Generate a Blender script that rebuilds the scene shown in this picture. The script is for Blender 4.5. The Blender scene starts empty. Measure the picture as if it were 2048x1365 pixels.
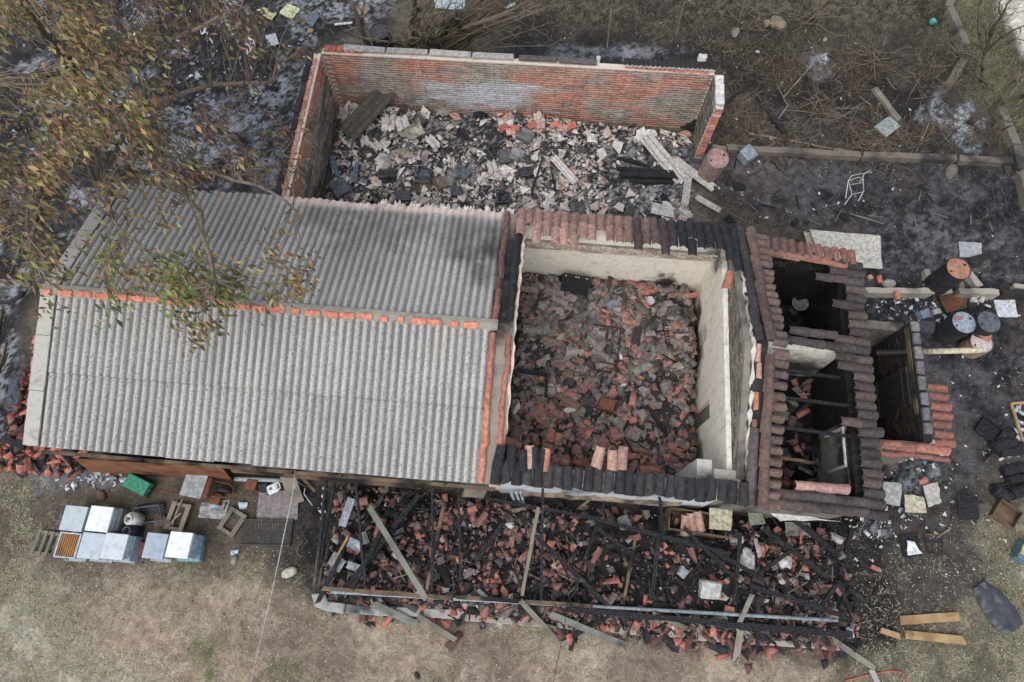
import bpy, bmesh, math, random
import numpy as np
from mathutils import Vector, Matrix, Quaternion, Euler

random.seed(11)
rng = np.random.default_rng(11)
S = bpy.context.scene
COL = S.collection

# ------------------------------------------------------------------ camera, sky, sun, exposure
TH, HD, F, CAM = math.radians(20.0), math.radians(4.885), 1366.0, (0.604, -1.785, 15.0)
cd = bpy.data.cameras.new('camera')
cam = bpy.data.objects.new('camera', cd); COL.objects.link(cam)
cd.sensor_fit = 'HORIZONTAL'; cd.sensor_width = 36.0; cd.lens = 36.0 * F / 2048.0
cd.clip_start = 0.1; cd.clip_end = 2000.0
cam.location = CAM; cam.rotation_euler = (TH, 0, HD)
S.camera = cam

SUN_EL, SUN_AZ = math.radians(58), math.radians(208)
W = bpy.data.worlds.new('World'); S.world = W; W.use_nodes = True
nt = W.node_tree
sky = nt.nodes.new('ShaderNodeTexSky'); sky.sky_type = 'NISHITA'; sky.sun_disc = False
sky.sun_elevation = SUN_EL; sky.sun_rotation = SUN_AZ
sky.air_density = 1.0; sky.dust_density = 1.5; sky.ozone_density = 1.0
hsv = nt.nodes.new('ShaderNodeHueSaturation'); hsv.inputs['Saturation'].default_value = 0.5
bg = nt.nodes['Background']; bg.inputs['Strength'].default_value = 0.15
nt.links.new(sky.outputs[0], hsv.inputs['Color']); nt.links.new(hsv.outputs[0], bg.inputs['Color'])
sl = bpy.data.lights.new('sun', 'SUN'); sl.energy = 1.15; sl.angle = math.radians(55); sl.color = (1.0, 0.96, 0.91)
sun = bpy.data.objects.new('sun', sl); COL.objects.link(sun)
sd = Vector((math.sin(SUN_AZ) * math.cos(SUN_EL), math.cos(SUN_AZ) * math.cos(SUN_EL), math.sin(SUN_EL)))
sun.rotation_euler = sd.to_track_quat('Z', 'Y').to_euler(); sun.location = sd * 60
S.view_settings.view_transform = 'Standard'; S.view_settings.look = 'None'
S.view_settings.exposure = 0.5; S.view_settings.gamma = 1.0
S.view_settings.use_curve_mapping = False

# ------------------------------------------------------------------ helpers
def P(px, py, z=0.0):
    """photo point (2048 wide) at height z -> place on the site"""
    a, b = (px - 1024) / F, (py - 682.5) / F
    dy = math.sin(TH) - b * math.cos(TH); dz = math.cos(TH) + b * math.sin(TH)
    t = (CAM[2] - z) / dz
    x, y = a * t, dy * t
    return (CAM[0] + math.cos(HD) * x - math.sin(HD) * y, CAM[1] + math.sin(HD) * x + math.cos(HD) * y)
def PZ(px, py, z=0.0):
    u, v = P(px, py, z); return (u, v, z)
def proj(u, v, z=0.0):
    dx, dy = u - CAM[0], v - CAM[1]
    x = math.cos(HD) * dx + math.sin(HD) * dy; y = -math.sin(HD) * dx + math.cos(HD) * dy
    h = CAM[2] - z
    dep = math.cos(TH) * h + math.sin(TH) * y; up = math.cos(TH) * y - math.sin(TH) * h
    return 1024 + F * x / dep, 682.5 - F * up / dep
def ss(a, b, x):
    t = np.clip((x - a) / (b - a), 0, 1); return t * t * (3 - 2 * t)
def vnoise(x, y, seed=0):
    xi = np.floor(x).astype(np.int64); yi = np.floor(y).astype(np.int64)
    fx = x - xi; fy = y - yi; fx = fx * fx * (3 - 2 * fx); fy = fy * fy * (3 - 2 * fy)
    def h(i, j):
        n = (i * 374761393 + j * 668265263 + seed * 1442695041) & 0x7fffffff
        n = ((n ^ (n >> 13)) * 1274126177) & 0x7fffffff
        n = (n ^ (n >> 16)) & 0xffff
        return n / 65535.0
    return (h(xi, yi) * (1 - fx) + h(xi + 1, yi) * fx) * (1 - fy) + (h(xi, yi + 1) * (1 - fx) + h(xi + 1, yi + 1) * fx) * fy
def fbm(x, y, f=1.0, o=4, seed=0, g=0.5):
    x = np.asarray(x, float); y = np.asarray(y, float); r = 0; a = 1.0; s = 0
    for k in range(o):
        r = r + a * vnoise(x * f + 17.3 * k, y * f - 9.1 * k, seed + k); s += a; a *= g; f *= 2.03
    return r / s
def lin(*c):
    out = []
    for v in c:
        v /= 255.0; out.append(v / 12.92 if v <= 0.04045 else ((v + 0.055) / 1.055) ** 2.4)
    return tuple(out)
def mixc(a, b, t): return tuple(a[i] * (1 - t) + b[i] * t for i in range(3))
def jit(c, a=0.12):
    k = 1 + random.uniform(-a, a); return tuple(max(0.004, x * k * (1 + random.uniform(-a * .3, a * .3))) for x in c)

# ground relief: the heaps in the rooms, the porch slab, small bumps
def hf(u, v):
    u = np.asarray(u, float); v = np.asarray(v, float)
    h = 0.05 * (fbm(u, v, 0.9, 4, 3) - 0.5) + 0.02 * (fbm(u, v, 5, 3, 8) - 0.5)
    def box(u0, u1, v0, v1, s=0.12): return ss(u0 - s, u0 + s, u) * (1 - ss(u1 - s, u1 + s, u)) * ss(v0 - s, v0 + s, v) * (1 - ss(v1 - s, v1 + s, v))
    c = box(0.25, 4.25, 0.5, 5.35); h = h + c * (0.22 + 0.28 * fbm(u, v, 1.1, 4, 21))
    s = box(-4.7, 4.1, 5.9, 9.75, .15); h = h + s * (0.12 + 0.36 * fbm(u, v, 0.9, 4, 31)) * (1 - 0.6 * ss(1.6, 3.4, u))
    p = box(-3.1, 7.3, -2.15, -0.15, .2); h = h + p * (0.10 + 0.3 * fbm(u, v, 1.0, 4, 41))
    w = box(5.0, 7.0, 0.3, 3.4); h = h + w * (0.1 + 0.35 * fbm(u, v, 1.3, 3, 51))
    l = box(-11.5, -8.85, -.3, 5.0, .3); h = h + l * (0.1 + 0.3 * fbm(u, v, 1.0, 3, 61))
    return h
def H0(u, v): return float(hf(u, v))
def G3(px, py, dz=0.0):
    """ground point seen at a photo point, relief included"""
    z = 0.0
    for _ in range(3):
        u, v = P(px, py, z); z = H0(u, v)
    return Vector((u, v, z + dz))

class Geo:
    """collects shapes, makes one mesh"""
    def __init__(s): s.v = []; s.f = []; s.m = []; s.c = []
    def add(s, vs, fs, mi=0, col=None):
        o = len(s.v); s.v.extend(tuple(p) for p in vs); s.f.extend(tuple(i + o for i in f) for f in fs)
        s.m.extend([mi] * len(fs)); s.c.extend([col or (1, 1, 1)] * len(vs)); return s
    def box(s, x0, x1, y0, y1, z0, z1, M=None, mi=0, col=None):
        vs = [Vector((x, y, z)) for z in (z0, z1) for y in (y0, y1) for x in (x0, x1)]
        if M is not None: vs = [M @ p for p in vs]
        return s.add(vs, [(0, 2, 3, 1), (4, 5, 7, 6), (0, 1, 5, 4), (2, 6, 7, 3), (0, 4, 6, 2), (1, 3, 7, 5)], mi, col)
    def tube(s, pts, rad, n=8, mi=0, cap=True, col=None):
        pts = [Vector(p) for p in pts]; rad = rad if hasattr(rad, '__len__') else [rad] * len(pts)
        vs = []; fs = []; ref = None
        for i, p in enumerate(pts):
            t = (pts[min(i + 1, len(pts) - 1)] - pts[max(i - 1, 0)]).normalized()
            if ref is None: ref = t.orthogonal().normalized()
            a = (ref - t * ref.dot(t)).normalized(); ref = a; b = t.cross(a)
            for k in range(n):
                an = 2 * math.pi * k / n; vs.append(p + (a * math.cos(an) + b * math.sin(an)) * rad[i])
        for i in range(len(pts) - 1):
            for k in range(n):
                k2 = (k + 1) % n; fs.append((i * n + k, i * n + k2, (i + 1) * n + k2, (i + 1) * n + k))
        if cap: fs.append(tuple(range(n))[::-1]); fs.append(tuple((len(pts) - 1) * n + k for k in range(n)))
        return s.add(vs, fs, mi, col)
    def lathe(s, prof, n=24, mi=0, M=None, col=None):
        vs = []; fs = []
        for r, z in prof:
            for k in range(n):
                an = 2 * math.pi * k / n; vs.append(Vector((r * math.cos(an), r * math.sin(an), z)))
        for i in range(len(prof) - 1):
            for k in range(n):
                k2 = (k + 1) % n; fs.append((i * n + k, i * n + k2, (i + 1) * n + k2, (i + 1) * n + k))
        if M is not None: vs = [M @ p for p in vs]
        return s.add(vs, fs, mi, col)
    def mesh(s, name, mats, smooth=False, att=False):
        me = bpy.data.meshes.new(name); me.from_pydata([tuple(p) for p in s.v], [], s.f)
        for m in (mats if isinstance(mats, (list, tuple)) else [mats]): me.materials.append(m)
        me.polygons.foreach_set('material_index', s.m)
        if smooth: me.polygons.foreach_set('use_smooth', [True] * len(s.f))
        if att:
            a = me.color_attributes.new('Col', 'FLOAT_COLOR', 'POINT')
            a.data.foreach_set('color', np.c_[np.array(s.c, float), np.ones(len(s.c))].ravel())
        me.update(); return me

def link(name, data, parent=None, loc=None, rot=None, color=None):
    o = bpy.data.objects.new(name, data); COL.objects.link(o)
    if loc is not None: o.location = loc
    if rot is not None:
        if isinstance(rot, (Quaternion, Matrix)):
            o.rotation_euler = (rot if isinstance(rot, Matrix) else rot.to_matrix()).to_euler()
        else: o.rotation_euler = rot
    if color is not None: o.color = (*color[:3], 1)
    if parent is not None: o.parent = parent
    return o
def tag(o, label, cat, group=None, kind=None):
    if label: o['label'] = label
    if cat: o['category'] = cat
    if group: o['group'] = group
    if kind: o['kind'] = kind
    return o
def thing(name, label, cat, loc=(0, 0, 0), rot=None, group=None):
    return tag(link(name, None, None, loc, rot), label, cat, group)
def part(name, g, mat, parent, smooth=False, color=None, label=None, kind=None, loc=None, rot=None):
    o = link(name, g.mesh(name, mat, smooth) if isinstance(g, Geo) else g, parent, loc, rot, color)
    if label: o['label'] = label
    if kind: o['kind'] = kind
    return o
def solo(name, g, mat, label, cat, loc=(0, 0, 0), rot=None, group=None, smooth=False, color=None):
    return tag(link(name, g.mesh(name, mat, smooth) if isinstance(g, Geo) else g, None, loc, rot, color), label, cat, group)
def tri_mesh(name, V, T, mat, col=None):
    me = bpy.data.meshes.new(name); n = len(V); t = len(T)
    me.vertices.add(n); me.vertices.foreach_set('co', np.asarray(V, np.float32).ravel())
    me.loops.add(3 * t); me.loops.foreach_set('vertex_index', np.asarray(T, np.int32).ravel())
    me.polygons.add(t); me.polygons.foreach_set('loop_start', np.arange(0, 3 * t, 3, dtype=np.int32))
    me.update(calc_edges=True); me.materials.append(mat)
    if col is not None:
        a = me.color_attributes.new('Col', 'FLOAT_COLOR', 'POINT')
        a.data.foreach_set('color', np.c_[np.asarray(col, float), np.ones(n)].astype(np.float32).ravel())
    return me

# ------------------------------------------------------------------ materials
class N:
    def __init__(s, name, rough=0.9, spec=0.25):
        s.m = bpy.data.materials.new(name); s.m.use_nodes = True; s.t = s.m.node_tree
        s.b = s.t.nodes['Principled BSDF']; s.b.inputs['Roughness'].default_value = rough
        s.b.inputs['Specular IOR Level'].default_value = spec
        s.geo = s.t.nodes.new('ShaderNodeNewGeometry'); s.pos = s.geo.outputs['Position']
    def set(s, sock, v):
        if hasattr(v, 'is_linked') or isinstance(v, bpy.types.NodeSocket): s.t.links.new(v, sock)
        elif isinstance(v, (tuple, list)) and len(v) == 3 and sock.type == 'RGBA': sock.default_value = (*v, 1)
        else: sock.default_value = v
    def noise(s, scale, detail=4, vec=None, rough=0.55, stretch=None, dist=0.0):
        n = s.t.nodes.new('ShaderNodeTexNoise'); n.inputs['Scale'].default_value = scale
        n.inputs['Detail'].default_value = detail; n.inputs['Roughness'].default_value = rough; n.inputs['Distortion'].default_value = dist
        v = vec or s.pos
        if stretch:
            mp = s.t.nodes.new('ShaderNodeMapping'); mp.inputs['Scale'].default_value = stretch; s.t.links.new(v, mp.inputs['Vector']); v = mp.outputs[0]
        s.t.links.new(v, n.inputs['Vector']); return n.outputs['Fac']
    def vor(s, scale, vec=None, feat='DISTANCE_TO_EDGE', stretch=None):
        n = s.t.nodes.new('ShaderNodeTexVoronoi'); n.feature = feat; n.inputs['Scale'].default_value = scale
        v = vec or s.pos
        if stretch:
            mp = s.t.nodes.new('ShaderNodeMapping'); mp.inputs['Scale'].default_value = stretch; s.t.links.new(v, mp.inputs['Vector']); v = mp.outputs[0]
        s.t.links.new(v, n.inputs['Vector']); return n.outputs['Distance']
    def ramp(s, fac, a, b, lo=0.0, hi=1.0):
        n = s.t.nodes.new('ShaderNodeMapRange'); n.interpolation_type = 'SMOOTHSTEP'
        s.set(n.inputs['Value'], fac)
        for k, v in (('From Min', a), ('From Max', b), ('To Min', lo), ('To Max', hi)): n.inputs[k].default_value = v
        return n.outputs[0]
    def math(s, op, a, b=0.0):
        n = s.t.nodes.new('ShaderNodeMath'); n.operation = op; s.set(n.inputs[0], a); s.set(n.inputs[1], b); return n.outputs[0]
    def mix(s, f, a, b, mode='MIX'):
        n = s.t.nodes.new('ShaderNodeMix'); n.data_type = 'RGBA'; n.blend_type = mode
        s.set(n.inputs[0], f); s.set(n.inputs[6], a); s.set(n.inputs[7], b); return n.outputs[2]
    def bump(s, h, strength=0.4, dist=0.02):
        n = s.t.nodes.new('ShaderNodeBump'); n.inputs['Strength'].default_value = strength; n.inputs['Distance'].default_value = dist
        s.set(n.inputs['Height'], h); s.t.links.new(n.outputs[0], s.b.inputs['Normal'])
    def objcol(s):
        n = s.t.nodes.new('ShaderNodeObjectInfo'); return n.outputs['Color'], n.outputs['Random']
    def att(s, name='Col'):
        n = s.t.nodes.new('ShaderNodeAttribute'); n.attribute_name = name; return n.outputs['Color']
    def local(s):
        n = s.t.nodes.new('ShaderNodeTexCoord'); return n.outputs['Object']
    def blob(s, c, r0, r1):
        n = s.t.nodes.new('ShaderNodeVectorMath'); n.operation = 'DISTANCE'; s.t.links.new(s.pos, n.inputs[0]); n.inputs[1].default_value = c
        d = s.math('ADD', n.outputs['Value'], s.math('MULTIPLY', s.math('SUBTRACT', s.noise(2.2, 5), 0.5), 1.6))
        return s.ramp(d, r0, r1, 1.0, 0.0)
    def done(s, col): s.set(s.b.inputs['Base Color'], col); return s.m

def make_piece(name, att=False, rough=0.88, soot=0.28, dust=0.14, bump=0.5, sat=0.83, metal=0.0):
    """one pigment per piece (object colour or vertex colour), mottled, sooted and dusted"""
    n = N(name, rough)
    c = n.att() if att else n.objcol()[0]
    hs = n.t.nodes.new('ShaderNodeHueSaturation'); hs.inputs['Saturation'].default_value = sat; hs.inputs['Value'].default_value = 0.95; n.set(hs.inputs['Color'], c); c = hs.outputs[0]
    f = n.ramp(n.noise(14, 5), 0.3, 0.7); c = n.mix(0.65, c, n.mix(f, (0.5, 0.5, 0.5), (1.3, 1.3, 1.3)), 'MULTIPLY')
    c = n.mix(n.ramp(n.noise(4.5, 5), 0.52, 0.72, 0, soot), c, (0.022, 0.022, 0.024))
    c = n.mix(n.ramp(n.noise(9, 6), 0.55, 0.75, 0, dust), c, (0.36, 0.34, 0.32))
    if metal: n.b.inputs['Metallic'].default_value = metal
    n.bump(n.math('ADD', n.noise(60, 4), n.noise(18, 3)), bump, 0.012)
    return n.done(c)
M_OBJ = make_piece('weathered_clay'); M_ATT = make_piece('weathered_rubble', att=True)
M_TILE = make_piece('fired_tile', soot=0.3, dust=0.10, bump=0.2)
M_CLEAN = make_piece('dry_surface', soot=0.25, dust=0.08, bump=0.3)
M_PAINT = make_piece('dull_paint', soot=0.18, dust=0.15, bump=0.12, rough=0.6, sat=0.85)
M_TIN = make_piece('scorched_tin', soot=0.75, dust=0.4, bump=0.3, rough=0.55, metal=0.15, sat=0.6)

def make_wood(name, c1, c2, char=0.0):
    n = N(name, 0.85); L = n.local()
    g = n.noise(6, 6, L, 0.6, (0.6, 9, 9), 0.6)
    c = n.mix(g, c1, c2); c = n.mix(n.ramp(n.noise(2.5, 4), 0.35, 0.7), c, n.mix(0.6, c, (0.3, 0.3, 0.3), 'MULTIPLY'))
    c = n.mix(n.ramp(n.noise(1.3, 5), 0.62 - char * .5, 0.8 - char * .5, 0, 0.95), c, (0.016, 0.015, 0.015))
    n.bump(n.math('ADD', g, n.noise(40, 3, L, 0.5, (0.3, 3, 3))), 0.5, 0.01); return n.done(c)
M_WOOD = make_wood('weathered_wood', (0.19, 0.165, 0.125), (0.36, 0.32, 0.25), 0.0)
M_TAN = make_wood('pale_timber', (0.40, 0.25, 0.12), (0.56, 0.38, 0.2), 0.0)
M_GREEN = make_wood('greenish_timber', (0.16, 0.17, 0.14), (0.33, 0.33, 0.27), 0.05)
M_SCORCH = make_wood('scorched_timber', (0.14, 0.09, 0.055), (0.26, 0.19, 0.12), 0.38)
def make_char():
    n = N('charred_wood', 0.7, 0.4); L = n.local()
    e = n.vor(16, L, stretch=(0.5, 1.6, 1.6))
    c = n.mix(n.ramp(e, 0.0, 0.12), (0.006, 0.006, 0.006), (0.026, 0.026, 0.029))
    c = n.mix(n.ramp(n.noise(5, 5), 0.6, 0.78, 0, 0.55), c, (0.16, 0.16, 0.165))
    n.bump(n.math('ADD', n.ramp(e, 0, 0.15), n.noise(30, 3)), 0.9, 0.015); return n.done(c)
M_CHAR = make_char()

def make_plaster(name, base, soot=0.5, low=0.55, spots=()):
    n = N(name, 0.92)
    c = n.mix(n.noise(1.5, 5), base, (base[0] * .93, base[1] * .88, base[2] * .80))
    c = n.mix(n.ramp(n.noise(9, 6), 0.5, 0.75, 0, 0.4), c, (base[0] * .55, base[1] * .52, base[2] * .46)); c = n.mix(n.ramp(n.noise(2.6, 7, rough=0.7, dist=1.2), 0.56, 0.62, 0, 0.4), c, (base[0] * .5, base[1] * .46, base[2] * .4))
    c = n.mix(n.ramp(n.vor(1.6, stretch=(1, 1, 1.3)), 0.0, 0.008, 0.6, 0.0), c, (0.12, 0.11, 0.10))
    c = n.mix(n.ramp(n.noise(1.1, 6, stretch=(1, 1, 0.45)), low, low + 0.16, 0, soot), c, (0.03, 0.03, 0.031))
    for ce, r0, r1, k in spots: c = n.mix(n.math('MULTIPLY', n.blob(ce, r0, r1), k), c, (0.014, 0.014, 0.015))
    n.bump(n.math('ADD', n.noise(25, 5), n.noise(3, 4)), 0.5, 0.02); return n.done(c)
M_PLASTER = make_plaster('cream_plaster', lin(243, 238, 226), 0.8, 0.63, (((4.35, 3.7, .1), .3, .95, .95), ((4.3, 4.6, .1), .2, .7, .9), ((3.6, 5.3, .3), .1, .55, .95), ((4.4, 1.2, .1), .2, .8, .85), ((4.55, 5.3, 2.0), .1, .6, .8), ((6.4, 3.3, .8), .3, 1.0, .95)))
M_SOOTY = make_plaster('sooty_plaster', lin(128, 123, 117), 0.95, 0.39)
M_WALLTOP = make_plaster('rough_masonry', lin(140, 134, 126), 0.8, 0.5)
M_MORTAR = make_plaster('mortar', lin(158, 154, 146), 0.5, 0.57)
M_CONC = make_plaster('old_concrete', lin(170, 164, 155), 0.6, 0.56)
M_SLAB = make_plaster('pale_cement', lin(184, 182, 176), .45, .6)
M_BLACKWALL = make_plaster('smoke_and_shade_wall', lin(30, 28, 27), .9, .5)  # smoke black, darkened further so the colour carries the wing's inner shade
M_BEAMC = make_plaster('stained_concrete', lin(122, 114, 106), 0.85, 0.48)
M_VERGE = make_plaster('verge_mortar', lin(150, 142, 132), 0.8, 0.55, (((.05, 3.6, 2.9), .3, 1.0, .9), ((.1, 4.6, 2.6), .3, 1.1, .92), ((.1, 2.9, 3.1), .1, .6, .85)))
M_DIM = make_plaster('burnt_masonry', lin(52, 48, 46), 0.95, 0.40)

def make_roof():
    n = N('fibre_cement', 0.9)
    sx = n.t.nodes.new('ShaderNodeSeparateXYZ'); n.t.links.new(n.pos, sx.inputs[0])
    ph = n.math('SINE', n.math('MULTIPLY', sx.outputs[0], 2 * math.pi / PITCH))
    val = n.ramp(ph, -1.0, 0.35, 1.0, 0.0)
    c = n.mix(n.noise(0.9, 5), lin(180, 176, 169), lin(206, 201, 192))
    sp = n.noise(26, 5, rough=0.7)
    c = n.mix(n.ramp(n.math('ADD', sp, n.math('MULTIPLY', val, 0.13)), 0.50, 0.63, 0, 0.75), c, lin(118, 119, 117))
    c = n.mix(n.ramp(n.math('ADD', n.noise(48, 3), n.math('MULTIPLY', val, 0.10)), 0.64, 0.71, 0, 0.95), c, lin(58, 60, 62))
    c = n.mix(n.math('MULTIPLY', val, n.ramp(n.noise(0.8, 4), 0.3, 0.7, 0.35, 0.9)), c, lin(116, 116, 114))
    rear = n.ramp(sx.outputs[1], 2.75, 3.0)
    c = n.mix(n.math('MULTIPLY', rear, n.ramp(n.noise(1.4, 5), 0.25, 0.7, 0.0, 0.28)), c, lin(166, 162, 156))
    rust = n.ramp(n.noise(0.6, 4), 0.55, 0.75, 0, 0.3); c = n.mix(rust, c, lin(165, 150, 132))
    # smoke stains near the burnt edge
    for ce, r0, r1, k in (((-2.6, 5.1, 2.4), 0.1, 1.2, 0.5), ((-1.0, 4.9, 2.4), 0.1, 1.2, 0.55), ((-0.1, 4.5, 2.6), 0.1, 1.1, 0.8), ((-4.0, 5.2, 2.4), 0.1, 0.8, 0.5), ((-5.6, 4.4, 2.6), 0.2, 1.6, 0.2), ((-3.0, 4.3, 2.6), .1, 1.3, .3)):
        c = n.mix(n.math('MULTIPLY', n.blob(ce, r0, r1), k), c, lin(62, 60, 62))
    c = n.mix(n.math('MULTIPLY', n.math('MULTIPLY', n.ramp(sx.outputs[1], 5.42, 5.62), n.ramp(sx.outputs[0], -5.4, -4.6)), n.ramp(n.noise(5, 3), 0.3, 0.5, 0.3, 0.9)), c, lin(222, 200, 188))
    c = n.mix(n.math('MULTIPLY', n.objcol()[1], 0.28), c, n.mix(1.0, c, (0.62, 0.62, 0.63), 'MULTIPLY'))
    drip = n.ramp(n.noise(3.0, 5, stretch=(1.6, 0.22, 0.3)), 0.55, 0.75, 0, 0.45); c = n.mix(drip, c, lin(120, 118, 114))
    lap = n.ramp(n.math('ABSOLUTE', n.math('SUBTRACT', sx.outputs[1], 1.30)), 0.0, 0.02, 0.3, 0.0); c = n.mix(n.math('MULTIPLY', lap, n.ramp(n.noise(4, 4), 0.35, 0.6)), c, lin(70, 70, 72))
    n.bump(n.math('ADD', sp, n.noise(90, 3)), 0.35, 0.01); return n.done(c)
PITCH = 0.15
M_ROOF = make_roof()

def make_ground():
    n = N('scorched_earth', 0.95, 0.1)
    c = n.att()
    k = n.ramp(n.noise(1.7, 5), 0.35, 0.68)          # rough and smooth places
    g1 = n.ramp(n.noise(24, 8, rough=0.8), 0.3, 0.7); g2 = n.ramp(n.noise(4.2, 8, rough=0.75, dist=0.6), 0.32, 0.68)
    c = n.mix(n.math('ADD', 0.35, n.math('MULTIPLY', k, 0.65)), c, n.mix(1.0, c, n.mix(g1, (0.5, 0.5, 0.5), (1.45, 1.44, 1.42)), 'MULTIPLY'))
    c = n.mix(1.0, c, n.mix(g2, (0.66, 0.66, 0.67), (1.32, 1.31, 1.29)), 'MULTIPLY')
    c = n.mix(n.math('MULTIPLY', k, n.ramp(n.noise(70, 5, rough=0.8), 0.58, 0.66, 0, 0.7)), c, n.mix(1.0, c, (2.1, 2.05, 2.0), 'MULTIPLY'))
    c = n.mix(n.math('MULTIPLY', k, n.ramp(n.noise(11, 7, rough=0.8), 0.56, 0.66, 0, 0.65)), c, n.mix(1.0, c, (0.4, 0.39, 0.38), 'MULTIPLY'))
    c = n.mix(n.ramp(n.vor(7, feat='F1', stretch=(1, 1.6, 1)), 0.0, 0.04, 0.45, 0.0), c, (0.42, 0.41, 0.40))
    n.bump(n.math('ADD', n.noise(22, 6), n.noise(70, 4)), 0.8, 0.03); return n.done(c)
M_GROUND = make_ground()
def make_leaf():
    n = N('leaf', 0.7, 0.3); c = n.att(); c = n.mix(0.6, c, n.mix(n.noise(30, 3), (0.6, 0.6, 0.6), (1.35, 1.35, 1.35)), 'MULTIPLY'); return n.done(c)
M_LEAF = make_leaf()
def make_leafo():
    n = N('leaf_single', 0.7, 0.3); c = n.objcol()[0]; c = n.mix(0.6, c, n.mix(n.noise(30, 3), (0.6, 0.6, 0.6), (1.35, 1.35, 1.35)), 'MULTIPLY'); return n.done(c)
M_LEAFO = make_leafo()
def make_bark():
    n = N('bark', 0.9); c = n.mix(n.noise(18, 5), lin(82, 72, 62), lin(150, 136, 120)); c = n.mix(n.ramp(n.noise(2, 4), 0.48, 0.68, 0, 0.8), c, (0.03, 0.028, 0.026)); n.bump(n.noise(40, 4), 0.6, 0.02); return n.done(c)
M_BARK = make_bark()
def make_rust(name, a, b, k=0.0):
    n = N(name, 0.75, 0.3); c = n.mix(n.ramp(n.noise(3.2, 6), 0.3, 0.7), a, b); c = n.mix(n.ramp(n.noise(12, 5), 0.5, 0.7, 0, 0.6), c, (0.05, 0.035, 0.028))
    c = n.mix(n.ramp(n.noise(2.0, 5), 0.55 - k, 0.75 - k, 0, 0.9), c, (0.022, 0.022, 0.025)); n.bump(n.noise(35, 4), 0.3, 0.01); return n.done(c)
M_RUST = make_rust('rusty_steel', lin(128, 82, 58), lin(92, 64, 50))
M_BLACK = make_rust('burnt_steel', lin(58, 52, 50), lin(38, 40, 46), 0.1)
M_RPANEL = make_wood('rust_stained_board', (.13, .055, .03), (.36, .16, .075), .12)
# ------------------------------------------------------------------ ground
def polymask(X, Y, poly, soft, amp, seed):
    poly = np.array(poly, float); inside = np.zeros(X.shape, bool); d = np.full(X.shape, 1e9)
    for i in range(len(poly)):
        (x1, y1), (x2, y2) = poly[i], poly[(i + 1) % len(poly)]
        ex, ey = x2 - x1, y2 - y1
        t = np.clip(((X - x1) * ex + (Y - y1) * ey) / (ex * ex + ey * ey + 1e-9), 0, 1)
        d = np.minimum(d, np.hypot(X - x1 - t * ex, Y - y1 - t * ey))
        cr = (y1 > Y) != (y2 > Y)
        inside ^= cr & (X < (x2 - x1) * (Y - y1) / (y2 - y1 + 1e-12) + x1)
    sdv = np.where(inside, d, -d) + amp * (fbm(X, Y, 1 / 90., 4, seed) - 0.5) * 2 + 26 * (fbm(X, Y, 1 / 16., 3, seed + 40, .7) - .5)
    return ss(-soft, soft, sdv)
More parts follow.
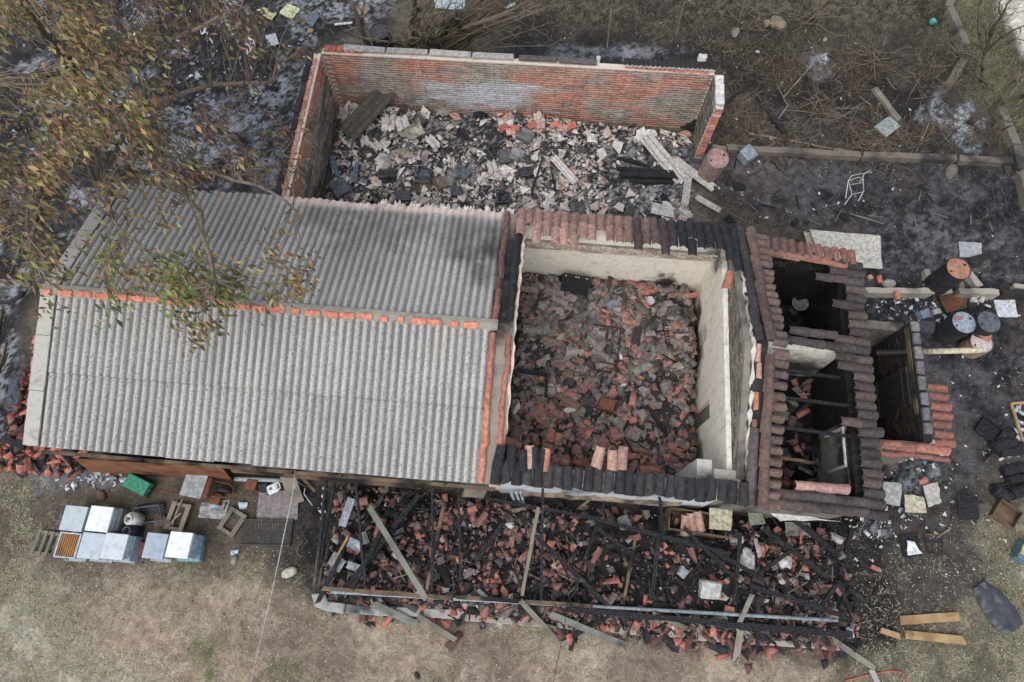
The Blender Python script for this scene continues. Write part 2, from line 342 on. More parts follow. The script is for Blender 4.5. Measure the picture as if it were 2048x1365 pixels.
def ground_colour(u, v, hgt=None):
    X, Y = proj(u, v, 0 if hgt is None else hgt)
    X = np.asarray(X); Y = np.asarray(Y)
    n1 = fbm(u, v, 0.8, 5, 101); n2 = fbm(u, v, 3.0, 4, 102, 0.65); n3 = fbm(u, v, 8.0, 3, 103, 0.7)
    n4 = fbm(u, v, 16., 2, 104, .7)
    def C(*c): return np.array(lin(*c))
    col = np.empty(X.shape + (3,)); col[:] = C(104, 96, 86)
    def lay(m, c, k=1.0, nz=None):
        k = np.asarray(k)
        nonlocal col
        m = np.clip(np.clip(m, 0, 1) * k, 0, 1)
        if nz is not None: m = np.clip(m * ss(nz[0], nz[1], n2 * .3 + n3 * .3 + n4 * .4), 0, 1)
        col = col * (1 - m[..., None]) + np.array(c) * m[..., None]
    straw = polymask(X, Y, [(-900, 930), (90, 960), (130, 1140), (560, 1130), (640, 1200), (1200, 1245), (1700, 1270), (1730, 1120), (1990, 1020), (2900, 1000), (2900, 2500), (-900, 2500)], 55, 45, 1)
    lay(straw, C(154, 148, 130))
    lay(straw, C(180, 174, 152), .55 * ss(.5, .64, n1)); lay(straw, C(124, 116, 98), .8 * ss(.52, .38, n1)); lay(straw, C(120, 112, 94), .6, (0.48, 0.66))
    sand = polymask(X, Y, [(150, 1150), (420, 1130), (640, 1190), (1000, 1250), (1680, 1285), (1660, 1420), (1100, 1440), (520, 1400), (160, 1330)], 60, 60, 2)
    lay(sand, C(156, 139, 120), .92); lay(sand, C(172, 158, 140), .5, (0.5, 0.65)); lay(sand, C(120, 108, 96), .6 * ss(.5, .38, fbm(u, v, .6, 4, 107))); lay(sand, C(178, 166, 148), .35 * ss(.56, .66, fbm(u, v, 1.4, 4, 108)))
    lay(polymask(X, Y, [(-400, 925), (600, 940), (640, 1190), (470, 1150), (100, 1130), (-300, 1000)], 40, 45, 3), C(100, 92, 82), .85)
    lay(polymask(X, Y, [(540, 940), (660, 940), (640, 1195), (560, 1150), (520, 1060)], 25, 40, 4), C(66, 64, 64), .9)
    lay(polymask(X, Y, [(140, 935), (60, 930), (60, 1010), (200, 960)], 20, 20, 44), C(120, 120, 122), .8)
    lay(polymask(X, Y, [(1690, 1040), (2060, 1000), (2060, 1420), (1640, 1420), (1660, 1200)], 45, 50, 5), C(112, 106, 90), .85)
    lay(polymask(X, Y, [(1680, 1040), (1960, 990), (1980, 1120), (1880, 1230), (1720, 1270)], 40, 60, 6), C(74, 70, 68), .9)
    # far scrub
    lay(polymask(X, Y, [(820, -900), (3000, -900), (3000, 420), (2040, 330), (1900, 150), (1500, 95), (1000, 70)], 50, 45, 7), C(64, 60, 55), .92)
    lay(polymask(X, Y, [(820, -900), (3000, -900), (3000, 420), (2040, 330), (1900, 150), (1500, 95), (1000, 70)], 50, 45, 7), C(110, 104, 86), .9 * ss(115, 0, Y), (0.45, 0.56))
    lay(polymask(X, Y, [(1000, 60), (1500, 95), (1880, 150), (2030, 330), (1440, 310), (1440, 140), (1040, 110)], 40, 50, 8), C(54, 50, 49), .95); lay(polymask(X, Y, [(1000, 60), (1500, 95), (1880, 150), (2030, 330), (1440, 310), (1440, 140), (1040, 110)], 40, 50, 8), C(46, 44, 45), .8, (0.5, 0.62)); lay(polymask(X, Y, [(900, 0), (1900, 0), (2030, 330), (1440, 310), (1440, 140), (900, 110)], 60, 60, 18), C(50, 48, 48), .8 * ss(.5, .62, fbm(u, v, .55, 4, 109)))
    # burnt yard right
    char = polymask(X, Y, [(1380, 285), (2100, 330), (2900, 380), (2900, 860), (2000, 900), (1920, 1010), (1700, 1040), (1700, 485), (1440, 475)], 60, 60, 9)
    lay(char, C(53, 52, 54)); lay(char, C(92, 92, 96), .6, (0.52, 0.62)); lay(char, C(38, 38, 43), .7, (0.48, 0.36)); lay(char, C(88, 78, 70),   .6 * ss(.5, .68, fbm(u, v, .5, 6, 110, .65))); lay(char, C(112, 112, 114), .4 * ss(.48, .66, fbm(u, v, .8, 7, 111, .72)))
    lay(polymask(X, Y, [(1000, 85), (1440, 95), (1430, 135), (1040, 120)], 25, 30, 10), C(54, 55, 60), .85)
    # under the tree, left
    left = polymask(X, Y, [(-900, -900), (840, -900), (780, 60), (640, 100), (560, 390), (240, 370), (60, 640), (60, 930), (-900, 940)], 30, 30, 11)
    lay(left, C(52, 50, 50)); lay(left, C(98, 98, 100), .6 * ss(.4, .6, fbm(u, v, 1.1, 6, 112, .7)), (0.44, 0.6)); lay(left, C(168, 172, 178), .75 * ss(.5, .62, fbm(u, v, .9, 6, 113, .7)), (0.42, 0.6))
    # room floors and porch: soot and ash, wing floor with painted shade too
    def rect(u0, u1, v0, v1, s=.12): return ss(u0 - s, u0 + s, u) * (1 - ss(u1 - s, u1 + s, u)) * ss(v0 - s, v0 + s, v) * (1 - ss(v1 - s, v1 + s, v))
    r = rect(0.1, 4.4, .3, 5.5); lay(r, C(62, 60, 60)); lay(r, C(112, 106, 102), .6, (0.5, 0.62))
    r = rect(-4.85, 4.3, 5.7, 9.85); lay(r, C(60, 60, 63)); lay(r, C(158, 154, 150), .8, (0.46, 0.58))
    r = polymask(X, Y, [(590, 950), (1760, 1020), (1790, 1300), (1600, 1310), (1000, 1240), (620, 1200)], 26, 40, 28); lay(r, C(44, 43, 44), .95); lay(r, C(80, 72, 68), .5, (0.52, 0.64))
    r = rect(4.8, 8.5, 0.0, 5.3); lay(r, C(30, 29, 30)); lay(r, C(70, 66, 64), .5, (0.54, 0.66))  # wing floor: soot plus the shade of the rooms put into the colour
    # ash patches
    for x, y, rx, ry, k, c in ((420, 280, 130, 110, .9, (168, 172, 180)), (540, 330, 60, 70, .8, (150, 158, 170)), (250, 230, 70, 60, .6, (170, 172, 178)), (500, 210, 70, 50, .5, (150, 152, 160)),
                            (1905, 245, 65, 62, 1.1, (160, 172, 182)), (1918, 250, 34, 38, 1.1, (214, 220, 224)), (1640, 125, 32, 36, .9, (150, 154, 166)), (1645, 120, 12, 14, .9, (205, 208, 214)),
                            (1270, 105, 60, 28, .7, (150, 150, 156)), (1200, 105, 150, 18, .5, (140, 142, 148)), (1880, 500, 150, 70, .55, (128, 127, 130)), (1330, 400, 90, 60, .95, (152, 152, 156)), (1260, 345, 40, 50, .8, (140, 142, 148)), (1400, 310, 50, 40, .6, (120, 132, 150)),
                            (1560, 330, 120, 20, .4, (130, 126, 126)), (1600, 250, 130, 50, .45, (108, 100, 98)), (1860, 950, 60, 50, .35, (112, 106, 100)), (1870, 850, 40, 120, .45, (104, 95, 88)), (1820, 960, 60, 60, .7, (150, 160, 168)), (1760, 1060, 40, 25, .7, (150, 155, 162)), (2010, 905, 25, 20, .9, (176, 182, 190)),
                            (200, 960, 50, 22, .8, (140, 142, 146)), (1010, 1238, 60, 18, .7, (206, 204, 200)), (1040, 450, 10, 10, .1, (80, 80, 80)), (1855, 430, 60, 40, .35, (120, 120, 124)), (920, 410, 420, 20, .3, (176, 170, 164)), (1770, 345, 120, 60, .3, (80, 80, 84)), (560, 1040, 50, 60, .5, (66, 72, 82))):
        d = np.hypot((X - x) / rx, (Y - y) / ry) + (fbm(X, Y, 1 / 34., 4, 200 + int(x), .7) - .5) * 2.0
        lay((1 - ss(.35, 1.05, d)) * (.12 + .88 * ss(.42, .56, n3 * .4 + n2 * .25 + n4 * .35)), C(*c), k)
    # green and road
    lay(polymask(X, Y, [(1880, -900), (1985, -400), (1985, 0), (2030, 120), (2100, 230), (2600, 500), (2500, 620), (2030, 330), (1960, 230), (1880, 60)], 35, 35, 12), C(92, 94, 66), .8)
    lay(polymask(X, Y, [(1880, -900), (1985, -400), (1985, 0), (2030, 120), (2100, 230), (2600, 500), (2500, 620), (2030, 330), (1960, 230), (1880, 60)], 35, 35, 12), C(138, 136, 108), .5, (0.5, 0.6))
    for x, y, rx, ry in ((410, 1300, 50, 40), (385, 1140, 40, 30), (560, 1345, 60, 30), (420, 1330, 40, 40), (160, 1335, 18, 10), (2040, 190, 40, 30), (390, 1290, 20, 40)):
        d = np.hypot((X - x) / rx, (Y - y) / ry) + (fbm(X, Y, 1 / 22., 4, 300 + int(x)) - .5) * 1.3
        lay((1 - ss(.3, 1.0, d)) * ss(.38, .6, n3 * .5 + n2 * .5), C(98, 108, 70), .7)
    lay(polymask(X, Y, [(1990, -900), (3200, -900), (3200, 700), (2500, 470), (2110, 175), (2050, 110), (1995, 10)], 10, 14, 13), C(212, 204, 192), 1.0)
    far = ss(14, 40, np.hypot(u, v - 5)); lay(far, C(120, 116, 92), 1.0)
    col *= (0.8 + 0.4 * n3)[..., None] * (0.85 + .3 * n1)[..., None]
    return np.clip(col, 0.004, 0.8)
xs = np.concatenate([[-400, -150, -70, -40, -28, -22], np.arange(-19, 19.001, 0.05), [22, 28, 40, 70, 150, 400]])
ys = np.concatenate([[-400, -150, -70, -40, -20, -11, -8], np.arange(-6.6, 16.5, 0.05), [18, 22, 28, 40, 70, 150, 400]])
GX, GY = np.meshgrid(xs, ys); GZ = hf(GX, GY); GC = ground_colour(GX, GY)
nx, ny = len(xs), len(ys)
idx = np.arange(nx * ny).reshape(ny, nx); a, b, c, d = idx[:-1, :-1].ravel(), idx[:-1, 1:].ravel(), idx[1:, 1:].ravel(), idx[1:, :-1].ravel()
T = np.r_[np.c_[a, b, c], np.c_[a, c, d]]
me = tri_mesh('ground', np.c_[GX.ravel(), GY.ravel(), GZ.ravel()], T, M_GROUND, GC.reshape(-1, 3))
me.polygons.foreach_set('use_smooth', [True] * len(me.polygons))
tag(link('ground', me), 'burnt and dry ground around the ruined house', None, None, 'structure')

# ------------------------------------------------------------------ the house
EAVE, RIDGE, VR = 2.3, 3.17, 2.8
def roofz(v): return RIDGE - (RIDGE - EAVE) * abs(v - VR) / 2.85
house = thing('ruined_house', 'fire gutted farmhouse with grey corrugated roof left and roofless tiled rooms right', 'house', (0, 0, 0))
def wall(name, x0, x1, y0, y1, z0, z1, mat, parent=house, label=None, cut=0.10, seg=0.16, topn=0.05):
    """wall with a worn, uneven top and slightly uneven faces"""
    lx, ly = x1 - x0, y1 - y0; alongx = lx > ly; L = lx if alongx else ly
    n = max(2, int(L / cut)); g = Geo(); vs = []; fs = []; rows = 5
    tz = z1 if callable(z1) else (lambda t: z1)
    per = 2 * (rows) ; 
    for i in range(n + 1):
        t = i / n; q = (x0 + lx * t) if alongx else (y0 + ly * t); top = tz(q) + random.uniform(-topn, topn * .3)
        for side in (0, 1):
            for r in range(rows):
                z = z0 + (top - z0) * r / (rows - 1)
                if alongx: vs.append((q, (y0, y1)[side] + random.uniform(-.006, .006), z))
                else: vs.append(((x0, x1)[side] + random.uniform(-.006, .006), q, z))
    for i in range(n):
        o, p = i * per, (i + 1) * per
        for r in range(rows - 1):
            fs.append((o + r, p + r, p + r + 1, o + r + 1)); fs.append((o + rows + r, o + rows + r + 1, p + rows + r + 1, p + rows + r))
        fs.append((o + rows - 1, p + rows - 1, p + 2 * rows - 1, o + 2 * rows - 1))
    for e in (0, n):
        o = e * per; fs.append(tuple([o + r for r in range(rows)] + [o + rows + r for r in range(rows)][::-1]))
    return part(name, g.add(vs, fs), mat, parent, label=label)

# corrugated sheets
def corr_sheet(u0, u1, v_lo, v_hi, lift, rag_lo=0.0, rag_hi=0.0):
    """sheet between slope stations v_lo (lower edge) and v_hi, following the roof plane"""
    g = Geo(); n = int(round((u1 - u0) / PITCH * 8)); vs = []; fs = []; rows = 5
    dl = random.uniform(-.012, .012)
    for k in range(rows):
        for i in range(n + 1):
            u = u0 + (u1 - u0) * i / n; t = k / (rows - 1)
            j = 0
            if k == 0: j = rag_lo * (fbm(u, v_lo, 4, 3, 5) - .5) * 2
            v = v_lo + dl + j + (v_hi - v_lo) * t
            z = roofz(v) + lift - 0.012 * t + 0.026 * math.sin(2 * math.pi * u / PITCH) + 0.02 * (float(vnoise(u * .8 + 5, v * 1.1, 9)) - .5)
            vs.append((u, v, z))
    m = (n + 1) * rows
    vs += [(x, y, z - 0.008) for x, y, z in vs]
    for k in range(rows - 1):
        for i in range(n):
            q = k * (n + 1) + i; f = (q, q + 1, q + n + 2, q + n + 1)
            if v_hi < v_lo: f = f[::-1]
            fs.append(f); fs.append(tuple(x + m for x in f[::-1]))
    for i in range(n):
        for k in (0, rows - 1):
            q = k * (n + 1) + i; fs.append((q, q + 1, q + 1 + m, q + m))
    for k in range(rows - 1):
        for i in (0, n):
            q = k * (n + 1) + i; fs.append((q, q + n + 1, q + n + 1 + m, q + m))
    g.add(vs, fs); return g
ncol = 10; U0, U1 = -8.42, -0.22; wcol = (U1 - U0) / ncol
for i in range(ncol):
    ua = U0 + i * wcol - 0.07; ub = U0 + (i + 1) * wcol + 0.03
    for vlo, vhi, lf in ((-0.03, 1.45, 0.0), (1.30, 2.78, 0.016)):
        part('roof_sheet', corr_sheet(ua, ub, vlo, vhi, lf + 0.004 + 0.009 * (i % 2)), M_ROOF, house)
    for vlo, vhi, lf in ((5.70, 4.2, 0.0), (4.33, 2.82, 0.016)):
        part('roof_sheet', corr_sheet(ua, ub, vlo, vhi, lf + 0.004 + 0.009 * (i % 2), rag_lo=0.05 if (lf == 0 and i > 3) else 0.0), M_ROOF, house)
g = Geo()
for row in (.18, 1.22, 1.62, 2.55, 3.05, 4.05, 4.6, 5.5):
    for i in range(11):
        u = -8.42 + PITCH * (5 * i + .25) + .01; z = roofz(row) + .026 + .028; g.tube([(u, row, z - .02), (u, row, z + .008)], .012, 6)
o = part('roof_bolts', g, M_CONC, house, kind='stuff')
# pale broken sheet ends along the burnt rear eave
for k in range(9):
    u = -2.9 + k * .33 + random.uniform(-.05, .05); g = Geo(); w = random.uniform(.16, .3)
    n = 8; vs = []
    for r in range(2):
        for i in range(n + 1):
            uu = u + w * i / n; rag = random.uniform(-.09, .05) if r == 1 else 0
            vs.append((uu, 5.55 + .28 * r + rag, 2.28 - .05 * r + .025 * math.sin(2 * math.pi * uu / PITCH)))
    m = len(vs); vs += [(x, y, z - .01) for x, y, z in vs]
    fs = [(i, i + 1, n + 2 + i, n + 1 + i) for i in range(n)] + [(m + i, m + n + 1 + i, m + n + 2 + i, m + i + 1) for i in range(n)] + [(n + 1 + i, n + 2 + i, m + n + 2 + i, m + n + 1 + i) for i in range(n)]
    part('sheet_end', g.add(vs, fs), M_CLEAN, house, color=jit(lin(226, 212, 200)))
# flat cement verge on the left end
for (va, vb) in ((-.03, .95), (.95, 1.95), (1.95, 2.72), (2.9, 4.3), (4.3, 5.7)):
    g = Geo(); n = 6; vs = []
    for i in range(n + 1):
        v = va + .006 + (vb - va - .012) * i / n; z = roofz(v) + .045
        for du, dz in ((-8.72, -.16), (-8.72, 0), (-8.44, 0.0), (-8.44, -.03)): vs.append((du + random.uniform(-.008, .008), v, z + dz))
    fs = [(i * 4 + j, i * 4 + 4 + j, i * 4 + 5 + j, i * 4 + 1 + j) for i in range(n) for j in range(3)] + [(0, 1, 2, 3), tuple(n * 4 + j for j in (3, 2, 1, 0))]
    part('verge_slab', g.add(vs, fs), M_SLAB, house, smooth=False)
# ridge: mortar bed and exposed bricks
g = Geo(); vs = []; fs = []; n = 90
for i in range(n + 1):
    u = -8.72 + (8.72 - .05) * i / n
    wv = [.125 + .03 * math.sin(2 * math.pi * u / PITCH) + random.uniform(-.015, .015) for _ in range(2)]
    for q, (dv, dz) in enumerate(((-wv[0], -.035), (-.085, .055), (0, .08), (.085, .055), (wv[1], -.035))): vs.append((u, VR + dv, RIDGE + dz + random.uniform(-.008, .008)))
for i in range(n):
    for j in range(4): fs.append((i * 5 + j, i * 5 + 5 + j, i * 5 + 6 + j, i * 5 + 1 + j))
fs += [(0, 1, 2, 3, 4), tuple(n * 5 + j for j in (4, 3, 2, 1, 0))]
part('ridge_mortar', g.add(vs, fs), M_MORTAR, house, label='cracked grey mortar ridge')
def rough_box(lx, ly, lz, k=.008, bev=.008):
    bm = bmesh.new(); bmesh.ops.create_cube(bm, size=1)
    for v in bm.verts: v.co = Vector((v.co.x * lx, v.co.y * ly, v.co.z * lz)) + Vector([random.uniform(-k, k) for _ in range(3)])
    if bev: bmesh.ops.bevel(bm, geom=bm.edges[:], offset=bev, segments=1, affect='EDGES')
    me = bpy.data.meshes.new('block'); bm.to_mesh(me); bm.free(); return me
def with_mat(me, m): me.materials.clear(); me.materials.append(m); return me
ridge_bricks = [with_mat(rough_box(.24, .115, .06, .010, .014), M_CLEAN) for _ in range(4)]
px0 = 105
for k in range(25):
    px = 98 + k * 35.2
    if k in (9,): continue
    py = 578 + (px - 98) * .0795
    u, v = P(px + random.uniform(-2, 2), py, RIDGE + .07)
    sx = random.choice((1, 1, 1, .95, .55)) if k != 20 else .4
    o = part('brick', ridge_bricks[k % 4], None, house, color=jit(lin(214, 118, 78), .08), loc=(u, VR - .075 + random.uniform(-.01, .01), RIDGE + .068), rot=(math.radians(24), 0, random.uniform(-.03, .03)))
    o.scale = (sx * 1.15, 1, 1)

# walls of the covered block and the roofless room
def gab(q): return roofz(q) - .09
wall('front_wall', -8.5, 0.0, .22, .42, -.1, 2.18, M_SOOTY)
wall('rear_wall', -8.5, 0.0, 5.28, 5.48, -.1, 2.18, M_SOOTY)
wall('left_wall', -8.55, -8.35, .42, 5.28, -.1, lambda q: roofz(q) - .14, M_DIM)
wall('gable_wall', -.05, .17, .2, 5.5, -.1, gab, M_PLASTER, label='plastered gable wall under the tile verge')
wall('rear_wall', .17, 4.40, 5.30, 5.52, -.1, 2.16, M_PLASTER, label='cream plastered rear wall of roofless room')
wall('ring_beam', .17, 4.35, 5.245, 5.30, 1.66, 1.98, M_WALLTOP, topn=.012)
wall('front_wall', .17, 4.40, .16, .40, -.1, 2.24, make_plaster('ashy_plaster', lin(206, 210, 214), .7, .56), label='front wall with ash whitened top')
# right gable wall with doorway, split round the opening
dv0, dv1 = 1.9, 2.3
IT = lambda q: 2.27
wall('gable_wall', 4.40, 4.50, 2.3, 5.3, -.1, IT, M_PLASTER, topn=.02)
wall('gable_wall', 4.40, 4.50, .4, 1.9, -.1, IT, M_PLASTER, topn=.02)
wall('gable_wall', 4.402, 4.498, 1.903, 2.297, 1.15, IT, M_PLASTER, topn=.02)
wall('gable_masonry', 4.515, 4.655, .2, 5.5, -.1, gab, M_WALLTOP, topn=.02)
# rough masonry top and burnt verge bedding of the right gable
def slope_strip(name, u0, u1, va, vb, dz, mat, n=40, th=.10, jitz=.02, jitu=.025):
    g = Geo(); vs = []; fs = []
    for i in range(n + 1):
        v = va + (vb - va) * i / n; z = roofz(v) + dz
        ja, jb = random.uniform(-jitu, jitu), random.uniform(-jitu, jitu)
        for uu, zz in ((u0 + ja, z - th), (u0 + ja, z + random.uniform(-jitz, jitz)), (u1 + jb, z + random.uniform(-jitz, jitz)), (u1 + jb, z - th)): vs.append((uu, v, zz))
    for i in range(n):
        for j in range(3): fs.append((i * 4 + j, i * 4 + 4 + j, i * 4 + 5 + j, i * 4 + 1 + j))
    fs += [(0, 1, 2, 3), tuple(n * 4 + j for j in (3, 2, 1, 0))]
    return part(name, g.add(vs, fs), mat, house)
SL0 = math.atan((RIDGE - EAVE) / 2.85); BANDB = [with_mat(rough_box(.205, .022, .06, .003, .004), M_CLEAN) for _ in range(5)]
slope_strip('wall_top', 4.52, 4.66, .45, 5.3, -.035, M_WALLTOP, jitu=.004, jitz=.008)
for r_i in range(11):
    z_ = 2.33 + r_i * .075; i = 0
    while True:
        v_ = .42 + i * .218 + .1 * (r_i % 2); i += 1
        if v_ > 5.2: break
        if roofz(v_) - .16 < z_: continue
        part('brick', BANDB[(i + r_i) % 5], None, house, color=jit(mixc(lin(150, 140, 126), lin(96, 88, 80), random.random()), .1), loc=(4.512, v_, z_), rot=(0, 0, math.pi / 2))
for r_i in range(4):
    for i in range(19):
        me_ = BANDB[(i + r_i) % 5]; part('brick', me_, None, house, color=jit(mixc(lin(206, 192, 172), lin(172, 146, 124), random.random()), .08), loc=(.3 + i * .218 + .1 * (r_i % 2), 5.243, 1.70 + r_i * .075), rot=(0, 0, 0))
slope_strip('plaster_edge', 4.655, 4.72, .5, 4.9, .0, make_plaster('flaked_plaster', lin(214, 210, 204), .9, .52), th=.16, jitz=.03)
slope_strip('verge_bed', 4.66, 4.95, .02, 5.68, -.02, M_BLACKISH := make_plaster('charred_bedding', lin(60, 58, 58), .9, .45))
slope_strip('verge_bed', -.22, .24, .0, 5.68, -.005, M_VERGE)

# roof tiles: barrel and pan
def tile_geo(L=.42, taper=.80, th=.013):
    prof = [(-.112, .004), (-.098, .0), (-.078, .034), (-.045, .062), (0, .074), (.045, .062), (.078, .034), (.098, .0)]
    g = Geo(); vs = []; fs = []; n = len(prof)
    for x, k in ((0, taper), (L, 1.0)):
        for (y, z) in prof: vs.append((x, y * k, z * k + .012))
        for (y, z) in prof: vs.append((x, y * k * .9, z * k * .86 - th + .012))
    m = 2 * n
    for i in range(n - 1):
        fs.append((i, m + i, m + i + 1, i + 1)); fs.append((n + i, n + i + 1, m + n + i + 1, m + n + i))
        fs.append((i, i + 1, n + i + 1, n + i)); fs.append((m + i, m + n + i, m + n + i + 1, m + i + 1))
    fs.append((0, n, m + n, m)); fs.append((n - 1, m + n - 1, m + 2 * n - 1, 2 * n - 1))
    return g.add(vs, fs)
def smooth_edges(me, ang=40):
    me.polygons.foreach_set('use_smooth', [True] * len(me.polygons)); me.set_sharp_from_angle(angle=math.radians(ang)); return me
TILE = smooth_edges(tile_geo().mesh('roof_tile', M_TILE))
def tile_variant(seed):
    rr = random.Random(seed); bm = bmesh.new(); bm.from_mesh(TILE)
    if rr.random() < .75:      # chipped lower corner or end
        x = rr.uniform(.36, .41); nrm = Vector((1, rr.uniform(-.7, .7), 0)).normalized()
        r = bmesh.ops.bisect_plane(bm, geom=bm.verts[:] + bm.edges[:] + bm.faces[:], plane_co=(x, 0, 0), plane_no=nrm, clear_outer=True)
        try: bmesh.ops.edgeloop_fill(bm, edges=[e for e in r['geom_cut'] if isinstance(e, bmesh.types.BMEdge)])
        except Exception: pass
    for v in bm.verts: v.co += Vector((rr.uniform(-.004, .004), rr.uniform(-.002, .002), rr.uniform(-.002, .002)))
    me = bpy.data.meshes.new('roof_tile'); bm.to_mesh(me); bm.free(); me.materials.clear(); me.materials.append(M_TILE); return smooth_edges(me, 38)
TILEV = [TILE] + [tile_variant(k) for k in range(7)]
def lay_tile(u, v, z, yaw, pitch, col, parent=house, roll=0.0, sc=(1, 1, 1), name='roof_tile'):
    R = Matrix.Rotation(yaw, 3, 'Z') @ Matrix.Rotation(pitch, 3, 'Y') @ Matrix.Rotation(roll, 3, 'X')
    o = part(name, random.choice(TILEV), None, parent, color=jit(col, .07), loc=(u + random.uniform(-.012, .012), v + random.uniform(-.012, .012), z + random.uniform(-.004, .008)), rot=R @ Matrix.Rotation(random.gauss(0, .02), 3, 'Z') @ Matrix.Rotation(random.gauss(0, .03), 3, 'X')); o.scale = sc; return o
ORANGE, ROSE, GREYB, SOOT, PLUM, PINK = lin(184, 104, 72), lin(132, 99, 86), lin(106, 95, 89), lin(50, 50, 53), lin(94, 83, 79), lin(186, 138, 120)
SL = math.atan((RIDGE - EAVE) / 2.85); D90 = math.pi / 2
def r_(a): return random.uniform(-a, a)
# rear eave of the roofless room (tiles fall to the rear)
for k in range(24):
    u = .17 + k * .186; t = k / 23
    c = mixc(PINK, SOOT, min(1, max(0, (t - .25) * 2.2 + r_(.25))))
    v0 = 5.36; lay_tile(u, v0, roofz(v0) + .06, D90 + r_(.03), SL, mixc(c, SOOT, .35 if t < .4 else .1))
    if random.random() < (.86 if t < .75 else .95):
        v1 = 5.04; lay_tile(u, v1, roofz(v1) + .085, D90 + r_(.06), SL, jit(mixc(c, (ROSE if t < .55 else SOOT), .25)))
    if random.random() < (.28 if t < .6 else .45):
        v2 = 4.82 + r_(.06); lay_tile(u, v2, roofz(v2) + .075, D90 + r_(.15), SL * .9, jit(c))
# front eave of the roofless room
for k in range(25):
    u = .16 + k * .186
    if 3.55 < u < 4.05: c = SOOT
    else: c = mixc(SOOT, PLUM, random.uniform(0, .45))
    v0 = .41; lay_tile(u, v0, roofz(v0) + .055, -D90 + r_(.025), SL, jit(c, .1))
for k in range(5): lay_tile(.2 + k * .2, .66 + r_(.03), roofz(.66) + .09, -D90 + r_(.12), SL, jit(SOOT))
for k, (u, v) in enumerate(((2.02, .78), (2.22, .76), (2.42, .84), (1.02, .70), (.72, .72))): lay_tile(u, v, roofz(v) + .08, -D90 + r_(.15), SL, jit((PINK, PINK, PINK, ORANGE, PINK)[k]))
# right gable: capping chain, inner black chain, scalloped drip tiles
def chain(u, vs_, colf, sc=(1, 1, 1), dz=.03, rear=True):
    for v in vs_:
        if v < VR: lay_tile(u + r_(.012), v + .4, roofz(v + .4) + dz, -D90 + r_(.03), SL, colf(v), sc=sc)
        else: lay_tile(u + r_(.012), v, roofz(v) + dz, D90 + r_(.03), SL, colf(v), sc=sc)
fr = [-.02 + .325 * i for i in range(8)]; re_ = [2.88 + .33 * i for i in range(8)] + [5.32]
chain(4.98, fr + re_, lambda v: jit(mixc(ROSE, SOOT, .15 + .5 * (1 - abs(v - 2.6) / 3.2) + r_(.1))), dz=.07, sc=(1, 1.05, 1.2))
chain(4.79, [v for v in fr if v < 1.0], lambda v: jit(PLUM), dz=.02)
chain(4.79, [v for v in re_], lambda v: jit(mixc(SOOT, PLUM, .3)), dz=.03)
chain(4.60, [v for v in re_ if v > 4.2], lambda v: jit(SOOT), dz=.03)
chain(4.79, [1.1, 1.6, 2.1, 2.45], lambda v: jit((PINK, ORANGE, ROSE)[int(v * 10) % 3]), dz=-.01, sc=(.8, .55, .8))
for i in range(30):
    v = .04 + i * .19; t = abs(v - VR) / 2.9
    zz = roofz(v) + .03
    lay_tile(5.0, v, zz, r_(.03), .18, jit(mixc(ROSE, PLUM, .3 + .5 * (1 - t) + r_(.15))), sc=(.72, .86, 1))
lay_tile(4.42, 4.5, roofz(4.5) + .04, -D90 - .25, -.1, ORANGE)
# left gable verge: two chains of ridge tiles
def vcol(v): return jit(mixc(ORANGE, (SOOT if v > 2.6 else lin(120, 82, 72)), min(1, max(0, (v - .6) / 2.4)) * .85))
chain(-.12, fr + re_, lambda v: jit(mixc(lin(206, 116, 80), lin(110, 78, 74), min(1, max(0, (v - .9) / 2.6)) * .95)), dz=.02, sc=(1, .62, .8))
chain(.17, fr, vcol, dz=-.005, sc=(1, .6, .8))
chain(.14, re_, lambda v: jit(SOOT), dz=.0, sc=(1, .7, .8))
slope_strip('plaster_edge', .20, .285, .9, 5.3, -.03, make_plaster('pale_edge', lin(226, 206, 194), .6, .6), th=.12)

pv0 = P(1640, 690, 2.05)[1]
# ------------------------------------------------------------------ right wing (lean-to falling to the right)
def wz(u): return 2.30 - .155 * (u - 4.9)
WS = math.atan(.155)
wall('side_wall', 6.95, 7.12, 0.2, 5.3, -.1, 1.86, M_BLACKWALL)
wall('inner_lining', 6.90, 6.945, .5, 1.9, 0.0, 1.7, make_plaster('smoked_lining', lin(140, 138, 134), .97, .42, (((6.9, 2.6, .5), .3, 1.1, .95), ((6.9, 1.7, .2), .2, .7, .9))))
wall('front_wall', 4.62, 6.95, .12, .30, -.1, 1.92, M_SOOTY)
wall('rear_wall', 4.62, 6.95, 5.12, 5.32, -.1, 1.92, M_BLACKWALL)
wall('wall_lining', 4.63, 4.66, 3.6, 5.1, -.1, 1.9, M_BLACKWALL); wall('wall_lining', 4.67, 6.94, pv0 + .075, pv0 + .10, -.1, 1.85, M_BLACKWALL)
pv = P(1640, 690, 2.05)[1]
wall('partition_wall', 4.62, 6.9, pv - .10, pv + .06, -.1, 1.98, M_PLASTER, label='cream plastered partition wall')
def wcol(k=0): return jit(mixc(mixc(PLUM, ROSE, random.uniform(0, .45)), SOOT, random.uniform(.2, .75) + k), .1)
for i in range(28):
    v = .10 + i * .19
    lay_tile(7.0, v, wz(7.0) + .05, r_(.02), WS, wcol())
    if v > 4.7 or random.random() < .12 or abs(v - pv) < .3: lay_tile(6.66, v, wz(6.66) + .062, r_(.03), WS, wcol())
    if 4.7 < v < 5.0: lay_tile(6.33, v, wz(6.33) + .062, r_(.03), WS, wcol())
    if v > 5.2 or v < .3 or abs(v - pv) < .12:
        for u in (5.0, 5.33, 5.66, 5.99, 6.32, 6.66): lay_tile(u, v, wz(u) + .065, r_(.02), WS, jit(mixc(ROSE, ORANGE, (u - 5) * .45)) if v > 5.2 else wcol())
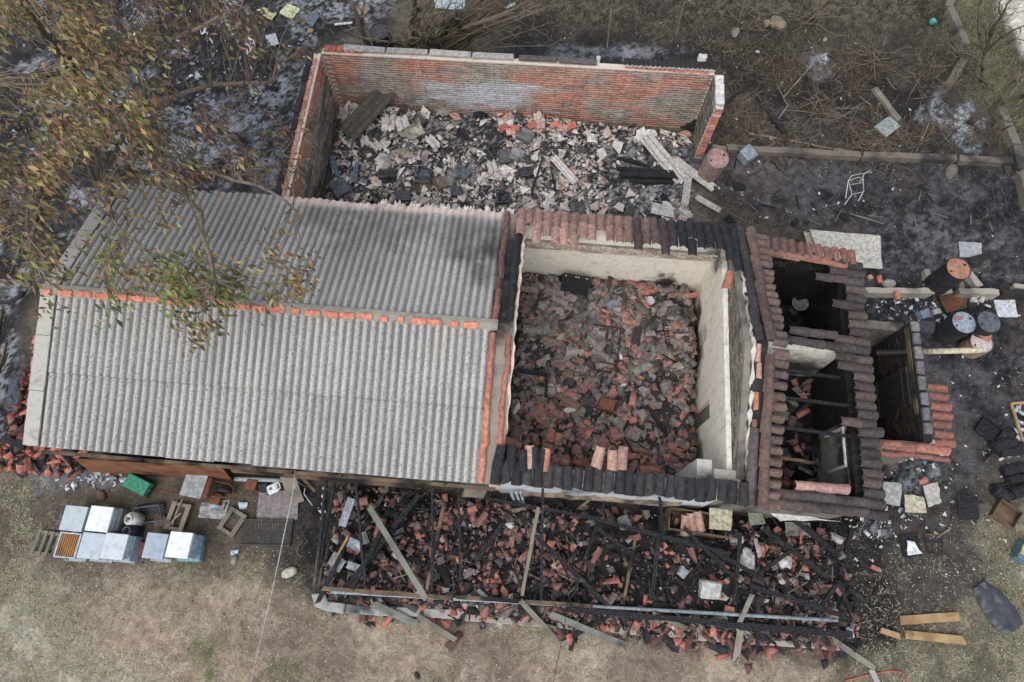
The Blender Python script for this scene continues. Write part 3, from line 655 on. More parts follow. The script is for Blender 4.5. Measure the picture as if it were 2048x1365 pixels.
for u in (5.66, 5.99, 6.33): lay_tile(u, .48, wz(u) + .06, r_(.03), WS, jit(PINK))
for u in (5.7, 6.0, 6.33): lay_tile(u, pv + .2, wz(u) + .06, r_(.03), WS, wcol())
for k in range(12):
    u = 5.12 + k * .19; lay_tile(u, 5.22, wz(u) + .1, D90 + r_(.03), .12, jit(mixc(PLUM, ORANGE, k / 22)), sc=(.85, .86, 1))
ch = PZ(1672, 532, 0)
# charred rafters across the wing
def beam_geo(L, w, h, rag=.0, seg=8, taper=0.0):
    g = Geo(); vs = []; fs = []
    for i in range(seg + 1):
        t = i / seg; x = -L / 2 + L * t; k = 1 - taper * abs(t - .5) * 2 * random.random()
        oy, oz = random.uniform(-rag, rag), random.uniform(-rag, rag)
        for sy, sz in ((-1, -1), (1, -1), (1, 1), (-1, 1)):
            vs.append((x + (random.uniform(-.05, .05) if i in (0, seg) and rag else 0), sy * w / 2 * k + oy + random.uniform(-rag, rag) * .5, sz * h / 2 * k + oz + random.uniform(-rag, rag) * .5))
    for i in range(seg):
        for j in range(4): fs.append((i * 4 + j, i * 4 + (j + 1) % 4, i * 4 + 4 + (j + 1) % 4, i * 4 + 4 + j))
    fs += [(3, 2, 1, 0), tuple(seg * 4 + j for j in range(4))]
    return g.add(vs, fs)
def beam(name, p0, p1, w, h, mat, label=None, cat=None, group=None, parent=None, rag=.004, taper=0.0, color=None):
    p0, p1 = Vector(p0), Vector(p1); d = p1 - p0; L = d.length; q = d.to_track_quat('X', 'Z')
    me = beam_geo(L, w, h, rag, max(2, int(L / .18)), taper).mesh(name, mat)
    o = link(name, me, parent, (p0 + p1) / 2, q, color)
    if label: tag(o, label, cat, group)
    return o
for (a0, b0, a1, b1, m) in ((1544, 737, 1678, 756, M_CHAR), (1541, 793, 1705, 813, M_CHAR), (1535, 851, 1705, 874, M_CHAR), (1532, 911, 1628, 927, M_SCORCH)):
    beam('rafter', PZ(a0, b0, 2.05), PZ(a1, b1, 1.8 if a1 > 1650 else 1.4), .055, .07, m, parent=house, rag=.006)
# window opening frame of the wing, right wall
for q in ((1.0, 1.05), (1.75, 1.8)): part('window_frame', Geo().box(6.86, 6.90, q[0], q[1], .9, 1.7), M_CLEAN, house, color=lin(200, 196, 190))
part('window_frame', Geo().box(6.86, 6.9, 1.05, 1.75, 1.66, 1.70), M_CLEAN, house, color=lin(200, 196, 190))
# chimney stump at the front right corner of the roofless room
cx, cy = P(1425, 940, 2.4)
g = Geo().box(cx - .26, cx + .02, cy - .28, cy + .2, 0, 2.3); part('chimney_stump', g, make_plaster('grey_white_plaster', lin(196, 194, 190), .9, .5), house)
part('chimney_stump', Geo().box(cx + .025, cx + .5, cy - .30, cy + .02, 2.05, 2.42), M_CONC, house)
# weathered beam and rusty panel along the covered front
beam('lintel_beam', PZ(470, 938, 1.9), PZ(840, 972, 1.85), .12, .16, M_SCORCH, parent=house, rag=.008)
beam('lintel_beam', PZ(925, 985, 1.9), PZ(968, 990, 1.85), .14, .16, M_WOOD, parent=house)
beam('sill_beam', PZ(1045, 988, 1.75), PZ(1360, 1009, 1.75), .07, .12, make_plaster('peeling_plaster', lin(158, 140, 122), .95, .44), parent=house, rag=.016)
for px in range(90, 990, 100): beam('purlin', PZ(px, 902 + (px - 65) * .083, 2.16), PZ(px + 96, 910 + (px - 65) * .083, 2.16), .06, .08, M_SCORCH, parent=house)
pa, pb = PZ(150, 921, 1.35), PZ(445, 938, 1.3); pc, pd = PZ(465, 962, .03), PZ(182, 945, .03)
def sheet(name, corners, th, mat, nx=10, ny=6, wob=.01, label=None, cat=None, group=None, parent=None, color=None, att=False, smooth=True, bend=0.0):
    A, B, Cc, Dd = [Vector(p) for p in corners]; org = (A + B + Cc + Dd) / 4
    nrm = (B - A).cross(Dd - A).normalized()
    if nrm.z < 0: nrm = -nrm
    g = Geo(); vs = []; fs = []; s = random.uniform(0, 99)
    for j in range(ny + 1):
        for i in range(nx + 1):
            s_, t_ = i / nx, j / ny
            p = A * (1 - s_) * (1 - t_) + B * s_ * (1 - t_) + Cc * s_ * t_ + Dd * (1 - s_) * t_
            vs.append(p - org + nrm * (wob * 2 * (float(fbm(s_ * 3 + s, t_ * 3, 1, 3, 7)) - .5) + bend * ((s_ - .5) ** 2 + (t_ - .5) ** 2)))
    m = len(vs); vs += [p - nrm * th for p in vs]
    for j in range(ny):
        for i in range(nx):
            q = j * (nx + 1) + i; f = (q, q + 1, q + nx + 2, q + nx + 1); fs.append(f); fs.append(tuple(x + m for x in f[::-1]))
    edge = [j * (nx + 1) for j in range(ny + 1)]; edge2 = [j * (nx + 1) + nx for j in range(ny + 1)]
    for e in (list(range(nx + 1)), [ny * (nx + 1) + i for i in range(nx + 1)], edge, edge2):
        for i, k in zip(e[:-1], e[1:]): fs.append((i, k, k + m, i + m))
    g.add(vs, fs); me = g.mesh(name, mat); 
    o = link(name, me, parent, org, None, color)
    if label: tag(o, label, cat, group)
    return o
sheet('rusty_panel', (pa, pb, pc, pd), .03, M_RPANEL, 12, 3, .012, 'long rust brown panel leaning under the corrugated front eave', 'panel')
# ------------------------------------------------------------------ brick annex on the right
annex = thing('brick_annex', 'small roofless brick annex with orange eave tiles and a dark plank door', 'annex')
au = P(1835, 770, 1.75)[0]; av0 = P(1800, 880, 1.7)[1]; av1 = P(1790, 660, 1.3)[1]
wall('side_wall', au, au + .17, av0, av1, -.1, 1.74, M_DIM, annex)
wall('front_wall', 7.14, au + .17, av0 - .17, av0 - .005, -.1, 1.66, make_plaster('grey_render', lin(128, 118, 108), .5, .6), annex)
wall('rear_wall', 7.14, au + .17, av1 + .005, av1 + .2, -.1, 1.25, M_SOOTY, annex)
part('side_rail', Geo().box(au - .05, au - .036, av0 + .05, av1 - .1, 1.60, 1.74), M_SCORCH, annex)
v = av0 + .12
while v < av1 - .1:     # pale coping blocks with gaps
    L = random.uniform(.25, .36); me = with_mat(rough_box(.15, L - .05, .09, .012, .02), M_CLEAN)
    part('coping_block', me, None, annex, color=jit(lin(112, 108, 108), .45), loc=(au + .085, v + L / 2, 1.765)); v += L
k = 0; v = av0 - .02
while v < P(1870, 775, 1.7)[1]:
    lay_tile(au + .17, v, 1.76, r_(.02), .12, mixc(lin(172, 100, 76), SOOT, .2 + .3 * random.random()), annex, sc=(1.0, .86, 1)); v += .19
for k in range(5): lay_tile(7.2 + .33 * k, av0 - .14, 1.80 - .02 * k, r_(.02), .05, mixc(lin(176, 104, 80), SOOT, max(0, .35 - .08 * k) + .2 * random.random()), annex)
for k in range(5): lay_tile(7.2 + .33 * k, av0 - .28, 1.73 - .02 * k, r_(.02), .05, mixc(lin(170, 104, 84), SOOT, .25 + .15 * random.random()), annex, sc=(1, .6, .6))
lay_tile(7.18, av0 + .12, 1.8, 0, .05, PLUM, annex)
# inside brick courses of the side wall
BR = with_mat(rough_box(.21, .045, .058, .003, .004), M_OBJ)
for r in range(14):
    for c in range(int((av1 - av0 - .1) / .225)):
        vv = av0 + .12 + c * .225 + (.11 if r % 2 else 0); z = .45 + r * .085
        if .85 < vv - av0 < 1.65 and z < 1.55: continue
        part('brick', BR, None, annex, color=jit(mixc(lin(84, 64, 54), lin(36, 34, 34), random.uniform(.3, .95)), .2), loc=(au - .008, vv, z), rot=(0, 0, D90))
dr = part('door', Geo().box(au - .075, au - .04, av0 + .80, av0 + 1.62, .05, 1.55), make_wood('burnt_door', (.03, .027, .024), (.075, .066, .058), .1), annex)
for k in range(5): part('plank', Geo().box(au - .092, au - .076, av0 + .81 + k * .163, av0 + .96 + k * .163, .06, 1.54), M_CHAR if k % 2 else M_BLACK, dr)
for z in (.3, 1.3): part('rail', Geo().box(au - .115, au - .093, av0 + .80, av0 + 1.62, z, z + .09), M_BLACK, dr)
g = Geo(); p0 = Vector(PZ(1752, 706, 1.35)); p1 = Vector(PZ(1963, 701, 2.0)); d = (p1 - p0)
fl = thing('flue_pipe', 'long ribbed metal flue pipe, one end dark with painted shade, leaning across the annex wall', 'pipe', p0)
nn = 20
for k in range(nn):
    a_, b_ = d * (k / nn), d * ((k + 1) / nn)
    g = Geo().tube([a_, a_ + (b_ - a_) * .12, a_ + (b_ - a_) * .13, b_], [.064, .064, .057, .057], 14)
    part('pipe_section', g, M_PAINT, fl, smooth=False, color=mixc(lin(40, 38, 36), lin(205, 192, 160), ss(.25, .75, k / nn)))  # sections darken towards the annex end, painting in the shade there

# ------------------------------------------------------------------ roofless brick store
sa = math.atan2(.16, 9.4)
store = thing('brick_store', 'roofless brick store room with soot and white bloom on its inner walls', 'store room')
SU0, SU1, SV = -4.97, 4.40, 9.86
def sv(u): return SV + (u - SU0) * math.tan(sa)
def brick_shade(s, z, side):
    n_ = float(fbm(s, z * 2.2, .8, 4, 71)); n2 = float(fbm(s + 9, z * 3, 2.2, 3, 72)); r = random.random()
    red, brown, grey, dark, white = lin(192, 112, 80), lin(164, 122, 98), lin(160, 148, 132), lin(76, 70, 66), lin(196, 198, 204)
    if side == 'back':
        x = s
        c = mixc(grey, brown, ss(.38, .66, n_ + .25 * (r - .5)))
        c = mixc(c, red, .9 * ss(.44, .66, n_ + .14 * (x < -4.4) + .1 * (-2.6 < x < -1.4) * (z > 1.2) + .12 * (0.2 < x < 1.6) + .06 * (x > 1.6) + .1 * (r - .5)))
        c = mixc(c, dark, .45 * ss(.5, .72, n2 + .16 * ss(.9, .4, z) + .05 * ss(1.8, 3, x)))
        w = math.exp(-((x + 1.15) / 1.15) ** 2 - ((z - .75) / .42) ** 2) + .8 * math.exp(-((x + .2) / .8) ** 2 - ((z - 1.15) / .2) ** 2) + .6 * math.exp(-((x + 2.2) / .5) ** 2 - ((z - 1.1) / .25) ** 2)
        c = mixc(c, white, min(.95, max(0, w * 1.6 + (n2 - .5) * 1.6 - .2)))
    else:
        c = mixc(grey, lin(128, 114, 100), r); c = mixc(c, red, ss(.45, .62, n_ * .4 + .32 * (z > 1.45) + .25 * (z > 1.68) + .25 * (s > 9.3)))
        c = mixc(c, dark, .7 * ss(.55, .68, n2 + .1 * (z < .7)))
    return jit(c, .14)
class Bag:
    """many small pieces joined into one mesh"""
    def __init__(s): s.V = []; s.T = []; s.C = []; s.n = 0
    def add(s, V, T, col): s.V.append(V); s.T.append(np.asarray(T) + s.n); s.C.append(np.tile(col, (len(V), 1))); s.n += len(V)
    def obj(s, name, mat, parent=None, kind='stuff', label=None):
        me = tri_mesh(name, np.concatenate(s.V), np.concatenate(s.T), mat, np.concatenate(s.C)); o = link(name, me, parent); o['kind'] = kind
        if label: o['label'] = label
        return o
def arrays(me):
    me.calc_loop_triangles(); V = np.array([v.co[:] for v in me.vertices]); T = np.array([t.vertices[:] for t in me.loop_triangles]); return V, T
BRV, BRT = arrays(BR)
def xf(V, loc, R, s=1.0): return (V * s) @ np.array(R).T + np.array(loc)
bag = Bag(); cnt = 0
ncz, zt = 26, 1.93
for r in range(ncz):
    z = zt - r * .078; off = .11 if r % 2 else 0
    for c in range(43):
        u = SU0 + .12 + c * .219 + off
        if u > SU1 - .05: continue
        col = brick_shade(u, z, 'back'); dz = r_(.003); dv = r_(.004)
        if cnt < 290:
            part('brick', BR, None, store, color=col, loc=(u, sv(u) + .010 + dv, z + dz), rot=(0, 0, sa)); cnt += 1
        else: bag.add(xf(BRV, (u, sv(u) + .010 + dv, z + dz), Matrix.Rotation(sa, 3, 'Z')), BRT, col)
for r in range(ncz):
    z = zt - r * .078; off = .11 if r % 2 else 0
    for c in range(19):
        v = 5.75 + c * .219 + off
        if v > 9.8: continue
        bag.add(xf(BRV, (SU0 - .022 + r_(.004), v, z + r_(.003)), Matrix.Rotation(D90, 3, 'Z')), BRT, brick_shade(v, z, 'left'))
    for c in range(4):   # right return, inner face
        v = 9.2 + c * .219 + off * .5
        bag.add(xf(BRV, (SU1 + .014 + r_(.004), v, z + r_(.003)), Matrix.Rotation(D90, 3, 'Z')), BRT, jit(mixc(lin(150, 140, 128), lin(70, 66, 62), random.random()), .1))
bag.obj('brick_courses', M_ATT, store)
E1 = with_mat(rough_box(.165, .05, .058, .004, .006), M_CLEAN)
for r in range(24):
    z = 2.0 - r * .082; part('brick', E1, None, store, color=jit(mixc(lin(190, 96, 64), lin(215, 205, 196), .9 if r < 1 or r == 3 else random.random() * .2), .1), loc=(SU1 + .10 + r_(.012), 9.06 + r_(.02), z))
M_STORE_MORTAR = make_plaster('pale_mortar', lin(216, 206, 192), .5, .6)
def wall_r(name, g, mat): return part(name, g, mat, store)
for i in range(24):   # back wall core follows the slight skew
    ua, ub = SU0 + i * .39, SU0 + (i + 1) * .39
    wall('rear_wall', ua, ub - .002, sv((ua + ub) / 2) + .000, sv((ua + ub) / 2) + .17, -.1, 1.965, M_STORE_MORTAR, store, topn=.01)
wall('side_wall', SU0 - .20, SU0 - .012, 5.72, 9.86, -.1, 1.965, M_STORE_MORTAR, store, topn=.01)
wall('side_wall', SU1 + .005, SU1 + .2, 9.08, 10.0, -.1, 1.98, M_STORE_MORTAR, store, topn=.02)
def coping(u, v, L, wd, yaw, col, z=1.985, h=.07):
    me = with_mat(rough_box(L, wd, h, .012, .015), M_CLEAN); part('coping_block', me, None, store, color=col, loc=(u, v, z + h / 2), rot=(r_(.02), r_(.02), yaw + r_(.01)))
for k in range(4): coping(-3.95 + k * 1.03, sv(-3.95 + k * 1.03) + .16, 1.0, .15, sa, jit(lin(168, 162, 156), .12))
for k in range(2): coping(.2 + k * .95, sv(0.5) + .16, .92, .15, sa, jit(lin(98, 94, 92), .2))
for k in range(6): coping(-4.86 + k * .16, sv(-4.8) + .12, .14, .2, sa, jit(lin(172, 84, 60), .2), h=random.uniform(.02, .09))
for k in range(9): coping(SU0 - .25, 6.05 + k * .45, .43, .13, D90, jit(lin(62, 60, 62), .25), h=random.uniform(.05, .11), z=1.95)
for k in range(18): coping(SU0 - .125, 5.95 + k * .215, .2, .10, D90, jit(mixc(lin(196, 106, 76), lin(196, 160, 140), random.random() * .7), .1), h=.045, z=1.95)
part('mortar_line', Geo().box(SU0 - .045, SU0 - .012, 5.8, 9.85, 1.9, 1.985), M_STORE_MORTAR, store)
part('mortar_line', Geo().box(SU0, SU1, -.012, .03, 1.965, 2.0, Matrix.Translation((0, sv(0), 0)) @ Matrix.Rotation(sa, 4, 'Z')), M_STORE_MORTAR, store)
for k, (vv, L) in enumerate(((9.25, .28), (9.55, .3), (9.83, .26))): coping(SU1 + .10, vv, L, .2, D90, jit(lin(218, 212, 206), .06), z=1.99, h=.08)
# strip of corrugated sheet left on the right end of the rear wall
def wavy(name, u0, u1, v0, v1, z, mat, parent, color, amp=.02, pitch=.11):
    g = Geo(); n = int((u1 - u0) / pitch * 8); vs = []
    for r in range(3):
        for i in range(n + 1):
            u = u0 + (u1 - u0) * i / n; vs.append((u, v0 + (v1 - v0) * r / 2 + sv(u) - SV + (random.uniform(-.012, .012) if r == 0 else 0), z + amp * math.sin(2 * math.pi * u / pitch) - .03 * r / 2))
    m = len(vs); vs += [(x, y, q - .012) for x, y, q in vs]; fs = []
    for r in range(2):
        for i in range(n): q = r * (n + 1) + i; fs.append((q, q + 1, q + n + 2, q + n + 1)); fs.append((q + m, q + m + n + 1, q + m + n + 2, q + m + 1))
    for i in range(n): fs.append((i, i + m, i + 1 + m, i + 1)); q = 2 * (n + 1) + i; fs.append((q, q + 1, q + 1 + m, q + m))
    return part(name, g.add(vs, fs), mat, parent, color=color)
wavy('sheet_end', 2.25, 4.42, SV + .10, SV + .30, 2.07, M_BLACKISH, store, None)
wavy('sheet_end', 2.25, 4.40, SV + .035, SV + .098, 2.06, M_CLEAN, store, lin(214, 204, 190))
for k in range(8): coping(2.4 + k * .25, sv(3) + .03, .23, .06, sa, jit(lin(186, 98, 66), .15), z=1.98, h=.04)
beam('wall_plate', (.3, sv(.3) + .42, 1.0), (1.9, sv(1.9) + .40, 1.02), .1, .1, M_CHAR, parent=store)

# ------------------------------------------------------------------ rubble pieces
def cut_tile(seed, ncut):
    rr = random.Random(seed); bm = bmesh.new(); bm.from_mesh(TILE)
    for _ in range(ncut):
        an = rr.uniform(0, 6.28); nrm = Vector((math.cos(an), math.sin(an) * .9, rr.uniform(-.15, .15)))
        co = Vector((.21 + rr.uniform(-.06, .06), rr.uniform(-.03, .03), .03)) + nrm * rr.uniform(.01, .07)
        r = bmesh.ops.bisect_plane(bm, geom=bm.verts[:] + bm.edges[:] + bm.faces[:], plane_co=co, plane_no=nrm, clear_outer=True)
        ed = [e for e in r['geom_cut'] if isinstance(e, bmesh.types.BMEdge)]
        try: bmesh.ops.edgeloop_fill(bm, edges=ed)
        except Exception: pass
    if bm.verts:
        c = sum((v.co for v in bm.verts), Vector()) / len(bm.verts)
        for v in bm.verts: v.co -= c
    me = bpy.data.meshes.new('roof_tile'); bm.to_mesh(me); bm.free(); me.materials.clear(); me.materials.append(M_OBJ); smooth_edges(me); return me
def centred(me0):
    me = me0.copy(); 
    for v in me.vertices: v.co -= Vector((.21, 0, .03))
    return me
FULL = [centred(TILE)] + [cut_tile(s, 1) for s in (3, 5, 8, 9)]
FRAG = [cut_tile(s, 3) for s in range(20, 32)]
def plate(seed, wave=0.0, th=.012):
    """broken sheet of fibre cement or slate: ragged outline, wavy or flat"""
    rr = random.Random(seed); n = rr.choice((3, 4, 4, 4, 5)); rx, ry = rr.uniform(.75, 1.2), rr.uniform(.3, .7)
    pts = []
    for i in range(n):
        a_ = 2 * math.pi * (i + rr.uniform(-.28, .28)) / n; pts.append((rx * math.cos(a_) * rr.uniform(.7, 1.15), ry * math.sin(a_) * rr.uniform(.7, 1.15)))
    bm = bmesh.new(); vs = [bm.verts.new((x, y, 0)) for x, y in pts]; bm.faces.new(vs)
    for k in range(-2, 3):
        bmesh.ops.bisect_plane(bm, geom=bm.verts[:] + bm.edges[:] + bm.faces[:], plane_co=(0, k * .28, 0), plane_no=(0, 1, 0))
    for v in bm.verts: v.co.z = wave * math.sin(v.co.y * 5.0 + rr.random())
    r = bmesh.ops.extrude_face_region(bm, geom=bm.faces[:])
    for e in r['geom']:
        if isinstance(e, bmesh.types.BMVert): e.co.z += .055
    bmesh.ops.recalc_face_normals(bm, faces=bm.faces[:])
    me = bpy.data.meshes.new('plate'); bm.to_mesh(me); bm.free(); me.materials.append(M_OBJ); return me
PLATE = [plate(s, .16 if s % 2 else .03) for s in range(60, 72)]
def lump(seed, k=.3):
    rr = random.Random(seed); bm = bmesh.new(); bmesh.ops.create_icosphere(bm, subdivisions=1, radius=.5)
    for v in bm.verts: v.co = Vector((v.co.x * 1.1, v.co.y * .8, v.co.z * .6)) * (1 + rr.uniform(-k, k))
    me = bpy.data.meshes.new('lump'); bm.to_mesh(me); bm.free(); me.materials.append(M_OBJ); return me
def tile_plate(seed):
    rr = random.Random(seed); n = rr.choice((4, 4, 5)); bm = bmesh.new(); pts = []
    rx, ry = rr.uniform(.7, 1.15), rr.uniform(.55, .85); rot = .785 + rr.uniform(-.15, .15)
    for i in range(n):
        a_ = rot + 2 * math.pi * (i + rr.uniform(-.16, .16)) / n; pts.append((rx * math.cos(a_) * rr.uniform(.85, 1.1), ry * math.sin(a_) * rr.uniform(.85, 1.1)))
    bm.faces.new([bm.verts.new((x, y, 0)) for x, y in pts])
    for k in (-.3, 0, .3): bmesh.ops.bisect_plane(bm, geom=bm.verts[:] + bm.edges[:] + bm.faces[:], plane_co=(0, k, 0), plane_no=(0, 1, 0))
    cv = rr.choice((0, .25, .45))
    for v in bm.verts: v.co.z = -cv * v.co.y ** 2 * 1.6 + .02 * rr.random()
    r = bmesh.ops.extrude_face_region(bm, geom=bm.faces[:])
    for e in r['geom']:
        if isinstance(e, bmesh.types.BMVert): e.co.z += .13
    bmesh.ops.recalc_face_normals(bm, faces=bm.faces[:]); me = bpy.data.meshes.new('tile_plate'); bm.to_mesh(me); bm.free(); me.materials.append(M_OBJ); return me
TPL = [tile_plate(s) for s in range(80, 92)]
LUMP = [lump(s) for s in range(6)]
ARR = {}
def arr(me):
    if me.name not in ARR: ARR[me.name] = arrays(me)
    return ARR[me.name]
def rnd_rot(tilt): 
    ax = Vector((random.gauss(0, 1), random.gauss(0, 1), 0)).normalized() if tilt else Vector((1, 0, 0))
    return Matrix.Rotation(random.gauss(0, tilt), 3, ax) @ Matrix.Rotation(random.uniform(0, 2 * math.pi), 3, 'Z')
SCAT = []
def scatter(n_single, n_mass, sampler, meshes, size, colf, name, labelf, cat, group, mass_name, tilt=.35, stack=.08, mass_parent=None):
    """the largest pieces as objects, the rest as one mass of real pieces"""
    items = []
    for _ in range(n_single + n_mass):
        u, v = sampler(); items.append((random.uniform(*size) if not callable(size) else size(), u, v))
    items.sort(key=lambda t: -t[0]); bag = Bag()
    for i, (s, u, v) in enumerate(items):
        me = random.choice(meshes); R = rnd_rot(tilt); z = H0(u, v) + .02 + random.random() ** 1.5 * stack * (1.0 if i < n_single else .6)
        c = colf(u, v)
        if i < n_single:
            o = link(name, me, None, (u, v, z), R, c); o.scale = (s, s, s); tag(o, labelf(c), cat, group); SCAT.append((o, shade_word(c) if cat != 'cement shard' else labelf(c).split(' shard')[0], cat, u, v))
        else:
            V, T = arr(me); bag.add(xf(V, (u, v, z), R, s), T, c)
    if bag.V: bag.obj(mass_name, M_ATT, mass_parent)
def shade_word(c):
    l = sum(c) / 3
    if l < .06: return 'soot blackened'
    if c[0] > c[2] * 2.0: return 'rust orange'
    if c[0] > c[2] * 1.35: return 'dusty red'
    return 'ash grey'
def uvrect(u0, u1, v0, v1): return lambda: (random.uniform(u0, u1), random.uniform(v0, v1))
# roofless room
def room_col(u, v):
    low = ss(2.6, 1.2, v); n_ = float(fbm(u, v, 1.2, 3, 91)); r = random.random()
    if r < .14 + .30 * low: c = mixc(lin(160, 98, 82), lin(150, 110, 100), random.random())
    elif r < .24 + .40 * low: c = lin(186, 108, 80)
    elif r < .86: c = mixc(lin(158, 146, 138), lin(104, 96, 92), random.random())
    else: c = lin(60, 57, 57)
    return jit(mixc(c, lin(112, 105, 100), .25), .22)
def ROOM():
    while True:
        u, v = random.uniform(.22, 4.3), random.uniform(.48, 5.2)
        if random.random() < .3 + .9 * ss(.36, .62, float(fbm(u, v, .8, 4, 141))): return u, v
scatter(110, 300, ROOM, FULL, (.72, 1.05), room_col, 'roof_tile', lambda c: f'{shade_word(c)} roof tile fallen on the floor of the roofless room', 'roof tile', 'fallen roof tiles in the roofless room', 'tile_rubble', .2, .12)
scatter(110, 2600, ROOM, TPL, lambda: .035 + .12 * random.random() ** 1.3, room_col, 'tile_shard', lambda c: f'{shade_word(c)} tile shard in the rubble of the roofless room', 'tile shard', 'tile shards in the roofless room', 'shard_rubble', .24, .12)
scatter(0, 900, ROOM, LUMP, lambda: random.uniform(.02, .07), lambda u, v: jit(random.choice((lin(130, 122, 116), lin(90, 84, 80), lin(60, 58, 58), lin(190, 182, 172))), .15), '', None, None, None, 'crumb_rubble', .5, .10)
# brick store
def store_s():
    while True:
        u, v = random.uniform(-4.85, 4.25), random.uniform(5.8, 9.75)
        x, y = proj(u, v, .2)
        d = 1.0
        if 1210 < x < 1400 and 290 < y < 440: d = .22
        if 860 < x < 1000 and 215 < y < 310: d = .25
        if random.random() < d: return u, v
def store_col(u, v):
    r = random.random()
    c = lin(216, 208, 200) if r < .42 else lin(198, 178, 162) if r < .64 else lin(164, 154, 146) if r < .78 else lin(76, 74, 75) if r < .94 else lin(182, 134, 112)
    return jit(c, .1)
scatter(240, 260, store_s, PLATE, (.12, .27), store_col, 'cement_shard', lambda c: ('pale cream' if sum(c) > 1.5 else 'dull grey' if sum(c) > .5 else 'blackened') + ' shard of broken roof sheet on the brick store floor', 'cement shard', 'broken sheet shards in the brick store', 'sheet_rubble', .35, .12)
scatter(0, 6500, store_s, PLATE, lambda: .02 + .10 * random.random() ** 2, store_col, '', None, None, None, 'chip_rubble', .45, .10)
scatter(0, 600, store_s, LUMP, lambda: random.uniform(.03, .08), lambda u, v: jit(random.choice((lin(60, 60, 64), lin(44, 44, 48), lin(120, 116, 114))), .15), '', None, None, None, 'crumb_rubble', .5, .08)
# burnt porch
def porch_s():
    while True:
        u, v = random.uniform(-3.3, 7.55), random.uniform(-2.2, 0.0) if random.random() < .86 else random.gauss(-2.2, .11)
        if random.random() < .25 + .9 * ss(.36, .62, float(fbm(u, v, .8, 4, 131))) : return u, v
def porch_col(u, v):
    n_ = float(fbm(u, v, .8, 3, 92)); r = random.random()
    if r < .13 + .6 * (n_ - .5): c = lin(176, 104, 80)
    elif r < .34: c = lin(140, 94, 84)
    elif r < .50: c = lin(88, 75, 72)
    elif r < .64: c = lin(122, 112, 106)
    elif r < .96: c = lin(48, 46, 48)
    else: c = lin(196, 190, 184)
    return jit(c, .2)
scatter(122, 190, porch_s, FULL, (.62, .95), porch_col, 'roof_tile', lambda c: f'{shade_word(c)} roof tile lying among the burnt porch timbers', 'roof tile', 'fallen roof tiles in the burnt porch', 'tile_rubble', .4, .14)
scatter(150, 2600, porch_s, TPL + FRAG[:0], lambda: .03 + .10 * random.random() ** 1.5, porch_col, 'tile_shard', lambda c: f'{shade_word(c)} tile shard among the burnt porch timbers', 'tile shard', 'tile shards in the burnt porch', 'shard_rubble', .45, .14)
scatter(0, 2600, porch_s, LUMP, lambda: random.uniform(.015, .06), lambda u, v: jit(random.choice((lin(150, 140, 134), lin(44, 42, 43), lin(36, 36, 38), lin(30, 30, 32))), .15), '', None, None, None, 'crumb_rubble', .5, .12)
for k in range(95):
    u, v = random.uniform(-3.2, 7.4), random.uniform(-2.4, -.1); a_ = random.gauss(1.57, .7); L = random.uniform(.2, .7); z = H0(u, v) + .10 + .06 * random.random()
    o = beam('charred_lath', (u - L / 2 * math.cos(a_), v - L / 2 * math.sin(a_), z + r_(.06)), (u + L / 2 * math.cos(a_), v + L / 2 * math.sin(a_), z + r_(.06)), .03, .025, M_CHAR, 'charred lath', 'lath', 'charred laths in the burnt porch', rag=.005)
    SCAT.append((o, 'charred', 'lath', u, v))
STICK = beam_geo(1.0, .07, .06, .012, 3).mesh('stick', M_CHAR)
scatter(0, 900, porch_s, [STICK], lambda: .08 + .4 * random.random() ** 2, lambda u, v: jit(random.choice((lin(34, 33, 34), lin(40, 38, 38), lin(70, 64, 60), lin(130, 118, 102))), .15), '', None, None, None, 'burnt_sticks', .25, .2)
scatter(0, 160, ROOM, [STICK], lambda: .08 + .35 * random.random() ** 2, lambda u, v: jit(lin(38, 36, 36), .15), '', None, None, None, 'burnt_sticks', .25, .15)
scatter(0, 260, store_s, [STICK], lambda: .08 + .35 * random.random() ** 2, lambda u, v: jit(random.choice((lin(36, 35, 36), lin(180, 172, 164))), .15), '', None, None, None, 'burnt_sticks', .25, .15)
scatter(0, 500, lambda: P(random.uniform(1440, 2040), random.uniform(60, 460)), [STICK], lambda: .06 + .4 * random.random() ** 2.5, lambda u, v: jit(random.choice((lin(40, 38, 37), lin(84, 74, 64), lin(120, 110, 98))), .15), '', None, None, None, 'burnt_sticks', .1, .02)
# spill in front of the porch, left heap, wing and annex floors
def pxs(*pts):
    def f():
        x, y, rx, ry = random.choice(pts); u, v = P(x + random.gauss(0, rx), y + random.gauss(0, ry)); return u, v
    return f
spill = pxs((1700, 1240, 22, 30), (1420, 1285, 40, 10), (760, 1235, 30, 12), (830, 1215, 40, 14), (920, 1235, 25, 16), (1000, 1225, 30, 10), (1240, 1245, 50, 10), (1330, 1275, 20, 16), (1480, 1290, 30, 14), (1540, 1280, 18, 22), (1640, 1290, 24, 22), (1120, 1265, 24, 8))
scatter(32, 120, spill, FULL[:3] + FRAG[:2], (.6, .98), lambda u, v: jit(random.choice((SOOT, SOOT, lin(110, 70, 62), lin(176, 98, 72))), .15), 'roof_tile', lambda c: f'{shade_word(c)} roof tile spilled in front of the burnt porch', 'roof tile', 'roof tiles spilled before the porch', 'shard_rubble', .2, .05)
left = lambda: (random.uniform(-10.7, -8.85), random.uniform(-.3, 3.4))
scatter(24, 620, left, FULL + FRAG[:4], (.65, 1.0), lambda u, v: jit(random.choice((lin(206, 110, 74), lin(196, 104, 72), lin(150, 84, 66), lin(84, 66, 60), SOOT)), .15), 'roof_tile', lambda c: f'{shade_word(c)} roof tile in the heap beside the corrugated end', 'roof tile', 'roof tiles heaped beside the house end', 'tile_rubble', .45, .22)
wing = lambda: (random.uniform(4.95, 6.85), random.uniform(.4, 3.3))
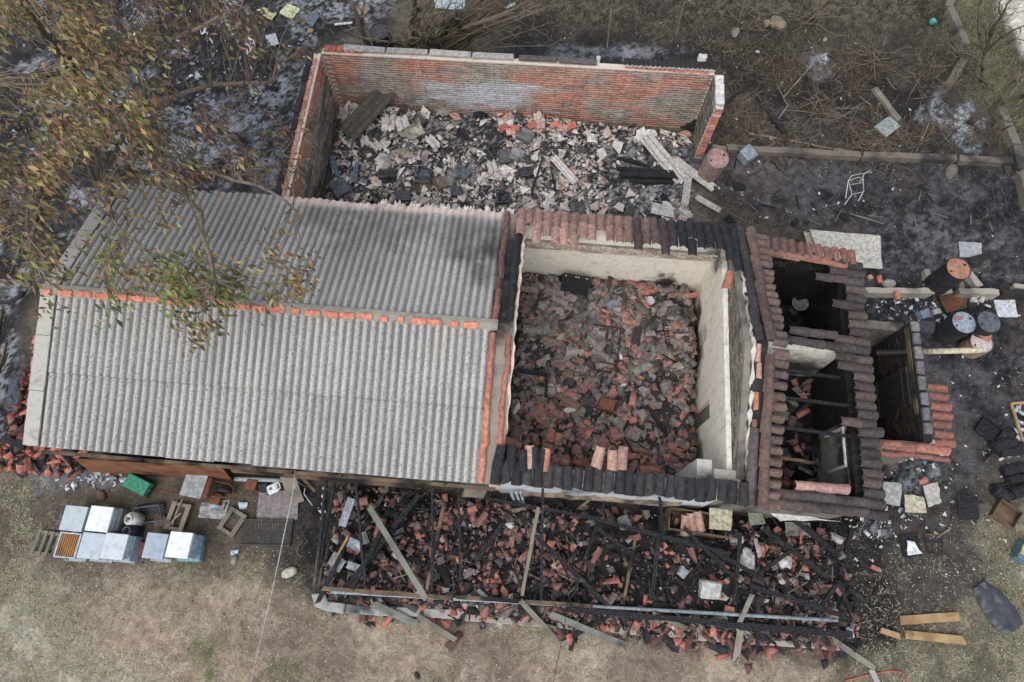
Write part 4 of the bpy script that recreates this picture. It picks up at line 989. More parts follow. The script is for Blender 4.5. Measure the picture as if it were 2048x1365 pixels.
scatter(8, 160, wing, FULL + FRAG[:4], (.6, .95), lambda u, v: jit(random.choice((lin(170, 94, 70), lin(110, 84, 76), SOOT, SOOT, lin(120, 114, 108))), .15), 'roof_tile', lambda c: f'{shade_word(c)} roof tile on the floor of the tiled right wing', 'roof tile', 'fallen roof tiles in the right wing', 'tile_rubble', .4, .14)
scatter(4, 60, lambda: (random.uniform(7.25, au - .3), random.uniform(av0 + .1, av1 - .1)), FULL + FRAG[:4], (.6, .95), lambda u, v: jit(random.choice((lin(150, 84, 66), lin(90, 70, 64), SOOT)), .15), 'roof_tile', lambda c: f'{shade_word(c)} roof tile on the floor of the brick annex', 'roof tile', 'fallen roof tiles in the annex', 'tile_rubble', .4, .14)
scatter(0, 900, lambda: P(random.gauss(320, 170), random.gauss(200, 110)), PLATE, lambda: .02 + .10 * random.random() ** 3, lambda u, v: jit(random.choice((lin(206, 210, 216), lin(150, 158, 168), lin(90, 94, 100), lin(44, 44, 48))), .15), '', None, None, None, 'ash_chips', .4, .02)
# white chips over the burnt yard
def yard():
    while True:
        x, y = random.choice(((random.uniform(1000, 2048), random.uniform(0, 620)), (random.uniform(1700, 2048), random.uniform(600, 1150)), (random.uniform(0, 620), random.uniform(0, 380)), (random.uniform(1380, 1800), random.uniform(80, 440))))
        u, v = P(x, y)
        if not (-5.2 < u < 7.2 and -.2 < v < 10.2) or (u > 4.7 and v > 5.6): return u, v
scatter(0, 3600, yard, PLATE, lambda: .012 + .055 * random.random() ** 4, lambda u, v: jit(random.choice((lin(214, 210, 206), lin(180, 176, 172), lin(120, 116, 112), lin(50, 50, 52), lin(60, 54, 50))), .15), '', None, None, None, 'ash_chips', .4, .01)
scatter(0, 4200, lambda: P(random.uniform(-60, 2048), random.uniform(930, 1365)), PLATE, lambda: .008 + .022 * random.random() ** 3, lambda u, v: jit(random.choice((lin(214, 210, 206), lin(190, 184, 172), lin(120, 110, 100), lin(70, 62, 56))), .15), '', None, None, None, 'gravel_chips', .4, .005)
scatter(0, 500, pxs((1800, 940, 40, 35), (1830, 1010, 50, 25), (1760, 1060, 40, 20), (2015, 905, 25, 12), (200, 960, 40, 10), (1840, 620, 60, 25)), PLATE, lambda: .02 + .09 * random.random() ** 2, lambda u, v: jit(random.choice((lin(190, 200, 206), lin(160, 172, 180), lin(214, 214, 212), lin(60, 60, 64))), .15), '', None, None, None, 'sheet_chips', .35, .03)
# ------------------------------------------------------------------ porch timbers
def porch_edge(poly, z, mat, label, cat, name, th=.2):
    g = Geo(); n = len(poly); top = [Vector((*P(x, y, z), z)) for x, y in poly]
    g.add(top + [Vector((p.x, p.y, -.1)) for p in top], [tuple(range(n))[::-1] if False else tuple(range(n))] + [(i, i + n, (i + 1) % n + n, (i + 1) % n) for i in range(n)])
    bm = bmesh.new(); me = g.mesh(name, mat); bm.from_mesh(me); bmesh.ops.recalc_face_normals(bm, faces=bm.faces[:]); bmesh.ops.bevel(bm, geom=bm.edges[:], offset=.015, segments=1, affect='EDGES'); bm.to_mesh(me); bm.free()
    return tag(link(name, me), label, cat)
M_LIME = make_plaster('lime_washed', lin(172, 173, 172), .9, .49)
porch_edge([(622, 1188), (650, 1187), (656, 1203), (690, 1207), (686, 1228), (652, 1222), (630, 1214)], .26, M_LIME, 'white limewashed block at the left front corner of the porch', 'low wall', 'low_wall')
porch_edge([(692, 1208), (760, 1213), (842, 1216), (838, 1234), (758, 1232), (690, 1227)], .16, M_LIME, 'stained low wall piece right of the white porch corner block', 'low wall', 'low_wall')
porch_edge([(848, 1217), (905, 1219), (930, 1223), (915, 1240), (846, 1234)], .11, M_LIME, 'lowest stained wall piece under the pale green plank end', 'low wall', 'low_wall')
porch_edge([(930, 1228), (1230, 1252), (1400, 1268), (1690, 1290), (1690, 1302), (1400, 1282), (1220, 1266), (930, 1242)], .07, M_CONC, 'worn concrete kerb along the front of the porch', 'kerb', 'porch_kerb')
porch_edge([(636, 1090), (648, 1092), (640, 1188), (622, 1188)], .05, M_BEAMC, 'short grey concrete strip at the lower left end of the porch', 'kerb', 'porch_kerb')
for k, (x, y, s) in enumerate(((650, 978, .11), (648, 992, .13), (648, 1009, .12), (646, 1024, .15), (646, 1038, .10))):
    solo('pale_stone', LUMP[k % 6].copy(), None, ('small white stone', 'flat white stone', 'square white stone', 'largest white stone', 'half buried white stone')[k] + ' in the row beside the left porch rafters', 'stone', G3(x, y, .05), (0, 0, k), 'white stones in a row by the porch', color=lin(214, 208, 198)).scale = (s, s, s)
def pb(name, a, b, za, zb, w, h, mat, label, cat='beam', group=None, rag=.006, taper=.15):
    ga, gb = G3(*a), G3(*b)
    p0 = Vector(PZ(*a, za)) if za > .9 else G3(*a, za); p1 = Vector(PZ(*b, zb)) if zb > .9 else G3(*b, zb)
    return beam(name, p0, p1, w, h, mat, label, cat, group, rag=rag, taper=taper)
RG = 'thin charred rafters hanging from the eave over the porch'
for a, b, lb in (((652, 951), (642, 1169), 'leftmost thin charred rafter, beside the row of white stones'), ((672, 946), (647, 1138), 'thin charred rafter second from the left end of the porch'), ((710, 946), (737, 1172), 'bent charred rafter over the slate grey tiles at the porch left'),
                 ((865, 960), (868, 1180), 'thin charred rafter just left of the grey half burnt beam'), ((917, 966), (923, 1159), 'thin charred rafter below the last corrugated sheet'), ((1086, 980), (1081, 1200), 'thin charred rafter below the left dark front eave tiles'), ((1320, 997), (1320, 1085), 'short charred rafter left of the burnt cabinet')):
    pb('rafter', a, b, 1.95, .34, .05, .06, M_CHAR, lb, 'rafter', RG)
pb('beam', (749, 1019), (856, 1196), .62, .42, .115, .10, M_GREEN, 'long grey green beam slanting across the left porch rubble', rag=.002, taper=0)
pb('charred_beam', (846, 995), (690, 1190), .55, .34, .11, .11, M_CHAR, 'thick charred beam slanting under the grey green beam')
pb('charred_beam', (771, 1063), (712, 1176), .4, .3, .09, .09, M_CHAR, 'short charred beam parallel to the thick slanting one')
pb('charred_beam', (693, 1108), (647, 1205), .40, .45, .08, .08, M_CHAR, 'charred stub crossing the white porch corner')
pb('broken_lath', (706, 1078), (678, 1125), .45, .42, .045, .04, M_TAN, 'pale split lath ending in the charred stub at the porch corner', 'lath')
pb('beam', (894, 1012), (858, 1178), .6, .36, .07, .07, M_SCORCH, 'half burnt grey beam standing out of the porch tiles')
pb('charred_beam', (1010, 1046), (958, 1118), .42, .38, .09, .09, M_CHAR, 'short charred beam beside the orange tile heap')
pb('charred_beam', (916, 1180), (862, 1216), .42, .34, .06, .06, M_CHAR, 'charred branch like stub at the foot of the grey green beam')
pb('beam', (1074, 1023), (1044, 1190), .55, .34, .07, .07, M_WOOD, 'grey weathered beam with a burnt upper end in the middle porch')
pb('charred_beam', (918, 992), (1160, 1038), .55, .5, .07, .08, M_CHAR, 'long charred purlin lying along the house side of the porch')
pb('charred_beam', (1150, 1034), (1445, 1111), .52, .48, .085, .09, M_CHAR, 'long charred purlin sloping down past the burnt cabinet')
pb('charred_beam', (1070, 1074), (1210, 1210), .46, .34, .085, .085, M_CHAR, 'charred beam slanting down to the pale metal tube in the middle')
pb('charred_beam', (1206, 999), (1142, 1193), .55, .36, .06, .06, M_CHAR, 'slim charred beam crossing the long purlin')
pb('charred_beam', (1189, 1060), (1271, 1121), .46, .4, .07, .07, M_CHAR, 'short charred beam below the sloping purlin')
pb('beam', (1264, 1077), (1244, 1192), .44, .36, .055, .06, M_SCORCH, 'brown half burnt beam right of the porch middle')
pb('charred_beam', (1312, 1036), (1288, 1285), .58, .16, .09, .1, M_CHAR, 'thick charred post lying across the metal tube onto the sand')
pb('charred_beam', (1356, 1060), (1452, 1152), .52, .4, .07, .08, M_CHAR, 'charred beam leaning from the burnt cabinet')
pb('charred_beam', (1465, 1074), (1457, 1207), .5, .36, .07, .08, M_CHAR, 'upright looking charred beam right of the dented white tin')
pb('charred_beam', (1564, 1104), (1499, 1152), .46, .42, .075, .08, M_CHAR, 'short charred beam forming the left arm of a cross')
pb('charred_beam', (1510, 1063), (1636, 1155), .5, .44, .09, .09, M_CHAR, 'charred beam crossing the short one near the white cloth lump')
pb('charred_beam', (1571, 1046), (1665, 1115), .5, .36, .085, .085, M_CHAR, 'charred beam under the fallen white ceiling sheet')
pb('charred_beam', (1411, 1104), (1513, 1159), .46, .42, .08, .08, M_CHAR, 'charred beam continuing the long sloping purlin')
pb('charred_beam', (1486, 1172), (1668, 1230), .44, .36, .09, .09, M_CHAR, 'charred beam above the right end of the metal tube')
pb('charred_beam', (1690, 1060), (1672, 1150), .3, .15, .07, .07, M_CHAR, 'short charred post leaning at the right end of the porch')
pb('charred_beam', (1668, 1165), (1694, 1222), .2, .1, .08, .08, M_CHAR, 'charred post end beside the right end of the metal tube')
pb('charred_beam', (1655, 1170), (1620, 1225), .4, .34, .08, .08, M_CHAR, 'charred stub near the right end of the metal tube')
pb('charred_beam', (1500, 1190), (1512, 1290), .42, .12, .07, .07, M_CHAR, 'charred stick beside the grey green plank at the porch front')
pb('plank', (1489, 1190), (1465, 1258), .46, .24, .09, .03, M_GREEN, 'grey green plank laid over the right part of the metal tube', 'plank', rag=.002, taper=0)
pb('plank', (1478, 1260), (1469, 1320), .10, .08, .13, .03, M_WOOD, 'brown plank on the sand below the grey green plank', 'plank', rag=.002, taper=0)
pb('plank', (751, 1207), (833, 1247), .30, .16, .14, .03, M_GREEN, 'pale green plank lying over the white low wall', 'plank', rag=.002, taper=0)
pb('plank', (836, 1230), (911, 1279), .2, .08, .10, .05, M_WOOD, 'grey split plank before the low wall', 'plank', rag=.003, taper=0)
pb('plank', (1042, 1203), (1110, 1277), .36, .06, .10, .05, M_WOOD, 'squared weathered plank propped on the porch kerb', 'plank', rag=.002, taper=0)
pb('plank', (1097, 1227), (1247, 1289), .25, .05, .12, .03, M_GREEN, 'long pale plank lying from the kerb onto the sand', 'plank', rag=.003, taper=0)
pb('plank', (1300, 1227), (1367, 1256), .28, .2, .09, .03, M_WOOD, 'short pale plank under the right part of the metal tube', 'plank', rag=.003, taper=0)
pb('plank', (1661, 1280), (1748, 1338), .12, .05, .11, .05, M_WOOD, 'grooved grey plank at the lower right porch corner', 'plank', rag=.002, taper=0)
pb('plank', (1738, 1338), (1757, 1372), .08, .03, .10, .04, M_LIME, 'pale grey plank end beside the orange hose', 'plank', rag=.001, taper=0)
pb('plank', (1796, 1241), (1914, 1233), .06, .06, .17, .035, M_TAN, 'pale brown board with a burnt edge on the dry grass', 'board', rag=.003, taper=0)
pb('plank', (1806, 1269), (1924, 1281), .07, .06, .16, .06, M_TAN, 'longest pale brown board on the dry grass', 'board', rag=.002, taper=0)
pb('plank', (1757, 1260), (1797, 1273), .07, .06, .11, .03, M_TAN, 'short orange brown board left of the longest board', 'board', rag=.002, taper=0)
pb('half_burnt_pole', (590, 938), (645, 988), 1.9, .6, .07, .07, M_SCORCH, 'yellow tipped half burnt pole leaning from the eave at the porch left', 'pole', rag=.003)
# metal tube along the porch front
p0, p1 = Vector(PZ(662, 1184, .52)), Vector(PZ(1676, 1241, .52)); mid = p0.lerp(p1, .45); mid.z -= .04
solo('metal_tube', Geo().tube([p0, p0.lerp(mid, .5), mid, mid.lerp(p1, .5), p1], .036, 10), M_PAINT, 'long pale metal tube running along the whole porch front', 'tube', smooth=True, color=lin(150, 160, 164))
pb('charred_beam', (660, 1178), (905, 1196), .42, .36, .09, .08, M_SCORCH, 'scorched sill beam behind the left part of the metal tube')
pb('charred_beam', (915, 1194), (1180, 1212), .36, .36, .08, .08, M_SCORCH, 'scorched sill beam behind the middle of the metal tube')
pb('charred_beam', (1130, 1218), (1440, 1246), .3, .3, .11, .1, M_CHAR, 'charred sill beam in front of the middle of the metal tube')
pb('charred_beam', (1440, 1248), (1690, 1268), .24, .24, .13, .1, M_CHAR, 'charred sill beam in front of the right end of the metal tube')
for k, (a, b) in enumerate((((1022, 985), (1030, 1005)), ((1032, 985), (1040, 1006)), ((1042, 985), (1047, 1006)))):
    solo('metal_strip', Geo().tube([Vector(PZ(*a, .9)), Vector(PZ(*b, .45))], .03, 6), M_PAINT, ('left', 'middle', 'right')[k] + ' pale metal strip leaning below the dark front eave', 'strip', color=lin(160, 172, 184))
pb('pole', (1192, 992), (1150, 1025), .9, .5, .05, .05, M_SCORCH, 'short half burnt post leaning on the peeling front wall', 'pole')

# burnt cabinet and other larger pieces in the porch
def boxthing(name, label, cat, loc, size, yaw, mats, color=None, open_top=True, th=.03, tilt=(0, 0), lid=None, group=None):
    """open crate or drawer: base and four sides as parts"""
    lx, ly, lz = size; R = Matrix.Rotation(yaw, 3, 'Z') @ Matrix.Rotation(tilt[0], 3, 'X') @ Matrix.Rotation(tilt[1], 3, 'Y')
    t = thing(name, label, cat, loc, R, group)
    part('base', Geo().box(-lx / 2, lx / 2, -ly / 2, ly / 2, 0, th), mats, t, color=color)
    for sx in (-1, 1): part('side', Geo().box(sx * lx / 2 - th / 2, sx * lx / 2 + th / 2, -ly / 2 + th / 2 + .001, ly / 2 - th / 2 - .001, th + .001, lz), mats, t, color=color)
    for sy in (-1, 1): part('side', Geo().box(-lx / 2 - th / 2, lx / 2 + th / 2, sy * ly / 2 - th / 2, sy * ly / 2 + th / 2, th + .001, lz * 1.01), mats, t, color=color)
    return t
cb = P(1395, 1045, .6); cab = boxthing('burnt_cabinet', 'long wooden cabinet, top open, full of tiles, against the porch wall', 'cabinet', (cb[0], cb[1], .12), (1.15, .42, .5), -.06, M_SCORCH)
for k, (dx, dy) in enumerate(((-.2, 0), (-.1, .05), (.03, .1))): o = solo('roof_tile', TILE, None, ('left', 'middle', 'right')[k] + ' pink roof tile standing out of the open wooden cabinet', 'roof tile', (cb[0] + dx - .05, cb[1] + dy + .12, .66), (0.1, .35, -1.5 + .1 * k), color=PINK)
sheet('metal_sheet', (PZ(1420, 1016, .7), PZ(1465, 1018, .7), PZ(1462, 1062, .62), PZ(1418, 1058, .62)), .01, M_CLEAN, 6, 6, .06, 'crumpled yellowish metal sheet on the right half of the open cabinet', 'metal sheet', color=lin(186, 178, 150))
sheet('metal_sheet', (PZ(1495, 1015, .6), PZ(1520, 1015, .6), PZ(1532, 1048, .4), PZ(1500, 1052, .4)), .01, M_CLEAN, 5, 5, .04, 'greenish bent metal sheet right of the open cabinet', 'metal sheet', color=lin(128, 132, 112))
sheet('ceiling_sheet', (PZ(1538, 1026, .75), PZ(1600, 1028, .75), PZ(1682, 1045, .6), PZ(1560, 1040, .5)), .012, M_CLEAN, 8, 4, .05, 'long white ceiling sheet fallen below the right wing front eave', 'sheet', color=lin(214, 210, 202))
sheet('metal_sheet', (PZ(1570, 1044, .35), PZ(1620, 1046, .35), PZ(1622, 1072, .3), PZ(1572, 1074, .3)), .01, M_CLEAN, 5, 4, .03, 'grey green flat panel under the fallen white ceiling sheet', 'metal sheet', color=lin(132, 132, 118))
for k, (x, y, s, lb, c) in enumerate(((1415, 1180, .40, 'dented white square tin in the porch rubble right of the middle', lin(190, 190, 182)), (1360, 1145, .2, 'small pale tin between the tiles below the cabinet', lin(160, 166, 172)), (1245, 1048, .26, 'crushed grey tin left of the burnt cabinet', lin(140, 138, 136)))):
    q = G3(x, y, .22); me = rough_box(s, s * .9, s * .5, s * .08, s * .08); me.materials.append(M_TIN); solo('dented_tin', me, None, lb, 'tin', q, (.2, .15, k), color=c)
for k, (x, y, s, lb) in enumerate(((1564, 1122, .34, 'crumpled white cloth lump beside the crossed charred beams'), (1490, 1118, .45, 'crumpled grey foil heap right of the burnt cabinet'), (1690, 1265, .2, 'white crumpled scrap at the right porch corner'), (1558, 1164, .14, 'small white lump among orange tiles at the porch right'))):
    me = lump(100 + k, .45); bm = bmesh.new(); bm.from_mesh(me); bmesh.ops.subdivide_edges(bm, edges=bm.edges[:], cuts=1, use_grid_fill=True)
    for v in bm.verts: v.co *= random.uniform(.8, 1.15); v.co.z *= .6
    bm.to_mesh(me); bm.free(); solo('crumpled_lump', me, None, lb, 'lump', G3(x, y, .2), (0, 0, k), color=lin(205, 200, 196)).scale = (s, s, s)
for k, (x0, y0, x1, y1, w, lb) in enumerate(((708, 1000, 690, 1055, .16, 'long slate grey sheet strip under the bent rafter'), (702, 1085, 728, 1098, .2, 'wavy blue grey sheet piece at the porch left'), (668, 1115, 690, 1135, .26, 'ribbed blue grey sheet piece beside the pale lath'), (700, 1130, 728, 1140, .14, 'thin blue grey sheet sliver near the metal tube left end'))):
    a_, b_ = G3(x0, y0, .26), G3(x1, y1, .26); d_ = (b_ - a_); nrm = Vector((-d_.y, d_.x, 0)).normalized() * w / 2
    sheet('sheet_strip', (a_ + nrm, b_ + nrm, b_ - nrm, a_ - nrm), .012, M_CLEAN, 6, 4, .05, lb, 'sheet', color=lin(160, 168, 174))

# ------------------------------------------------------------------ things in the roofless room
u, v = P(1148, 582, .45); v -= .02
tv = thing('burnt_appliance', 'black burnt flat appliance leaning on the cream rear wall', 'appliance', (u, v, .42), Matrix.Rotation(-.09, 3, 'Z') @ Matrix.Rotation(-.55, 3, 'X'))
part('body', Geo().box(-.32, .32, -.09, .09, 0, .42), M_BLACK, tv)
part('top_panel', Geo().box(-.31, .31, -.08, .08, .421, .432), M_BLACK, tv)
for k in range(14): part('fin', Geo().box(-.30 + k * .044, -.275 + k * .044, -.105, -.091, .02, .40), M_CHAR, tv)
for x in (-.26, -.03, .03, .22): part('label_plate', Geo().box(x, x + .035, -.05, 0, .433, .436), M_CLEAN, tv, color=lin(210, 206, 198))
def frame(name, label, cat, pts, z, r, mat, extra=()):
    g = thing(name, label, cat, Vector((0, 0, 0)))
    for k in range(len(pts)): part('rail', Geo().tube([G3(*pts[k], z), G3(*pts[(k + 1) % len(pts)], z)], r, 6), mat, g)
    for a_, b_ in extra: part('bar', Geo().tube([G3(*a_, z), G3(*b_, z)], r * .8, 6), mat, g)
    return g
frame('bed_frame', 'black metal bed frame half buried in the middle of the roofless room', 'bed frame', ((1165, 650), (1240, 662), (1232, 735), (1155, 718)), .14, .016, M_BLACK, (((1215, 658), (1208, 730)),))
pb('charred_beam', (1013, 752), (1008, 905), .24, .24, .09, .1, M_CHAR, 'charred beam along the left wall of the roofless room')
pb('charred_beam', (1030, 748), (1094, 757), .28, .28, .09, .1, M_CHAR, 'charred beam across the left of the roofless room')
pb('charred_beam', (1093, 752), (1090, 802), .28, .24, .07, .08, M_CHAR, 'short charred beam meeting the crosswise one in the room')
pb('charred_beam', (1290, 820), (1330, 870), .3, .16, .07, .08, M_CHAR, 'charred beam in the lower right of the roofless room')
pb('charred_beam', (1245, 880), (1262, 905), .22, .16, .05, .05, M_CHAR, 'charred stick near the front wall of the roofless room')
q = G3(1210, 815, .1)
st = thing('small_stove', 'small rusty iron stove with a round flue hole in the roofless room', 'stove', q, (0.1, 0, -.2))
part('body', with_mat(rough_box(.36, .28, .26, .01, .02), M_RUST), None, st, loc=(0, 0, .13)); part('top_plate', with_mat(rough_box(.24, .22, .02, .004, .004), M_RUST), None, st, loc=(-.03, 0, .272))
part('flue_collar', Geo().lathe([(.05, 0), (.05, .05), (.036, .05), (.036, 0.0)], 14), M_BLACK, st, loc=(.19, -.02, .13), rot=(0, D90, 0))
sp = [G3(1325 + 8 * k / 60 + 0, 640 + 55 * k / 60, .16) + Vector((.055 * math.cos(k * 1.05), 0, .055 * math.sin(k * 1.05))) for k in range(61)]
solo('coil_spring', Geo().tube(sp, .011, 5), M_BLACK, 'black coil spring on the right of the roofless room', 'spring', smooth=True)
solo('round_pan', Geo().lathe([(0.0, .0), (.085, .0), (.105, .07), (.098, .07), (.08, .012), (0, .012)], 20), M_TIN, 'round pale pan near the rear wall of the roofless room', 'pan', G3(1297, 606, .1), (.2, .1, 0), smooth=True, color=lin(190, 188, 184))
for k, (x, y, s, lb) in enumerate(((1140, 822, .3, 'long white plaster lump in the middle of the roofless room'), (1033, 820, .26, 'white plaster lump near the left charred beam'), (1105, 778, .34, 'flaky white plaster heap in the roofless room'), (1243, 775, .2, 'small white plaster piece right of the room middle'), (1238, 715, .2, 'pale plaster piece beside the bed frame'), (1330, 660, .16, 'white scrap near the coil spring'), (1400, 700, .22, 'white plaster flake at the foot of the right gable wall'))):
    me = lump(120 + k, .4); solo('plaster_lump', me, None, lb, 'plaster lump', G3(x, y, .1), (0, 0, k * 1.3), color=lin(205, 200, 190)).scale = (s, s * .6, s * .6)
solo('blue_grey_sheet', plate(300, .2), None, 'crumpled blue grey sheet near the rear wall of the roofless room', 'sheet', G3(1225, 615, .12), (.3, .2, .8), color=lin(130, 142, 160)).scale = (.24, .24, .24)

# wing and annex contents
q = P(1600, 790, .2)
for k, (x, y, sx, sy, lb, c) in enumerate(((1560, 830, .4, .3, 'grey bent panel on the wing floor near the gable', lin(120, 116, 108)), (1612, 700, .4, .2, 'pale plaster slab below the cream partition wall', lin(150, 146, 138)), (1640, 905, .36, .36, 'black square appliance on the wing floor', lin(40, 42, 46)), (1558, 912, .3, .3, 'blue black crumpled box at the wing front', lin(64, 70, 78)), (1640, 925, .26, .26, 'grey square box with a hollow top at the wing front', lin(96, 92, 88)))):
    me = rough_box(sx, sy, .18, .03, .03); me.materials.append(M_OBJ); u, v = P(x, y, .3); solo('burnt_box', me, None, lb, 'box', (u, v, .36), (.15, .1, k), color=c)
u, v = P(1597, 610, .3)
to = thing('toilet', 'grey toilet bowl with cistern in the dark rear room of the wing', 'toilet', (u, v, .02), (0, 0, 0))
part('bowl', Geo().lathe([(.12, 0), (.11, .15), (.18, .36), (.20, .4), (.15, .4), (.1, .25), (0, .2)], 18), M_PAINT, to, smooth=True, color=lin(120, 118, 116))
part('cistern', with_mat(rough_box(.4, .16, .32, .004, .02), M_PAINT), None, to, color=lin(96, 94, 94), loc=(0, .32, .52))
solo('wash_basin', with_mat(rough_box(.44, .34, .12, .01, .05), M_PAINT), None, 'grey wash basin in the dark rear room of the wing', 'basin', (*P(1608, 570, .5), .42), color=lin(86, 84, 84))

# ------------------------------------------------------------------ things in the brick store
def tin(x, y, size, yaw, tilt, col, lb, dz=.1):
    """square oil tin: folded body, rolled rims, sunk lid"""
    lx, ly, lz = size; t = thing('metal_tin', lb, 'tin', G3(x, y, dz), Matrix.Rotation(yaw, 3, 'Z') @ Matrix.Rotation(tilt[0], 3, 'X') @ Matrix.Rotation(tilt[1], 3, 'Y'), 'burnt square tins in the brick store')
    me = rough_box(lx, ly, lz, .014, .018); bm = bmesh.new(); bm.from_mesh(me); bmesh.ops.subdivide_edges(bm, edges=bm.edges[:], cuts=2, use_grid_fill=True)
    ph = random.uniform(0, 9)
    for q_ in bm.verts: q_.co += Vector([.05 * (float(vnoise(q_.co.x * 9 + ph + 3 * i_, q_.co.y * 9 + q_.co.z * 7, i_)) - .5) * 1.4 for i_ in range(3)])
    if random.random() < .5:
        tp = [f_ for f_ in bm.faces if f_.normal.z > .8 and f_.calc_center_median().z > lz * .3]; bmesh.ops.translate(bm, verts=list({v_ for f_ in tp for v_ in f_.verts if abs(v_.co.x) < lx * .42 and abs(v_.co.y) < ly * .42}), vec=(0, 0, -lz * .45))
    bm.to_mesh(me); bm.free(); part('body', with_mat(me, M_TIN), None, t, color=mixc(col, lin(90, 88, 84), .3))
    z = lz / 2
    g = Geo().tube([(-lx / 2 + .01, -ly / 2 + .01, z), (lx / 2 - .01, -ly / 2 + .01, z), (lx / 2 - .01, ly / 2 - .01, z), (-lx / 2 + .01, ly / 2 - .01, z), (-lx / 2 + .01, -ly / 2 + .012, z)], .009, 5); part('rim', g, M_TIN, t, color=mixc(col, (.3, .28, .25), .4))
    part('cap', Geo().lathe([(.028, 0), (.028, .02), (0, .022)], 10), M_TIN, t, color=mixc(col, (.1, .1, .1), .6), loc=(lx * .25, ly * .2, z - .002))
OL, BL, DK, CR = lin(120, 108, 74), lin(84, 104, 122), lin(54, 58, 64), lin(206, 192, 158)
for a_ in ((829, 271, (.46, .34, .26), .6, (.25, .1), CR, 'cream square tin with rust stains behind the grooved dark sheet'), (813, 317, (.36, .26, .28), .1, (.1, 0), lin(200, 176, 132), 'buff square tin in the middle of the store left half'),
           (737, 314, (.38, .3, .2), -.6, (.1, .1), lin(74, 66, 58), 'open dark tin left of the buff tin'), (776, 357, (.42, .28, .26), .15, (-.1, 0), DK, 'long black tin near the corrugated eave'), (846, 378, (.42, .3, .3), .05, (.7, 0), OL, 'olive tin open towards the corrugated eave'),
           (848, 352, (.38, .3, .3), -.3, (.3, .3), BL, 'blue tin tipped on the olive open tin'), (881, 374, (.28, .3, .3), .5, (.2, .4), lin(146, 122, 66), 'yellow brown tin between the olive and the green ones'), (902, 366, (.26, .34, .3), -.4, (.2, .2), lin(120, 128, 116), 'grey green tin with a torn side'),
           (924, 351, (.36, .28, .26), -.6, (.3, .3), BL, 'blue tin tipped on the grey green tin'), (914, 391, (.28, .24, .26), .3, (.1, .1), lin(60, 74, 88), 'dark blue tin just behind the broken sheet ends'), (681, 383, (.44, .4, .26), .75, (.25, .25), lin(80, 106, 124), 'large blue tin in the left front corner of the store'),
           (808, 399, (.38, .26, .22), .1, (.1, 0), lin(58, 72, 92), 'dark blue tin half hidden by the corrugated eave'), (838, 248, (.3, .26, .26), -.8, (.4, .2), lin(128, 112, 90), 'brown tin leaning behind the cream tin'), (838, 218, (.34, .26, .3), .5, (.5, .3), lin(112, 100, 84), 'brown folded tin at the foot of the bloomed wall'),
           (752, 276, (.34, .3, .26), .7, (.5, .2), lin(76, 74, 72), 'dark grey folded tin below the grooved sheet'), (1050, 277, (.36, .3, .22), -.5, (.2, .1), lin(126, 128, 118), 'grey green tin below the red bricks'), (988, 311, (.36, .36, .28), .7, (.2, .2), lin(58, 62, 70), 'black rounded tin left of two others in the store middle'),
           (1009, 320, (.3, .34, .26), .2, (.3, 0), lin(90, 96, 100), 'dark grey tin between the black and the pale one'), (1032, 318, (.32, .3, .28), -.2, (.2, .2), lin(150, 152, 152), 'pale grey tin right of the dark grey one'), (1152, 420, (.34, .26, .26), .05, (.5, 0), lin(70, 88, 100), 'slate blue tin just behind the tiled rear eave'),
           (1006, 402, (.3, .26, .26), .1, (.3, 0), lin(52, 64, 78), 'blue black tin beside the end of the corrugated roof'), (1052, 352, (.34, .24, .2), .3, (.1, .1), lin(50, 50, 62), 'purple black tin in the white shards'), (1110, 285, (.1, .1, .1), .3, (.1, .1), CR, 'tiny cream tin among the white shards')): tin(*a_)
for k, (a_, b_) in enumerate((((667, 325), (679, 360)), ((718, 336), (712, 372)))):
    solo('blue_pipe', Geo().tube([G3(*a_, .2), G3(*b_, .12)], .055, 14), M_PAINT, ('short blue pipe left of the blue corner tin', 'short violet blue pipe right of the blue corner tin')[k], 'pipe', color=(lin(100, 122, 158), lin(92, 98, 140))[k])
# grooved scorched sheet leaning in the corner
def grooved(name, a_, b_, w, za, zb, col, lb, mat=M_OBJ, amp=.035, waves=2.0, th=.012, rag=.0, roll=0.0, cat='roof sheet'):
    A, B = G3(*a_, za), G3(*b_, zb); d = B - A; L = d.length; g = Geo(); n = 16; rows = 7; vs = []; fs = []
    for r in range(rows):
        for i in range(n + 1):
            y = (i / n - .5) * w; x = (r / (rows - 1) - .5) * L + (random.uniform(-rag, rag) if r in (0, rows - 1) else 0)
            if rag: y *= 1 - .35 * rag * 5 * abs(r / (rows - 1) - .5) * random.random()
            vs.append((x, y, amp * math.sin(i / n * waves * 2 * math.pi)))
    m = len(vs); vs += [(x, y, z - th) for x, y, z in vs]
    for r in range(rows - 1):
        for i in range(n): q_ = r * (n + 1) + i; fs.append((q_, q_ + n + 1, q_ + n + 2, q_ + 1)[::-1]); fs.append((q_ + m, q_ + n + 1 + m, q_ + n + 2 + m, q_ + 1 + m))
    for i in range(n):
        for r in (0, rows - 1): q_ = r * (n + 1) + i; fs.append((q_, q_ + 1, q_ + 1 + m, q_ + m))
    for r in range(rows - 1):
        for i in (0, n): q_ = r * (n + 1) + i; fs.append((q_, q_ + n + 1, q_ + n + 1 + m, q_ + m))
    R = d.to_track_quat('X', 'Z').to_matrix() @ Matrix.Rotation(roll, 3, 'X')
    return solo(name, g.add(vs, fs), mat, lb, cat, (A + B) / 2, R, color=col)
grooved('roof_sheet', (698, 283), (796, 205), .52, .28, .75, lin(92, 86, 78), 'long grooved dark sheet leaning in the left corner of the store', amp=.06, waves=1.5, roll=.25)
